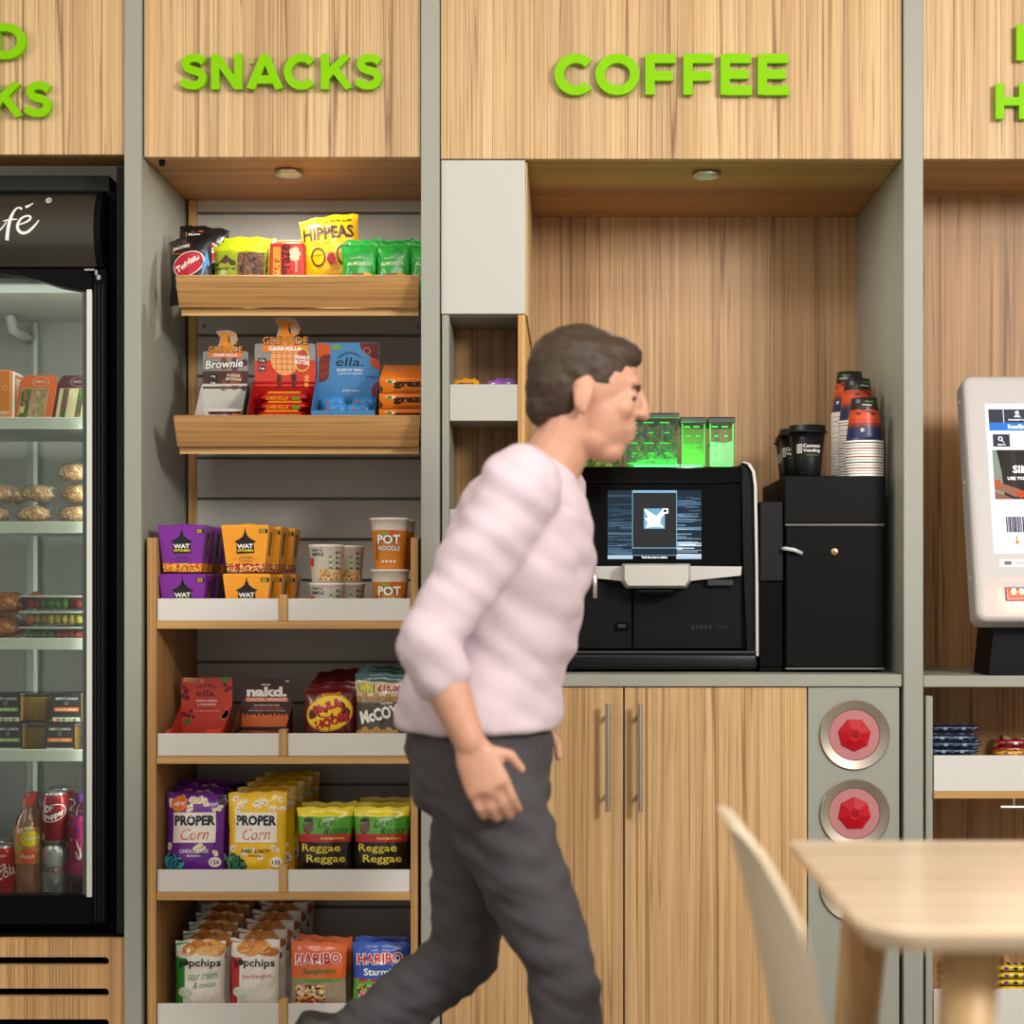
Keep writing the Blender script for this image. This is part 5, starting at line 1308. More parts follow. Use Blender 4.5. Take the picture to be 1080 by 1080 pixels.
m_.box(ux-.026, ux+.026, -.0035, -.0002, vz-.014, vz+.014, mat('#3A0408', .3), .001); m_.box(ux-.021, ux+.021, -.0045, -.0036, vz-.009, vz+.010, em('#FF0A04', 1.6))
for dx in (-.010, .006): m_.disc(lambda u, v, lay: (u, -.0047-.0002*lay, v), ux+dx, vz+.004, .0045, .0055, em('#FFB050', 45), 1, 14)
kmesh(m_).build('scanner_window', t, world=True)
g = bpy.data.lights.new('scanner_lamp', 'AREA'); g.shape = 'RECTANGLE'; g.size = .04; g.size_y = .015; g.energy = 1.1; g.color = (1, .10, .04)
go = bpy.data.objects.new('scanner_lamp', g); go.location = KT(ux, -.007, vz); go.rotation_euler = (R(90-25), 0, 0); COL.objects.link(go)
m_ = MB().prism([(PX(1049, .0), PZ(655)), (PX(1240, .0), PZ(655)), (PX(1240, .0), PZ(712.5)+.001), (PX(1043, .0), PZ(712.5)+.001)], .0, .14, mat('#0D0C10', .4, spec=.15)); m_.build('stand', t, world=True)

# ================================================================== PULL-OUT SHELF CONTENTS
def bd2(c1, c2): 
    def f(mb, sf, st):
        for q in range(5): mb.patch(sf, -.045+.02*q, -.036+.02*q, -.003, .003, ink(c1 if q % 2 else c2), 1, 1, 1)
        for q in range(7): mb.patch(st, -.05+.015*q, -.043+.015*q, -.012, .012, ink(c1 if q % 2 else c2), 1, 1, 1)
    return f
kb = single_kind('chocolate_bar', bar_mesh(.115, .036, .0125, foil('#1C2A44'), 4, bd2('#8A9AB8', '#3A4A6A')), 'bar', 'blue-wrapped bars stacked on the right pull-out shelf')
on7 = ['bottom', 'second from the bottom', 'third from the bottom', 'fourth from the bottom', 'top']
for s_, y in enumerate((.06, .13)):
    for i in range(8 if s_ == 0 else 9): kb.put(PX(1003, y)+[0, .006, -.003, .004, -.002][i % 5], y, RZ1+.002+.0145*i, 'dark blue wrapped bar in the %s stack, layer %s from the tray floor' % (['front', 'rear'][s_], ['one', 'two', 'three', 'four', 'five', 'six', 'seven', 'eight', 'nine'][i]), rz=[.03, -.04, .05, -.02, .03][i % 5]*.5)
kr = single_kind('chocolate_bar', bar_mesh(.125, .036, .0125, foil('#9A1A26'), 5, bd2('#F0E8E0', '#5A0A14')), 'bar', 'red and white wrapped bars on the right pull-out shelf')
kg = single_kind('chocolate_bar', bar_mesh(.125, .034, .012, foil('#C88A1E', .2), 6, bd2('#E8B850', '#8A5A10')), 'bar', 'gold wrapped bars on the right pull-out shelf')
for i in range(7): kr.put(PX(1080, .10)+.003*i-.02, .10, RZ1+.002+.0145*i, 'red and white wrapped bar beside the blue stack, ' + ['bottom', 'second', 'third', 'fourth', 'fifth', 'sixth', 'top'][i] + ' of seven')
for i in range(6): kg.put(PX(1078, .05), .045, RZ1+.002+.014*i, 'gold wrapped bar in front of the red ones, ' + ['bottom', 'second', 'third', 'fourth', 'fifth', 'top'][i] + ' of six')
ky = single_kind('chocolate_bar', bar_mesh(.12, .036, .013, foil('#D8B81E'), 7, bd2('#1A1414', '#5A2A90')), 'bar', 'yellow and black wrapped bars on the lower pull-out shelf')
for i in range(8): ky.put(PX(1078, .06), .05, RZ2+.002+.015*i, 'yellow and black wrapped bar on the lower shelf, ' + ['bottom', 'second', 'third', 'fourth', 'fifth', 'sixth', 'seventh', 'top'][i] + ' of eight', rz=.04*(-1)**i*.5)
kq = single_kind('chocolate_bar', bar_mesh(.10, .036, .013, foil('#7A4A38'), 8, bd2('#C8A890', '#3A1A14')), 'bar', 'brown wrapped bars on the lower pull-out shelf')
for i in range(8): kq.put(PX(1011, .06)+.003, .05, RZ2+.002+.015*i, 'brown wrapped bar behind the table leg, ' + ['bottom', 'second', 'third', 'fourth', 'fifth', 'sixth', 'seventh', 'top'][i] + ' of eight')
# ================================================================== DRINKS FRIDGE
FX0, FX1 = PX(-160, .03), PX(113.5, .03)
t = thing('drinks_fridge', 'tall black glass-door drinks fridge with lit shelves behind the left partition', 'fridge', ((FX0+FX1)/2, .35, PZ(989, .04)))
fz0 = PZ(990)+.001; Yd = .045; BK = mat('#080808', .3, spec=.1); BKM = mat('#080808', .6, spec=.08)
fz1 = PZ(200, .08)
iy0, iy1 = .10, .60
ix0, ix1 = PX(-150, .1), -1.004
itop, ibot = PZ(303, .1), PZ(950, .1)
GI = mat('#A8AAA2', .45)
b = MB()
b.box(FX0, ix0-.001, .09, .66, fz0, fz1, BKM); b.box(ix1+.001, FX1, .09, .66, fz0, fz1, BKM)
b.box(ix0-.001, ix1+.001, .64, .66, fz0, fz1, BKM); b.box(ix0-.001, ix1+.001, .09, .64, fz0, ibot-.02, BKM); b.box(ix0-.001, ix1+.001, .09, .64, itop+.02, fz1, BKM)
b.build('cabinet_shell', t, world=True)
b = MB()
b.box(ix0, ix1, .62, .635, ibot-.018, itop+.018, GI); b.box(ix0, ix0+.004, .092, .619, ibot-.018, itop+.018, GI); b.box(ix1-.004, ix1, .092, .619, ibot-.018, itop+.018, GI)
b.box(ix0+.005, ix1-.005, .092, .619, ibot-.018, ibot-.012, GI); b.box(ix0+.005, ix1-.005, .092, .619, itop+.006, itop+.018, mat('#C8CEC6', .4))
b.build('liner', t, world=True)
m = MB(); m.box(PX(27, .6), PX(34, .6), .605, .6195, ibot, itop, mat('#8F958C', .4, .3)).box(PX(35, .6), PX(39.5, .6), .600, .6195, ibot, itop, mat('#C4CAC2', .35, .4)); m.build('shelf_rail', t, world=True)
MB().tube([(PX(11, .5), .5, itop+.003), (PX(11, .5), .5, PZ(335, .5)), (PX(12, .5), .51, PZ(347, .5)), (PX(16, .5), .55, PZ(350, .5)), (PX(17, .5), .60, PZ(350, .5))], .013, mat('#C9CCC4', .4), 14).build('drain_pipe', t, world=True)
# door
dx1 = PX(112.5, Yd)
b = MB(); gx0, gx1, gz0, gz1 = FX0+.06, PX(86.5, Yd), PZ(944, Yd), PZ(303, Yd)
b.box(PX(97, Yd), dx1, Yd, .088, fz0+.02, PZ(283, Yd), BK, .003); b.box(FX0, gx0-.001, Yd, .088, fz0+.02, PZ(283, Yd), BK, .003)
b.box(gx0, PX(96.9, Yd), Yd+.002, .088, fz0+.02, gz0-.001, BK)
# curved top rail of the door: sags towards the left of frame
zc = PZ(283, Yd)
low = [(PX(x, Yd), PZ(y, Yd)) for x, y in ((96.9, 309), (84, 306), (60, 301.5), (45, 297), (25, 291.5), (0, 288), (-60, 287), (-120, 293))] + [(gx0, PZ(303, Yd))]
upp = [(gx0, PZ(272, Yd)), (PX(-60, Yd), PZ(264, Yd)), (PX(0, Yd), PZ(267.5, Yd)), (PX(25, Yd), PZ(272, Yd)), (PX(45, Yd), PZ(278, Yd)), (PX(70, Yd), PZ(280.5, Yd)), (PX(96.9, Yd), PZ(283, Yd))]
b.prism(low+upp, Yd+.001, .088, BK)
b.build('door_frame', t, world=True)
DG = MB(); DG.box(gx0, gx1, Yd+.012, Yd+.017, gz0, PZ(290, Yd), glass('door_glass', '#EAEEEA', .05, .03, .93)); DG.build('door_glass', t, world=True)
MB().box(gx1, PX(91.5, Yd), Yd+.004, .087, gz0, PZ(305, Yd), mat('#4A5550', .25, .4)).build('glass_edge', t, world=True)
MB().box(PX(91.6, Yd), PX(96.9, Yd), Yd-.001, Yd+.02, gz0-.004, PZ(305.5, Yd), mat('#D8DAD2', .4)).build('white_trim', t, world=True)
g2 = MB()
for x in (PX(100, Yd), PX(104, Yd), PX(108, Yd)): g2.box(x, x+.0012, Yd-.0006, Yd-.0001, fz0+.03, PZ(300, Yd), mat('#1E1E1E', .4))
g2.build('door_groove', t, world=True)
# bright clips at door top
MB().box(PX(90, .04), PX(101, .04), .030, .044, PZ(286.5, .04), PZ(284, .04), CHROME, .001).box(PX(103, .04), PX(107.5, .04), .030, .044, PZ(296, .04), PZ(290.5, .04), CHROME, .001).box(PX(101, .04), PX(104, .04), .032, .044, PZ(291, .04), PZ(285, .04), CHROME, .001).build('hinge_clip', t, world=True)
# canopy with curved steel face
b = MB(); cz0, cz1 = PZ(280, .02), PZ(202.5, .02); n = 14; xa, xb = FX0, PX(100, .02)
arcp = [(.008 + .026*(2*i/n-1)**2, cz0+(cz1-cz0)*i/n) for i in range(n+1)]
vs = [(x, y, z) for x in (xa, xb) for y, z in arcp]
b.add(vs, [(i, n+1+i, n+2+i, i+1) for i in range(n)], mat('#55524A', .27, .85), True)
b.build('canopy_face', t, world=True)
b = MB(); b.prism(arcp+[(.12, cz1), (.12, cz0)], xb, PX(107, .02), BK, 'X'); b.prism([(y+.002, z) for y, z in arcp]+[(.12, cz1), (.12, cz0)], xa, xb-.0005, BKM, 'X')
b.box(xa, PX(107, .02), .03, .12, cz1+.0005, cz1+.006, BK); b.build('canopy_body', t, world=True)
# script lettering
def ysurf(z): q = 2*(z-cz0)/(cz1-cz0)-1; return .008+.026*q*q
WL = mat('#F4F4F0', .4)
def script(pts, wds, nm='l'):
    mb = MB(); P = []
    # Catmull-Rom through pixel points
    n = len(pts)
    for i in range(n-1):
        p0, p1, p2, p3 = pts[max(0, i-1)], pts[i], pts[i+1], pts[min(n-1, i+2)]
        for k in range(6):
            q = k/6; f = lambda a, b_, c_, d_: .5*((2*b_)+(-a+c_)*q+(2*a-5*b_+4*c_-d_)*q*q+(-a+3*b_-3*c_+d_)*q**3)
            P.append((f(p0[0], p1[0], p2[0], p3[0]), f(p0[1], p1[1], p2[1], p3[1]), wds[i]+(wds[i+1]-wds[i])*q))
    P.append((pts[-1][0], pts[-1][1], wds[-1])); L = []; Q = []
    for i, p in enumerate(P):
        a, c_ = P[max(0, i-1)], P[min(len(P)-1, i+1)]; dx, dy = c_[0]-a[0], c_[1]-a[1]; l = math.hypot(dx, dy) or 1
        nx, ny = -dy/l*p[2]/2, dx/l*p[2]/2
        for arr, s in ((L, 1), (Q, -1)):
            z = PZ(p[1]+s*ny, .02); arr.append((PX(p[0]+s*nx, .02), ysurf(z)-.0012, z))
    m_ = len(L); mb.add(L+Q, [(i, i+1, m_+i+1, m_+i) for i in range(m_-1)], WL); return mb
c_ = MB()
for pts, wd in (([(-6, 246), (0, 245), (5, 241), (9, 235)], [1, 1.6, 1.6, 1]),
                ([(24, 221.5), (21, 219.5), (17, 222), (13.5, 230), (11, 241), (9, 254.5)], [2.6, 1.6, 2.2, 3.4, 3.6, 3.8]),
                ([(5.5, 234.5), (12, 233), (20, 232.5)], [1.0, 1.6, 1.2]),
                ([(20, 238.5), (26, 237), (32, 234), (34, 230.5), (31, 228.8), (25, 231), (21, 237), (21, 243), (25, 246.8), (31, 246), (38, 240), (43, 233.5)], [1.2, 1.6, 2.2, 2.2, 2, 2.2, 2.8, 3.2, 3.2, 2.8, 2.2, 1.2]),
                ([(27.5, 219), (31, 217.5), (35, 214.3)], [3.2, 2.2, 1.0])):
    q_ = script(pts, wd); c_.add(q_.v, q_.f, WL)
c_.build('lettering', t, world=True); c_ = MB()
ring_ = [(51+2.6*math.cos(2*PI*i/16), 211+2.6*math.sin(2*PI*i/16)) for i in range(17)]
q_ = script(ring_, [.8]*17); c_.add(q_.v, q_.f, WL)
c_.text(lambda u, v, lay: (u, ysurf(v)-.0014, v), 'R', PX(51, .02), PZ(211, .02), .0062, WL, .0045, 1)
c_.build('registered_mark', t, world=True)
# upper black box behind canopy
MB().box(xa, PX(113, .1), .121, .64, fz1+.0005, PZ(185, .12), mat('#171611', .6), .002).build('top_housing', t, world=True)
# shelves
SHW = mat('#D4D8CC', .4)
FS = []
for (ya_, yb2) in ((440, 452), (550, 562), (673, 685), (790.5, 803)):
    z1_, z0_ = PZ(ya_, .12), PZ(yb2, .12)
    b = MB(); b.box(ix0+.006, ix1-.006, .12, .128, z0_, z1_, SHW, .001)
    b.box(ix0+.006, ix1-.006, .1281, .56, z0_+.010, z0_+.013, mat('#B4B8B0', .4))
    for k in range(7): b.box(ix0+.006, ix1-.006, .14+.06*k, .143+.06*k, z0_+.004, z0_+.0098, mat('#8A8E88', .4, .4))
    b.build('shelf', t, world=True); FS.append(z0_+.0135)
b = MB(); zf = PZ(947, .13); b.box(ix0+.006, ix1-.006, .10, .56, zf-.006, zf, mat('#8A8D86', .35, .5)); b.build('floor_grid', t, world=True)
FB = zf+.0005
for i, xx in enumerate((ix0+.02,)):
    pass
MB().box(ix0+.03, ix1-.03, .105, .135, itop-.006, itop+.005, em('#F0F4E8', .9)).build('light_bar', t, world=True)
l = bpy.data.lights.new('fridge_lamp', 'AREA'); l.shape = 'RECTANGLE'; l.size = .4; l.size_y = .04; l.energy = 1.5; l.color = (1, 1, .94)
lo = bpy.data.objects.new('fridge_lamp', l); lo.location = (PX(20, .12), .12, itop-.008); lo.rotation_euler = (R(22), 0, 0); COL.objects.link(lo)
l = bpy.data.lights.new('fridge_side_fill', 'AREA'); l.shape = 'RECTANGLE'; l.size = .02; l.size_y = 1.1; l.energy = 2.4; l.color = (1, 1, .94)  # unseen side lights added to brighten the fridge contents
lo = bpy.data.objects.new('fridge_side_fill', l); lo.location = (ix1-.012, .108, (itop+ibot)/2); 
lo.rotation_euler = (Vector((-.5, .75, 0))).to_track_quat('-Z', 'Y').to_euler(); COL.objects.link(lo)

l2 = l.copy(); l2.energy = 3.4; lo = bpy.data.objects.new('fridge_side_fill', l2); lo.location = (ix0+.012, .115, (itop+ibot)/2)  # second added fill, on the left wall
lo.rotation_euler = (Vector((.6, .6, 0))).to_track_quat('-Z', 'Y').to_euler(); COL.objects.link(lo)
# ---- sandwiches: wedge packs with printed card front
def wedge(main, layers, l1, seed):
    """triangular sandwich pack; front card slants, window shows layers"""
    W, H, Dp = .082, .105, .07
    mb = MB(); cm = card(main)
    lean = .018
    def sf(u, v, lay): return (u+lean*(v/H)*1.0, -Dp/2-.0004*lay, v)
    o = [(-W/2, 0), (W/2, 0), (W/2, H*.86), (W/2-.008, H), (-W/2+.010, H), (-W/2, H*.88)]
    F_ = [sf(u, v, 0) for u, v in o]; B_ = [(x*.98, Dp/2, z*.35) for x, y, z in F_]
    n = len(o); mb.add(F_+B_, [tuple(range(n)), tuple(range(2*n-1, n-1, -1))]+[(i, (i+1) % n, n+(i+1) % n, n+i) for i in range(n)], cm)
    u0, u1, v0, v1 = -W/2+.006, W/2-.016, .012, H*.73
    mb.patch(sf, u0, u1, v0, v1, ink('#C8B090'), 1, 1, 1)
    wsum = sum(x[0] for x in layers); u = u0+.001
    for k, (wd, cols, sc_) in enumerate(layers):
        ww = (u1-u0-.002)*wd/wsum
        mb.patch(sf, u, u+ww, v0+.001, v1-.001, chunks(cols, sc_, .6, (1, 1, .5), bump=.2), 2, 1, 1); u += ww
    mb.disc(sf, .004, H*.865, .019, .0105, ink('#E8C8B0' if main[1] in 'DE' else '#A08888'), 1.5, 28, .93)
    mb.text(sf, l1, .004, H*.865, .006, ink('#E8C8B0' if main[1] in 'DE' else '#A08888'), .026, 2); mb.text(sf, 'CHICKEN CLUB' if seed else 'ROAST BEEF', -.006, .006, .004, ink('#E8D8C8'), .05, 2)
    return mb
brd = ['#B08A60', '#A07A50', '#C09A70']; fil = ['#4A6A28', '#C89030', '#E0C890', '#3A5A20', '#A06030']
k = Kind(wedge('#D8621E', [(1, fil, 160), (.5, ['#3A5A20', '#56782E'], 200), (1.6, brd, 240), (.7, ['#6A7A48', '#B09060', '#8A9058'], 160), (.4, brd, 240)], 'SIMPLY', 1).build('sandwich_pack'), 'sandwich', 'sandwich packs on the top fridge shelf')
k.put(PX(36, .155), .175, FS[0], 'orange sandwich wedge pack on the top fridge shelf', rz=0)
k2 = Kind(wedge('#4A1E24', [(.5, ['#D0C090', '#C8B888'], 100), (.9, ['#5A4038', '#6A4A3C', '#3A5A20'], 160), (1.4, ['#CCBC90', '#C0B084'], 120), (.9, ['#3A5A20', '#5A4038', '#4A6A28'], 170), (.3, ['#CCBC90', '#C0B084'], 120)], 'SIMPLY', 0).build('sandwich_pack'), 'sandwich', 'sandwich packs on the top fridge shelf')
k2.put(PX(76, .155), .175, FS[0], 'maroon sandwich wedge pack on the top fridge shelf, beside the orange one', rz=0)
mb = MB(); mb.box(-.045, .034, -.035, .035, 0, .115, card('#E8820E'), .001); mb.box(.0345, .040, -.03, .033, 0, .112, card('#E4DCD0'), .001)
sf = plane_sf(-.0352); mb.patch(sf, -.04, .0, .06, .105, chunks(fil, 150), 1, 1, 1); mb.disc(sf, .022, .077, .006, .006, ink('#F4D0A0'), 1, 16, .8); mb.text(sf, 'CHICKEN', .008, .022, .007, ink(W_), .044, 1); mb.text(sf, 'BACON', .014, .010, .004, ink(W_), .024, 1)
Kind(mb.build('sandwich_pack'), 'sandwich', None).put(PX(-4, .14), .165, FS[0], 'bright orange upright sandwich box, far left on the top fridge shelf')
mb = MB(); mb.box(-.006, .006, -.03, .03, 0, .107, card('#C8501C'), .001); mb.box(.0062, .0085, -.028, .028, 0, .1, card('#E0CCB8'), .0008)
Kind(mb.build('sandwich_pack'), 'sandwich', None).put(PX(15.5, .16), .175, FS[0], 'narrow orange pack seen edge-on between two orange sandwich packs')

# ---- bread rolls in clear bags
def roll(seed):
    mb = MB(); rm = chunks(['#A87848', '#B88A58', '#986A3C', '#C09564', '#E0D0A8'], 240, .75, bump=.15)
    def f(q): 
        d = 1+.12*noise.noise(Vector((q.x*2, q.y*2, q.z*2+seed)))
        return Vector((q.x*d, q.y*d, (q.z if q.z > 0 else q.z*.7)*d))
    mb.ball((0, 0, .024), (.044, .034, .026), rm, 24, 14, f)
    return mb, f
GRL = 'seeded bread rolls in clear bags on the second fridge shelf'
o = thing('bread_roll', 'x', 'bread roll'); mb, f = roll(1); mb.build('roll', o)
fb = MB(); fg = glass('bag_film', '#FFFFFF', .045, .3, .99)
fb.ball((0, 0, .0255), (.049, .037, .029), fg, 24, 12, lambda q: q*(1+.10*noise.noise(q*3.1)+.05*noise.noise(q*9)))
fb.tube([(.042, -.004, .028), (.050, -.008, .036), (.056, -.010, .044)], [(.006, .010), (.004, .016), (.001, .02)], fg, 10)
fb.build('clear_bag', o)
kro = Kind(o, 'bread roll', GRL)
rl = [(-2, .0, .16, 'bottom left'), (12, .0, .17, 'bottom, second from the left')]
lay = [((-6, .16), 0), ((37, .16), 0), ((80, .165), 0), ((-3, .165), 1.03), ((40, .168), 1.03), ((82, .172), 1.03), ((14, .26), 1.0), ((79, .18), 2.06)]
nm = ['bottom layer, left', 'bottom layer, middle', 'bottom layer, right', 'on top of the left bottom roll', 'on top of the middle bottom roll', 'on top of the right bottom roll', 'behind the left pair of rolls', 'top of the right pile']
for (p, h), n_ in zip(lay, nm): kro.put(PX(p[0], p[1]), p[1], FS[1]+.046*h+.005, 'seeded roll in a clear bag, ' + n_, rz=random.uniform(-.3, .3), ry=random.uniform(-.05, .05), sc_=.82)
# left rolls on third shelf, in brown film
o = thing('bread_roll', 'x', 'bread roll'); mb, f = roll(4); mb.build('roll', o)
fb = MB(); fb.ball((0, 0, .0255), (.052, .040, .029), glass('brown_film', '#F0D0A8', .045, .3, .97), 24, 12, lambda q: q*(1+.10*noise.noise(q*2.7+Vector((4, 0, 0)))))
fb.tube([(.044, 0, .030), (.062, -.004, .040), (.076, -.006, .052)], [(.008, .014), (.006, .020), (.001, .024)], mat('#7A3A1E', .4), 10)
fb.build('film_bag', o)
kr2 = Kind(o, 'bread roll', None)
kr2.put(PX(2, .16), .17, FS[2]+.006, 'filled roll in amber film on the third fridge shelf, lower', group='wrapped rolls on the third fridge shelf')
kr2.put(PX(4, .16), .17, FS[2]+.060, 'filled roll in brown film on the third fridge shelf, upper', group='wrapped rolls on the third fridge shelf')
# ---- salad trays
def salad(v):
    o = thing('salad_tray', 'x', 'salad')
    gm = glass('tray_plastic', '#E8F0E8', .12, .08, .9); b = MB()
    def rr(z, w, d): return [(-w/2, -d/2, z), (w/2, -d/2, z), (w/2, d/2, z), (-w/2, d/2, z)]
    b.add(rr(0, .125, .085)+rr(.030, .140, .10), [(0, 3, 2, 1), (0, 1, 5, 4), (1, 2, 6, 5), (2, 3, 7, 6), (3, 0, 4, 7)], gm); b.build('tray', o)
    l_ = MB(); l_.box(-.071, .071, -.051, .051, .0302, .0335, mat('#B8C0B4', .3), .001); l_.build('lid', o)
    f_ = MB(); rd = random.Random(v)
    cols = [['#B02A1E', '#3A6A20', '#4E8A2A', '#8A1E18'], ['#C8A850', '#B89840', '#D8602E', '#B0A048'], ['#A83020', '#B83A24', '#4A7A2A', '#3E6A28']][v]
    for i in range(16):
        x = -.052+.104*((i % 8)/7); y = -.030+.02*(i//8)*2+rd.uniform(-.004, .004); c1 = cols[(i//2+v) % 4] if v != 1 else cols[0 if i % 8 > 2 else (2 if i % 8 == 0 else 1)]
        f_.ball((x, y, .0155), (.0095, .009, .0115), mat(c1, .5, bump=.4, bscale=150), 10, 7, lambda q: q*(1+.25*noise.noise(q*2+Vector((i, 0, 0)))))
    f_.build('filling', o)
    return o
sl_ = [(2, 'bottom salad tray with tomatoes and leaves on the third fridge shelf'), (1, 'middle tray of pale yellow pasta salad on the third fridge shelf'), (0, 'top salad tray with red tomatoes and green leaves on the third fridge shelf')]
for i, (v, lb) in enumerate(sl_):
    o = salad(v); o.location = (PX(60, .17), .182, FS[2]+.0015+.0345*i); tag(o, lb, 'salad', 'clear salad trays stacked on the third fridge shelf')
# ---- soup pots with dark sleeves
def soup(c2, l2):
    o = thing('soup_pot', 'x', 'soup pot')
    b = MB(); b.box(-.030, .030, -.028, .028, 0, .060, mat('#A07A2C', .35, coat=.3), .006, 2); b.build('pot', o)
    MB().box(-.031, .031, -.029, .029, .0603, .065, mat('#B0A890', .3), .002).build('lid', o)
    s_ = MB(); s_.box(-.033, .033, -.0315, -.0305, .0, .066, mat('#2A2A2C', .5)); s_.box(-.033, .033, -.0304, .029, .0653, .0663, mat('#2A2A2C', .5))
    f = plane_sf(-.0316); s_.text(f, 'SIMPLY LUNCH', 0, .054, .0055, ink('#D8D4CC'), .048, 1); s_.disc(f, 0, .044, .004, .004, ink('#A8A49C'), 1, 12, .7)
    s_.patch(f, -.027, .027, .026, .0345, ink(c2), 1, 1, 1); s_.text(f, l2, 0, .030, .004, ink('#F0E8D8'), .042, 2)
    s_.patch(f, -.03, .03, .004, .013, ink('#C8C4BC'), 1, 1, 1)
    for q in range(4): s_.patch(f, -.022+.012*q, -.014+.012*q, .005, .010, ink(['#C84A2A', '#3A8A3A', '#C8A02A', '#3A8A3A'][q]), 2, 1, 1)
    s_.build('sleeve', o); return o
GS = 'soup pots with dark sleeves on the fourth fridge shelf'
kgp = Kind(soup('#6A9A28', 'PEA SOUP'), 'soup pot', GS); kop = Kind(soup('#E07820', 'LENTIL SOUP'), 'soup pot', GS)
H_ = .067
for i in range(2): kgp.put(PX([9, 7][i], .16), .185, FS[3]+H_*i, 'dark-sleeved soup pot with a green stripe, %s of the left stack' % ['bottom', 'top'][i])
for i in range(2): kop.put(PX([64, 71][i], .16), .185, FS[3]+H_*i, 'dark-sleeved soup pot with an orange stripe, %s of the right stack' % ['bottom', 'top'][i])
o = thing('soup_tub', 'x', 'soup tub'); MB().box(-.026, .026, -.024, .024, 0, .056, mat('#9A7A30', .35, coat=.4), .006, 2).build('tub', o); MB().box(-.0275, .0275, -.0255, .0255, .0563, .0655, glass('tub_lid', '#E8E4D8', .15, .1, .7), .002).build('lid', o)
kt = Kind(o, 'soup tub', 'unsleeved amber tubs on the fourth fridge shelf')
for i in range(2): kt.put(PX([37, 36][i], .19), .225, FS[3]+H_*i, 'amber tub without a sleeve between the soup pots, %s one' % ['bottom', 'top'][i])
# ---- drinks
def can_base(h, r, body, top=True):
    al = mat('#C8C8C4', .25, .9); b = MB()
    b.lathe([(0, .003), (r*.72, .003), (r*.78, 0), (r*.86, .002), (r, .010, body), (r, h-.016, body), (r*.90, h-.006), (r*.82, h-.003), (r*.82, h), (r*.78, h-.0005), (r*.76, h-.004), (0, h-.004)], al, 32)
    return b
def cans(cols):
    def sf_(r): return lambda u, v, lay: ((r+.0003*lay+.0002)*math.cos(-PI/2+u/r), (r+.0003*lay+.0002)*math.sin(-PI/2+u/r), v)
    return sf_
r = .029; sfr = cans(None)(r)
CR = mat('#C41418', .25, .3)
mb = can_base(.115, r, CR); mb.text(sfr, 'Coca', -.006, .062, .022, ink(W_), .052, 1, .5, 0, .3); mb.text(sfr, 'Cola', .016, .056, .022, ink(W_), .046, 1, .4, 0, .3); mb.text(sfr, 'CLASSIC', .004, .092, .005, ink(W_), .028, 1)
kc1 = Kind(mb.build('drink_can'), 'drink can', 'red cola cans at the left of the fridge floor')
kc1.put(PX(3, .14), .150, FB, 'red cola can with white script, front left on the fridge floor', rz=-.15)
kc1.put(PX(1, .22), .220, FB, 'red cola can behind the front left can on the fridge floor', rz=.4)
mb = can_base(.115, r, mat('#B8BCBC', .28, .7)); mb.text(sfr, 'Diet', -.010, .066, .020, ink('#1A1A1A'), .034, 1, 0, 0, .3); mb.text(sfr, 'Coke', .022, .064, .018, ink('#B81420'), .036, 1, .2, 0, .3); mb.mark(sfr, leaf(-.03, .05, .05, -.3), ink('#9A9E9E'), .6)
kd = Kind(mb.build('drink_can'), 'drink can', 'silver diet cola cans on the fridge floor')
kd.put(PX(58.5, .15), .150, FB, 'silver diet cola can with dark script under the dark red can')
kd.put(PX(66, .24), .232, FB, 'silver can behind the front silver can', rz=.6)
mb = can_base(.115, r, mat('#8E1220', .28, .35)); mb.disc(sfr, .004, .070, .030, .018, ink(W_), .8, 26, .93, .35); mb.text(sfr, 'Dr', -.006, .080, .015, ink(W_), .018, 1, .2, .03, .2); mb.text(sfr, 'Pepper', .006, .064, .017, ink(W_), .046, 1, .35, .02, .2); mb.patch(sfr, -.026, -.018, .01, .025, ink('#C8B0B0'), 1, 2, 1)
kp2 = Kind(mb.build('drink_can'), 'drink can', 'dark red cans stacked on the silver cans')
kp2.put(PX(58.5, .15), .150, FB+.1155, 'dark red can with oval logo standing on the silver can')
kp2.put(PX(66, .24), .232, FB+.1155, 'dark red can stacked behind the front dark red can', rz=.5)
def bottle(Hh, prof, liquid, capc, decs, nm):
    o = thing('drink_bottle', 'x', 'bottle'); b = MB(); b.lathe([(0, 0)]+prof, liquid, 30)
    r = max(p[0] for p in prof)
    def rad(v):
        for a, c2 in zip(prof, prof[1:]):
            if a[1] <= v <= c2[1] and c2[1] > a[1]: return a[0]+(c2[0]-a[0])*(v-a[1])/(c2[1]-a[1])
        return r
    sf_ = lambda u, v, lay: ((rad(v)+.0004*lay+.0004)*math.cos(-PI/2+u/r), (rad(v)+.0004*lay+.0004)*math.sin(-PI/2+u/r), v)
    decs(b, sf_); b.build('bottle_body', o)
    h = prof[-1][1]; MB().cyl((0, 0, h+.0005), .0145, .018, mat(capc, .4), seg=20).build('cap', o); return o
def tea(b, s):
    b.patch(s, -.032, .032, .075, .155, mat('#C87A3C', .4), .5, 14, 8)
    b.mark(s, leaf(.0, .10, .05, 1.0), ink('#4A9A3A'), 1); b.mark(s, leaf(-.022, .085, .05, 1.6), ink('#6AAA2A'), 1.2); b.mark(s, leaf(-.01, .14, .03, .4), ink('#5A9A2A'), 1.2)
    b.disc(s, .012, .130, .022, .017, ink('#E8C81E'), 2, 22); b.mark(s, [(-.006, .124), (.032, .124), (.034, .137), (-.004, .137)], ink('#C01828'), 3); b.text(s, 'Lipton', .014, .1305, .009, ink(W_), .030, 4)
    b.disc(s, .006, .092, .020, .016, ink('#D8541E'), 2.5, 20); b.text(s, 'Peach', .006, .092, .009, ink(W_), .028, 4, 0, 0, .2); b.text(s, 'ICE TEA', .0, .150, .009, ink(W_), .034, 3, .3)
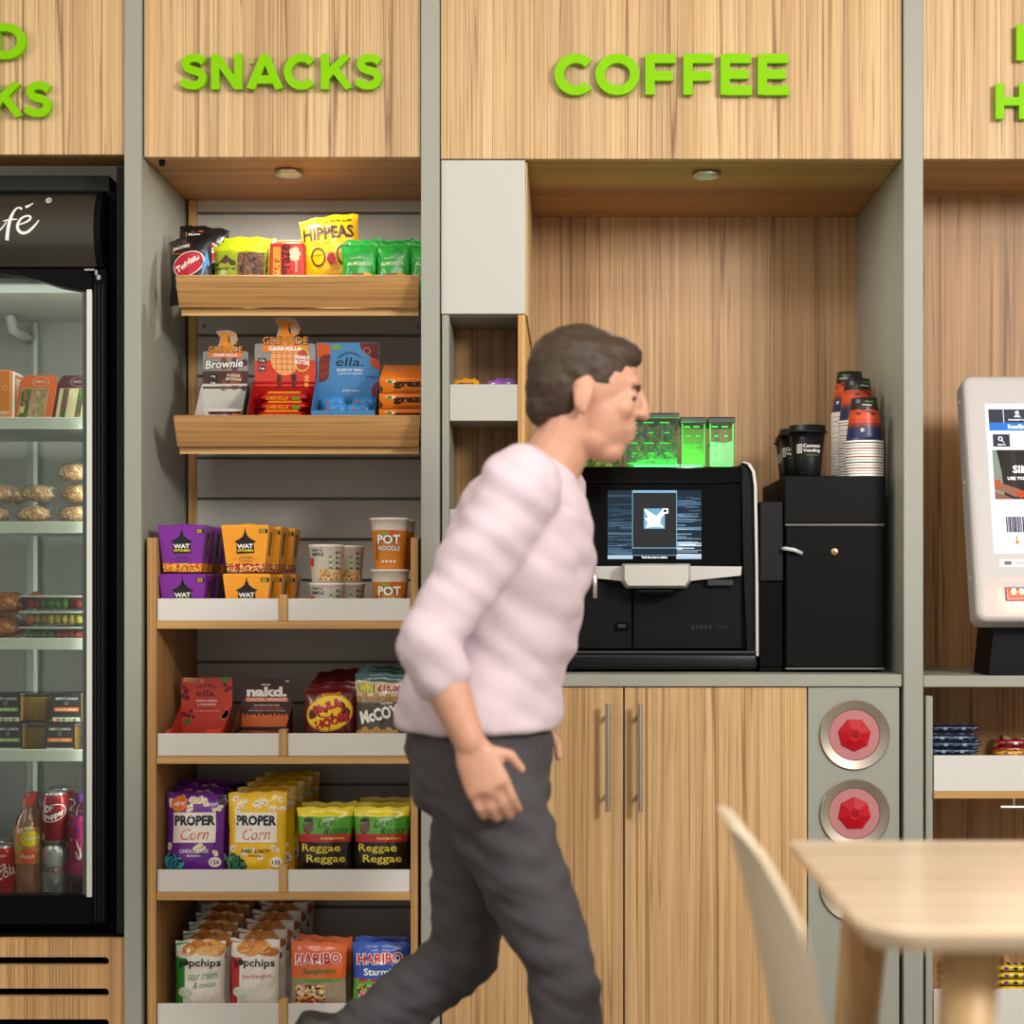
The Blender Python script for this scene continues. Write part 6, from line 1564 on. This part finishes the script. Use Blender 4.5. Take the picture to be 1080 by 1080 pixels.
kl = Kind(bottle(.2, [(.027, .001), (.030, .010), (.031, .05), (.029, .06), (.031, .075), (.032, .15), (.026, .175), (.014, .19), (.0135, .198)], mat('#8A5A40', .2, coat=.6), '#D8481E', tea, 't'), 'bottle', 'iced tea bottles on the fridge floor')
kl.put(PX(29.5, .14), .150, FB, 'iced tea bottle with orange cap and green and yellow label, front', rz=0)
kl.put(PX(34, .25), .250, FB, 'iced tea bottle with orange cap behind the front one', rz=.5)
def vim(b, s):
    b.patch(s, -.034, .034, .05, .19, mat('#A01858', .4), .5, 14, 10)
    b.text(s, 'V', .006, .105, .045, ink(W_), .045, 2, -.1, .09); b.text(s, 'V', .006, .105, .038, ink('#C01828'), .036, 3, -.1, .02)
    for i in range(7): b.disc(s, -.02+.012*(i % 4), .15+.014*(i//3), .005, .005, ink(['#4A1A6A', '#C82848', '#6A2A8A'][i % 3]), 2, 10)
kv = Kind(bottle(.22, [(.027, .001), (.031, .010), (.031, .06), (.026, .085), (.030, .12), (.031, .16), (.026, .185), (.014, .203), (.0135, .208)], mat('#3A0A2A', .2, coat=.6), '#5A1A6A', vim, 'v'), 'bottle', None)
kv.put(PX(85, .14), .150, FB, 'magenta and purple bottle at the right of the fridge floor, beside the cans', rz=-.1)
# ================================================================== FOREGROUND TABLE
TY0, TY1 = -1.79, -1.15           # front and back edge
TXL = PX(831, TY1); TXR = TXL+1.10; TZ = PZ(886, TY1)
TW = wood('table_wood', 'X', light='#E9D5BA', mid='#DDC6A6', dark='#B89468', rough=.2, seed=40, contrast=.6)
LW = wood('leg_wood', 'Z', light='#CFAE7E', mid='#BE9765', dark='#8C6234', rough=.4, seed=41, contrast=.7)
t = thing('table', 'pale wooden table with splayed legs in the blurred right foreground', 'table', ((TXL+TXR)/2, (TY0+TY1)/2, 0))
def rrect(x0, x1, y0, y1, r, n=6):
    P = []
    for cx, cy, a in ((x1-r, y1-r, 0), (x0+r, y1-r, 90), (x0+r, y0+r, 180), (x1-r, y0+r, 270)):
        for i in range(n+1): q = R(a+90*i/n); P.append((cx+r*math.cos(q), cy+r*math.sin(q)))
    return P
mb = MB(); rows = []
for z, ins in ((TZ-.026, .012), (TZ-.014, .003), (TZ-.006, 0), (TZ-.002, .001), (TZ, .005)):
    P = []
    for cx, cy, a, r in ((TXR-.05, TY1-.05, 0, .05), (TXL+.012, TY1-.012, 90, .012), (TXL+.06, TY0+.06, 180, .06), (TXR-.06, TY0+.06, 270, .06)):
        for i in range(9): q = R(a+90*i/8); P.append((cx+(r-ins)*math.cos(q), cy+(r-ins)*math.sin(q), z))
    rows.append(P)
n = len(rows[0]); vs = sum(rows, [])
mb.add(vs, [(j*n+i, j*n+(i+1) % n, (j+1)*n+(i+1) % n, (j+1)*n+i) for j in range(len(rows)-1) for i in range(n)]+[tuple(range(n-1, -1, -1)), tuple(range((len(rows)-1)*n, len(rows)*n))], TW)
mb.build('tabletop', t, world=True)
for (a, b_, c_, d_) in ((TXL+.18, TXR-.18, TY0+.16, TY0+.182), (TXL+.18, TXR-.18, TY1-.182, TY1-.16), (TXL+.18, TXL+.202, TY0+.183, TY1-.183), (TXR-.202, TXR-.18, TY0+.183, TY1-.183)):
    MB().box(a, b_, c_, d_, TZ-.065, TZ-.0265, LW, .002).build('apron', t, world=True)
for sx in (-1, 1):
    for sy in (-1, 1):
        xt = (TXL+(.138 if sy < 0 else .100) if sx < 0 else TXR-.12); yt2 = (TY0+.11 if sy < 0 else TY1-.10)
        xb = xt+sx*.055; yb3 = yt2+sy*.04
        m_ = MB(); m_.tube([(xt, yt2, TZ-.0266), (xt+(xb-xt)*.3, yt2+(yb3-yt2)*.3, TZ*.68), (xb, yb3, .012)], [(.034, .034), (.031, .031), (.018, .018)], LW, 4 if 0 else 16, up=(0, 1, 0)); m_.build('leg', t, world=True)
        MB().cyl((xb, yb3, 0), .016, .0115, BLACK, seg=12).build('glide', t, world=True)
# ================================================================== CHAIR (moulded shell, seen from its side)
CHY = -1.45; D_ = CAMD+CHY
def CX(px): return (px-600)/S(CHY)
t = thing('chair', 'cream moulded shell chair tucked beside the wooden table, seen side-on', 'chair', (CX(840)+.16, CHY, 0))
SH = mat('#DDCBB0', .38)
prof = [(763, 861, .11), (767, 872, .135), (774, 893, .155), (783, 925, .175), (791, 960, .19), (800, 1000, .20), (808, 1040, .20), (815, 1080, .205), (826, 1112, .205)]
pr = [(CX(p[0]), PZ(p[1], CHY), p[2]) for p in prof]
x9, z9 = pr[-1][0], pr[-1][1]
pr += [(x9+.03, z9-.025, .21), (x9+.10, z9-.045, .215), (x9+.22, z9-.04, .22), (x9+.34, z9-.03, .21), (x9+.40, z9-.035, .19), (x9+.42, z9-.05, .17)]
mb = MB(); nu = 20; m_ = len(pr)
def shell(off):
    out = []
    for j, (x, z, hw_) in enumerate(pr):
        a = pr[max(0, j-1)]; c_ = pr[min(m_-1, j+1)]; dx, dz = c_[0]-a[0], c_[1]-a[1]; l = math.hypot(dx, dz); nx, nz = -dz/l, dx/l    # pointing to the sitter
        up = j/(m_-1)
        for i in range(nu+1):
            q = 2*i/nu-1
            wrap = (.040*min(1, j/4)*(1-max(0, (up-.55)/.45)*.6))*abs(q)**2.2
            out.append((x+nx*(wrap+off), CHY+.88*(hw_ if j < 9 else min(hw_, .155))*q*(1-.06*abs(q)**3), z+nz*(wrap+off)))
    return out
A_ = shell(0); B_ = shell(.008); N = len(A_)
fs = [(j*(nu+1)+i, j*(nu+1)+i+1, (j+1)*(nu+1)+i+1, (j+1)*(nu+1)+i) for j in range(m_-1) for i in range(nu)]
mb.add(A_+B_, fs+[tuple(N+i for i in f[::-1]) for f in fs], SH, True)
rim = [i for i in range(nu+1)]+[j*(nu+1)+nu for j in range(1, m_)]+[(m_-1)*(nu+1)+i for i in range(nu-1, -1, -1)]+[j*(nu+1) for j in range(m_-2, 0, -1)]
mb.add(A_+B_, [(rim[i], rim[(i+1) % len(rim)], N+rim[(i+1) % len(rim)], N+rim[i]) for i in range(len(rim))], SH, True)
mb.build('seat_shell', t, world=True)
sx_ = x9+.20; sz_ = z9-.052
MB().box(sx_-.11, sx_+.11, CHY-.12, CHY+.12, sz_-.018, sz_-.004, LW, .003).build('underframe', t, world=True)
for a in (-1, 1):
    for b_ in (-1, 1):
        MB().tube([(sx_+a*.09, CHY+b_*.10, sz_-.0185), (sx_+a*.20, CHY+b_*.15, .0)], [.018, .012], LW, 12).build('leg', t, world=True)

# ================================================================== PERSON, walking to the right in front of the coffee bay
PY = -.60
def PP(px, py, y=PY): return Vector(((px-VX)/S(y), y, EYE+(VY-py)/S(y)))
SKIN = mat('#C8957C', .5, var=.06, bscale=30)
HAIR = mat('#3A2A1C', .6, bump=.5, bscale=90)
CLOTH = mat('#CFBDC6', .8, bump=.35, bscale=14)
JEAN = mat('#454245', .85, bump=.3, bscale=30)
def blobmesh(name, parts, mt, voxel, parent, smooth=6):
    """fuse overlapping closed volumes into one continuous skin"""
    mb = MB(); parts(mb)
    me = bpy.data.meshes.new('tmp'); me.from_pydata(mb.v, [], mb.f); me.update()
    bm = bmesh.new(); bm.from_mesh(me); bmesh.ops.recalc_face_normals(bm, faces=bm.faces[:]); bm.to_mesh(me); bm.free()
    o = bpy.data.objects.new('tmp', me); COL.objects.link(o)
    r_ = o.modifiers.new('r', 'REMESH'); r_.mode = 'VOXEL'; r_.voxel_size = voxel; r_.use_smooth_shade = True
    s_ = o.modifiers.new('s', 'SMOOTH'); s_.factor = .5; s_.iterations = smooth
    dg = bpy.context.evaluated_depsgraph_get(); dg.update()
    m2 = bpy.data.meshes.new_from_object(o.evaluated_get(dg)); bpy.data.objects.remove(o)
    m2.materials.clear(); m2.materials.append(mt)
    for p in m2.polygons: p.use_smooth = True
    for v in m2.vertices: v.co = v.co - parent.location
    m2.name = name
    q = bpy.data.objects.new(name, m2); COL.objects.link(q); q.parent = parent
    return q
def lerp(a, b, t_): return a+(b-a)*t_
pelvis = PP(508, 800); chest = PP(548, 575); neckb = PP(572, 492); headc = PP(620, 418)
root = thing('person', 'person in pale pink shirt and dark trousers striding right past the coffee bay', 'person', (pelvis.x, PY, 0))
shN, shF = PP(560, 520, PY)+Vector((-.01, -.165, 0)), PP(560, 520, PY)+Vector((.03, .165, 0))
elN, wrN = PP(462, 672, PY)+Vector((0, -.215, 0)), PP(503, 770, PY)+Vector((.0, -.225, 0))
elF, wrF = PP(574, 665, PY)+Vector((0, .19, 0)), PP(560, 760, PY)+Vector((0, .17, 0))
hipN, hipF = pelvis+Vector((.0, -.085, -.01)), pelvis+Vector((0, .085, -.01))
knN, anN = PP(592, 1010, PY)+Vector((0, -.09, 0)), Vector((PP(622, 0, PY).x, PY-.09, .075))
knF, anF = PP(486, 1020, PY)+Vector((0, .09, 0)), Vector((PP(352, 0, PY).x, PY+.09, .27))
def limb(mb, pts, rads, seg=16, up=(0, 1, 0)):
    P, Q = [], []
    for i in range(len(pts)-1):
        for k_ in range(5):
            q = k_/5; P.append(lerp(Vector(pts[i]), Vector(pts[i+1]), q)); r0_, r1_ = rads[i], rads[i+1]
            r0_ = r0_ if isinstance(r0_, tuple) else (r0_, r0_); r1_ = r1_ if isinstance(r1_, tuple) else (r1_, r1_)
            Q.append((lerp(r0_[0], r1_[0], q), lerp(r0_[1], r1_[1], q)))
    P.append(Vector(pts[-1])); Q.append(rads[-1] if isinstance(rads[-1], tuple) else (rads[-1],)*2)
    mb.tube(P, Q, SKIN, seg, up=up)
    for p, r_ in zip(pts, rads):
        r_ = r_ if isinstance(r_, tuple) else (r_, r_); 
        rr = min(r_); mb.ball(p, (rr, rr, rr), SKIN, 12, 8)
fwd = Vector((1, 0, 0))
def hand(mb, wr, dirv, side):
    """palm, four unequal curled fingers and a thumb; dirv = forearm direction"""
    d = dirv.normalized(); s_ = Vector((0, side, 0)); f = s_.cross(d)*(1 if s_.cross(d).x > 0 else -1); f.normalize()   # f: forward (thumb side)
    s_ = d.cross(f).normalized(); s_ = s_ if s_.y*side > 0 else -s_
    pc = wr+d*.045
    limb(mb, [wr, wr+d*.03, wr+d*.085], [(.020, .026), (.016, .036), (.013, .040)], 14, up=tuple(s_))
    for k_, (off, ln, r_) in enumerate(((.029, .070, .0085), (.010, .078, .009), (-.010, .072, .0085), (-.028, .056, .0075))):
        b0 = wr+d*.082+f*off
        b1 = b0+(d*.9-s_*.25+f*off*.6).normalized()*ln*.45
        b2 = b1+(d*.7-s_*.65).normalized()*ln*.32
        b3 = b2+(d*.35-s_*.9).normalized()*ln*.25
        limb(mb, [b0-d*.01, b1, b2, b3], [r_*1.1, r_, r_*.92, r_*.8], 10)
    t0 = wr+d*.025+f*.026; t1 = t0+(d*.6+f*.75-s_*.2).normalized()*.034; t2 = t1+(d*.92+f*.25-s_*.3).normalized()*.030
    limb(mb, [t0-f*.006, t1, t2], [.012, .0100, .0085], 10)
hd = headc; tilt = R(10)
def HP(x, y, z):      # head frame: x forward, y side, z up, tilted slightly forward
    return Vector((hd.x+x*math.cos(tilt)+z*math.sin(tilt), hd.y+y, hd.z-x*math.sin(tilt)+z*math.cos(tilt)))
def headvol(mb):
    def ell(c, r): 
        bm = bmesh.new(); bmesh.ops.create_uvsphere(bm, u_segments=20, v_segments=14, radius=1)
        for v in bm.verts: v.co = HP(c[0]+v.co.x*r[0], c[1]+v.co.y*r[1], c[2]+v.co.z*r[2])
        mb.bm(bm, SKIN, True)
    ell((-.012, 0, .028), (.096, .074, .086)); ell((.030, 0, -.022), (.058, .058, .078)); ell((.048, 0, -.086), (.032, .032, .024)); ell((.020, 0, -.070), (.048, .050, .036))
    ell((.074, 0, .034), (.015, .046, .014)); ell((.070, 0, -.058), (.024, .024, .018))
    limb(mb, [HP(.084, 0, .026), HP(.098, 0, .002), HP(.103, 0, -.015)], [.009, .010, .0115], 12)
    ell((.094, .012, -.016), (.012, .009, .008)); ell((.094, -.012, -.016), (.012, .009, .008))
    ell((.084, 0, -.040), (.012, .024, .006)); ell((.082, 0, -.050), (.012, .022, .007)); ell((.070, 0, -.044), (.024, .034, .022))
    for s in (-1, 1):
        ell((.060, s*.036, -.012), (.024, .020, .022)); ell((.0735, s*.0315, .0125), (.0135, .0135, .0075)); ell((.072, s*.0315, -.0035), (.0125, .0125, .0055))
        ell((-.008, s*.076, -.006), (.018, .008, .032)); ell((-.004, s*.074, -.028), (.010, .007, .014))
def body(mb):
    headvol(mb)
    limb(mb, [neckb+Vector((-.01, 0, -.04)), lerp(neckb, HP(-.01, 0, -.06), .6), HP(-.012, 0, -.03)], [.060, .052, .054])
    mb.tube([pelvis+Vector((0, 0, -.07)), pelvis+Vector((-.005, 0, .0)), lerp(pelvis, chest, .45), chest, lerp(chest, neckb, .6), neckb], [(.09, .10), (.115, .155), (.098, .135), (.118, .165), (.095, .150), (.05, .07)][::1], SKIN, 24, up=(1, 0, 0))
    for s, el, wr, sd in ((shN, elN, wrN, -1), (shF, elF, wrF, 1)):
        limb(mb, [s, lerp(s, el, .4), el, lerp(el, wr, .35), wr], [.054, .048, .039, .040, .026]); hand(mb, wr, wr-el, sd)
    for h, k_, a in ((hipN, knN, anN), (hipF, knF, anF)):
        limb(mb, [h, lerp(h, k_, .35), k_, lerp(k_, a, .35), a], [.076, .068, .046, .045, .034])
        dn = (a-k_).normalized(); toe = Vector((math.cos(math.atan2(dn.z, dn.x)+R(88)), 0, math.sin(math.atan2(dn.z, dn.x)+R(88)))) if a is anF else Vector((1, 0, -.02))
        limb(mb, [a, a+dn*.03-toe*.03, a+dn*.035+toe*.12], [.036, .036, .026])
blobmesh('body', body, SKIN, .0048, root, 3)
def shirt(mb):
    hem = pelvis+Vector((-.004, 0, .060))
    mb.tube([hem+Vector((0, 0, -.005)), hem+Vector((0, 0, .03)), lerp(pelvis, chest, .5)+Vector((-.01, 0, 0)), lerp(pelvis, chest, .8), chest, lerp(chest, neckb, .5), lerp(chest, neckb, .86), neckb+Vector((.004, 0, .008))],
            [(.148, .185), (.146, .183), (.128, .165), (.132, .178), (.136, .185), (.116, .168), (.080, .105), (.066, .074)], SKIN, 28, up=(1, 0, 0))
    for s, el, wr in ((shN, elN, wrN), (shF, elF, wrF)):
        limb(mb, [s+Vector((0, 0, .004)), lerp(s, el, .4), el, lerp(el, wr, .30)], [.070, .064, .054, .052])
def wrinkle(q, amp, fr):
    me = q.data; off = root.location; co = []
    for v in me.vertices:
        p = v.co+off; n_ = noise.noise(Vector((p.x*fr, p.y*fr, p.z*fr*1.6)))*amp + noise.noise(Vector((p.x*fr*.5+5, p.y*fr, p.z*fr*2.6+p.x*20)))*amp*.8
        co.append(v.co + v.normal*n_)
    me.vertices.foreach_set('co', [c for v in co for c in v]); me.update()
q = blobmesh('shirt', shirt, CLOTH, .007, root, 8); wrinkle(q, .008, 11)
def trou(mb):
    w_ = pelvis+Vector((0, 0, .10))
    mb.tube([w_, pelvis+Vector((-.005, 0, .02)), pelvis+Vector((0, 0, -.07)), pelvis+Vector((0, 0, -.10))], [(.112, .150), (.130, .170), (.120, .165), (.08, .12)], SKIN, 24, up=(1, 0, 0))
    for h, k_, a in ((hipN, knN, anN), (hipF, knF, anF)):
        limb(mb, [h, lerp(h, k_, .35), k_, lerp(k_, a, .35), lerp(k_, a, .97)], [.098, .086, .062, .060, .054])
q = blobmesh('trousers', trou, JEAN, .007, root, 6); wrinkle(q, .007, 16)
# hair: cap over the skull, cut at the brow and the nape
def hairv(mb):
    def ell(c, r): 
        bm = bmesh.new(); bmesh.ops.create_uvsphere(bm, u_segments=22, v_segments=16, radius=1)
        for v in bm.verts: v.co = HP(c[0]+v.co.x*r[0], c[1]+v.co.y*r[1], c[2]+v.co.z*r[2])
        mb.bm(bm, SKIN, True)
    ell((-.020, 0, .042), (.096, .079, .082)); ell((-.046, 0, .010), (.066, .076, .074)); ell((.034, 0, .082), (.050, .054, .030)); ell((-.072, 0, -.030), (.034, .056, .038))
q = blobmesh('hair', hairv, HAIR, .005, root, 2); wrinkle(q, .0025, 45)
for s in (-1, 1):
    e_ = MB(); c = HP(.0735, s*.0315, .005); c0 = root.location
    e_.ball(tuple(c), .0105, mat('#D8D0C8', .3), 14, 10); e_.ball(tuple(c+Vector((.0052, s*.0048, 0))), .0058, mat('#3A2A1C', .2), 12, 8); e_.build('eye', root, world=True)
    b2 = MB(); b2.tube([HP(.086, s*.016, .024), HP(.086, s*.030, .029), HP(.076, s*.044, .025)], [.0028, .0034, .002], HAIR, 8); b2.build('eyebrow', root, world=True)
m_ = MB(); m_.tube([HP(.086, -.020, -.0455), HP(.0945, 0, -.045), HP(.086, .020, -.0455)], [.0015, .0022, .0015], mat('#A0564C', .5), 8); m_.build('mouth', root, world=True)
# shoes
for a, k_, nm_ in ((anN, knN, 0), (anF, knF, 1)):
    dn = (a-k_).normalized(); ang = math.atan2(dn.z, dn.x)+R(88)
    toe = Vector((1, 0, 0)) if nm_ == 0 else Vector((math.cos(ang), 0, math.sin(ang))); up_ = Vector((-toe.z, 0, toe.x))
    sm = MB(); P = []
    for (f_, h0, h1, w2) in ((-.075, -.03, .015, .028), (-.06, -.073, .030, .036), (-.02, -.073, .040, .038), (.03, -.073, .005, .041), (.09, -.073, -.022, .046), (.14, -.073, -.032, .044), (.175, -.068, -.045, .032), (.185, -.062, -.052, .018)):
        P.append((a+toe*f_+up_*((h0+h1)/2), ((h1-h0)/2, w2)))
    sm.tube([p[0] for p in P], [p[1] for p in P], mat('#2A2624', .5), 18, up=tuple(up_)); sm.build('shoe', root, world=True)
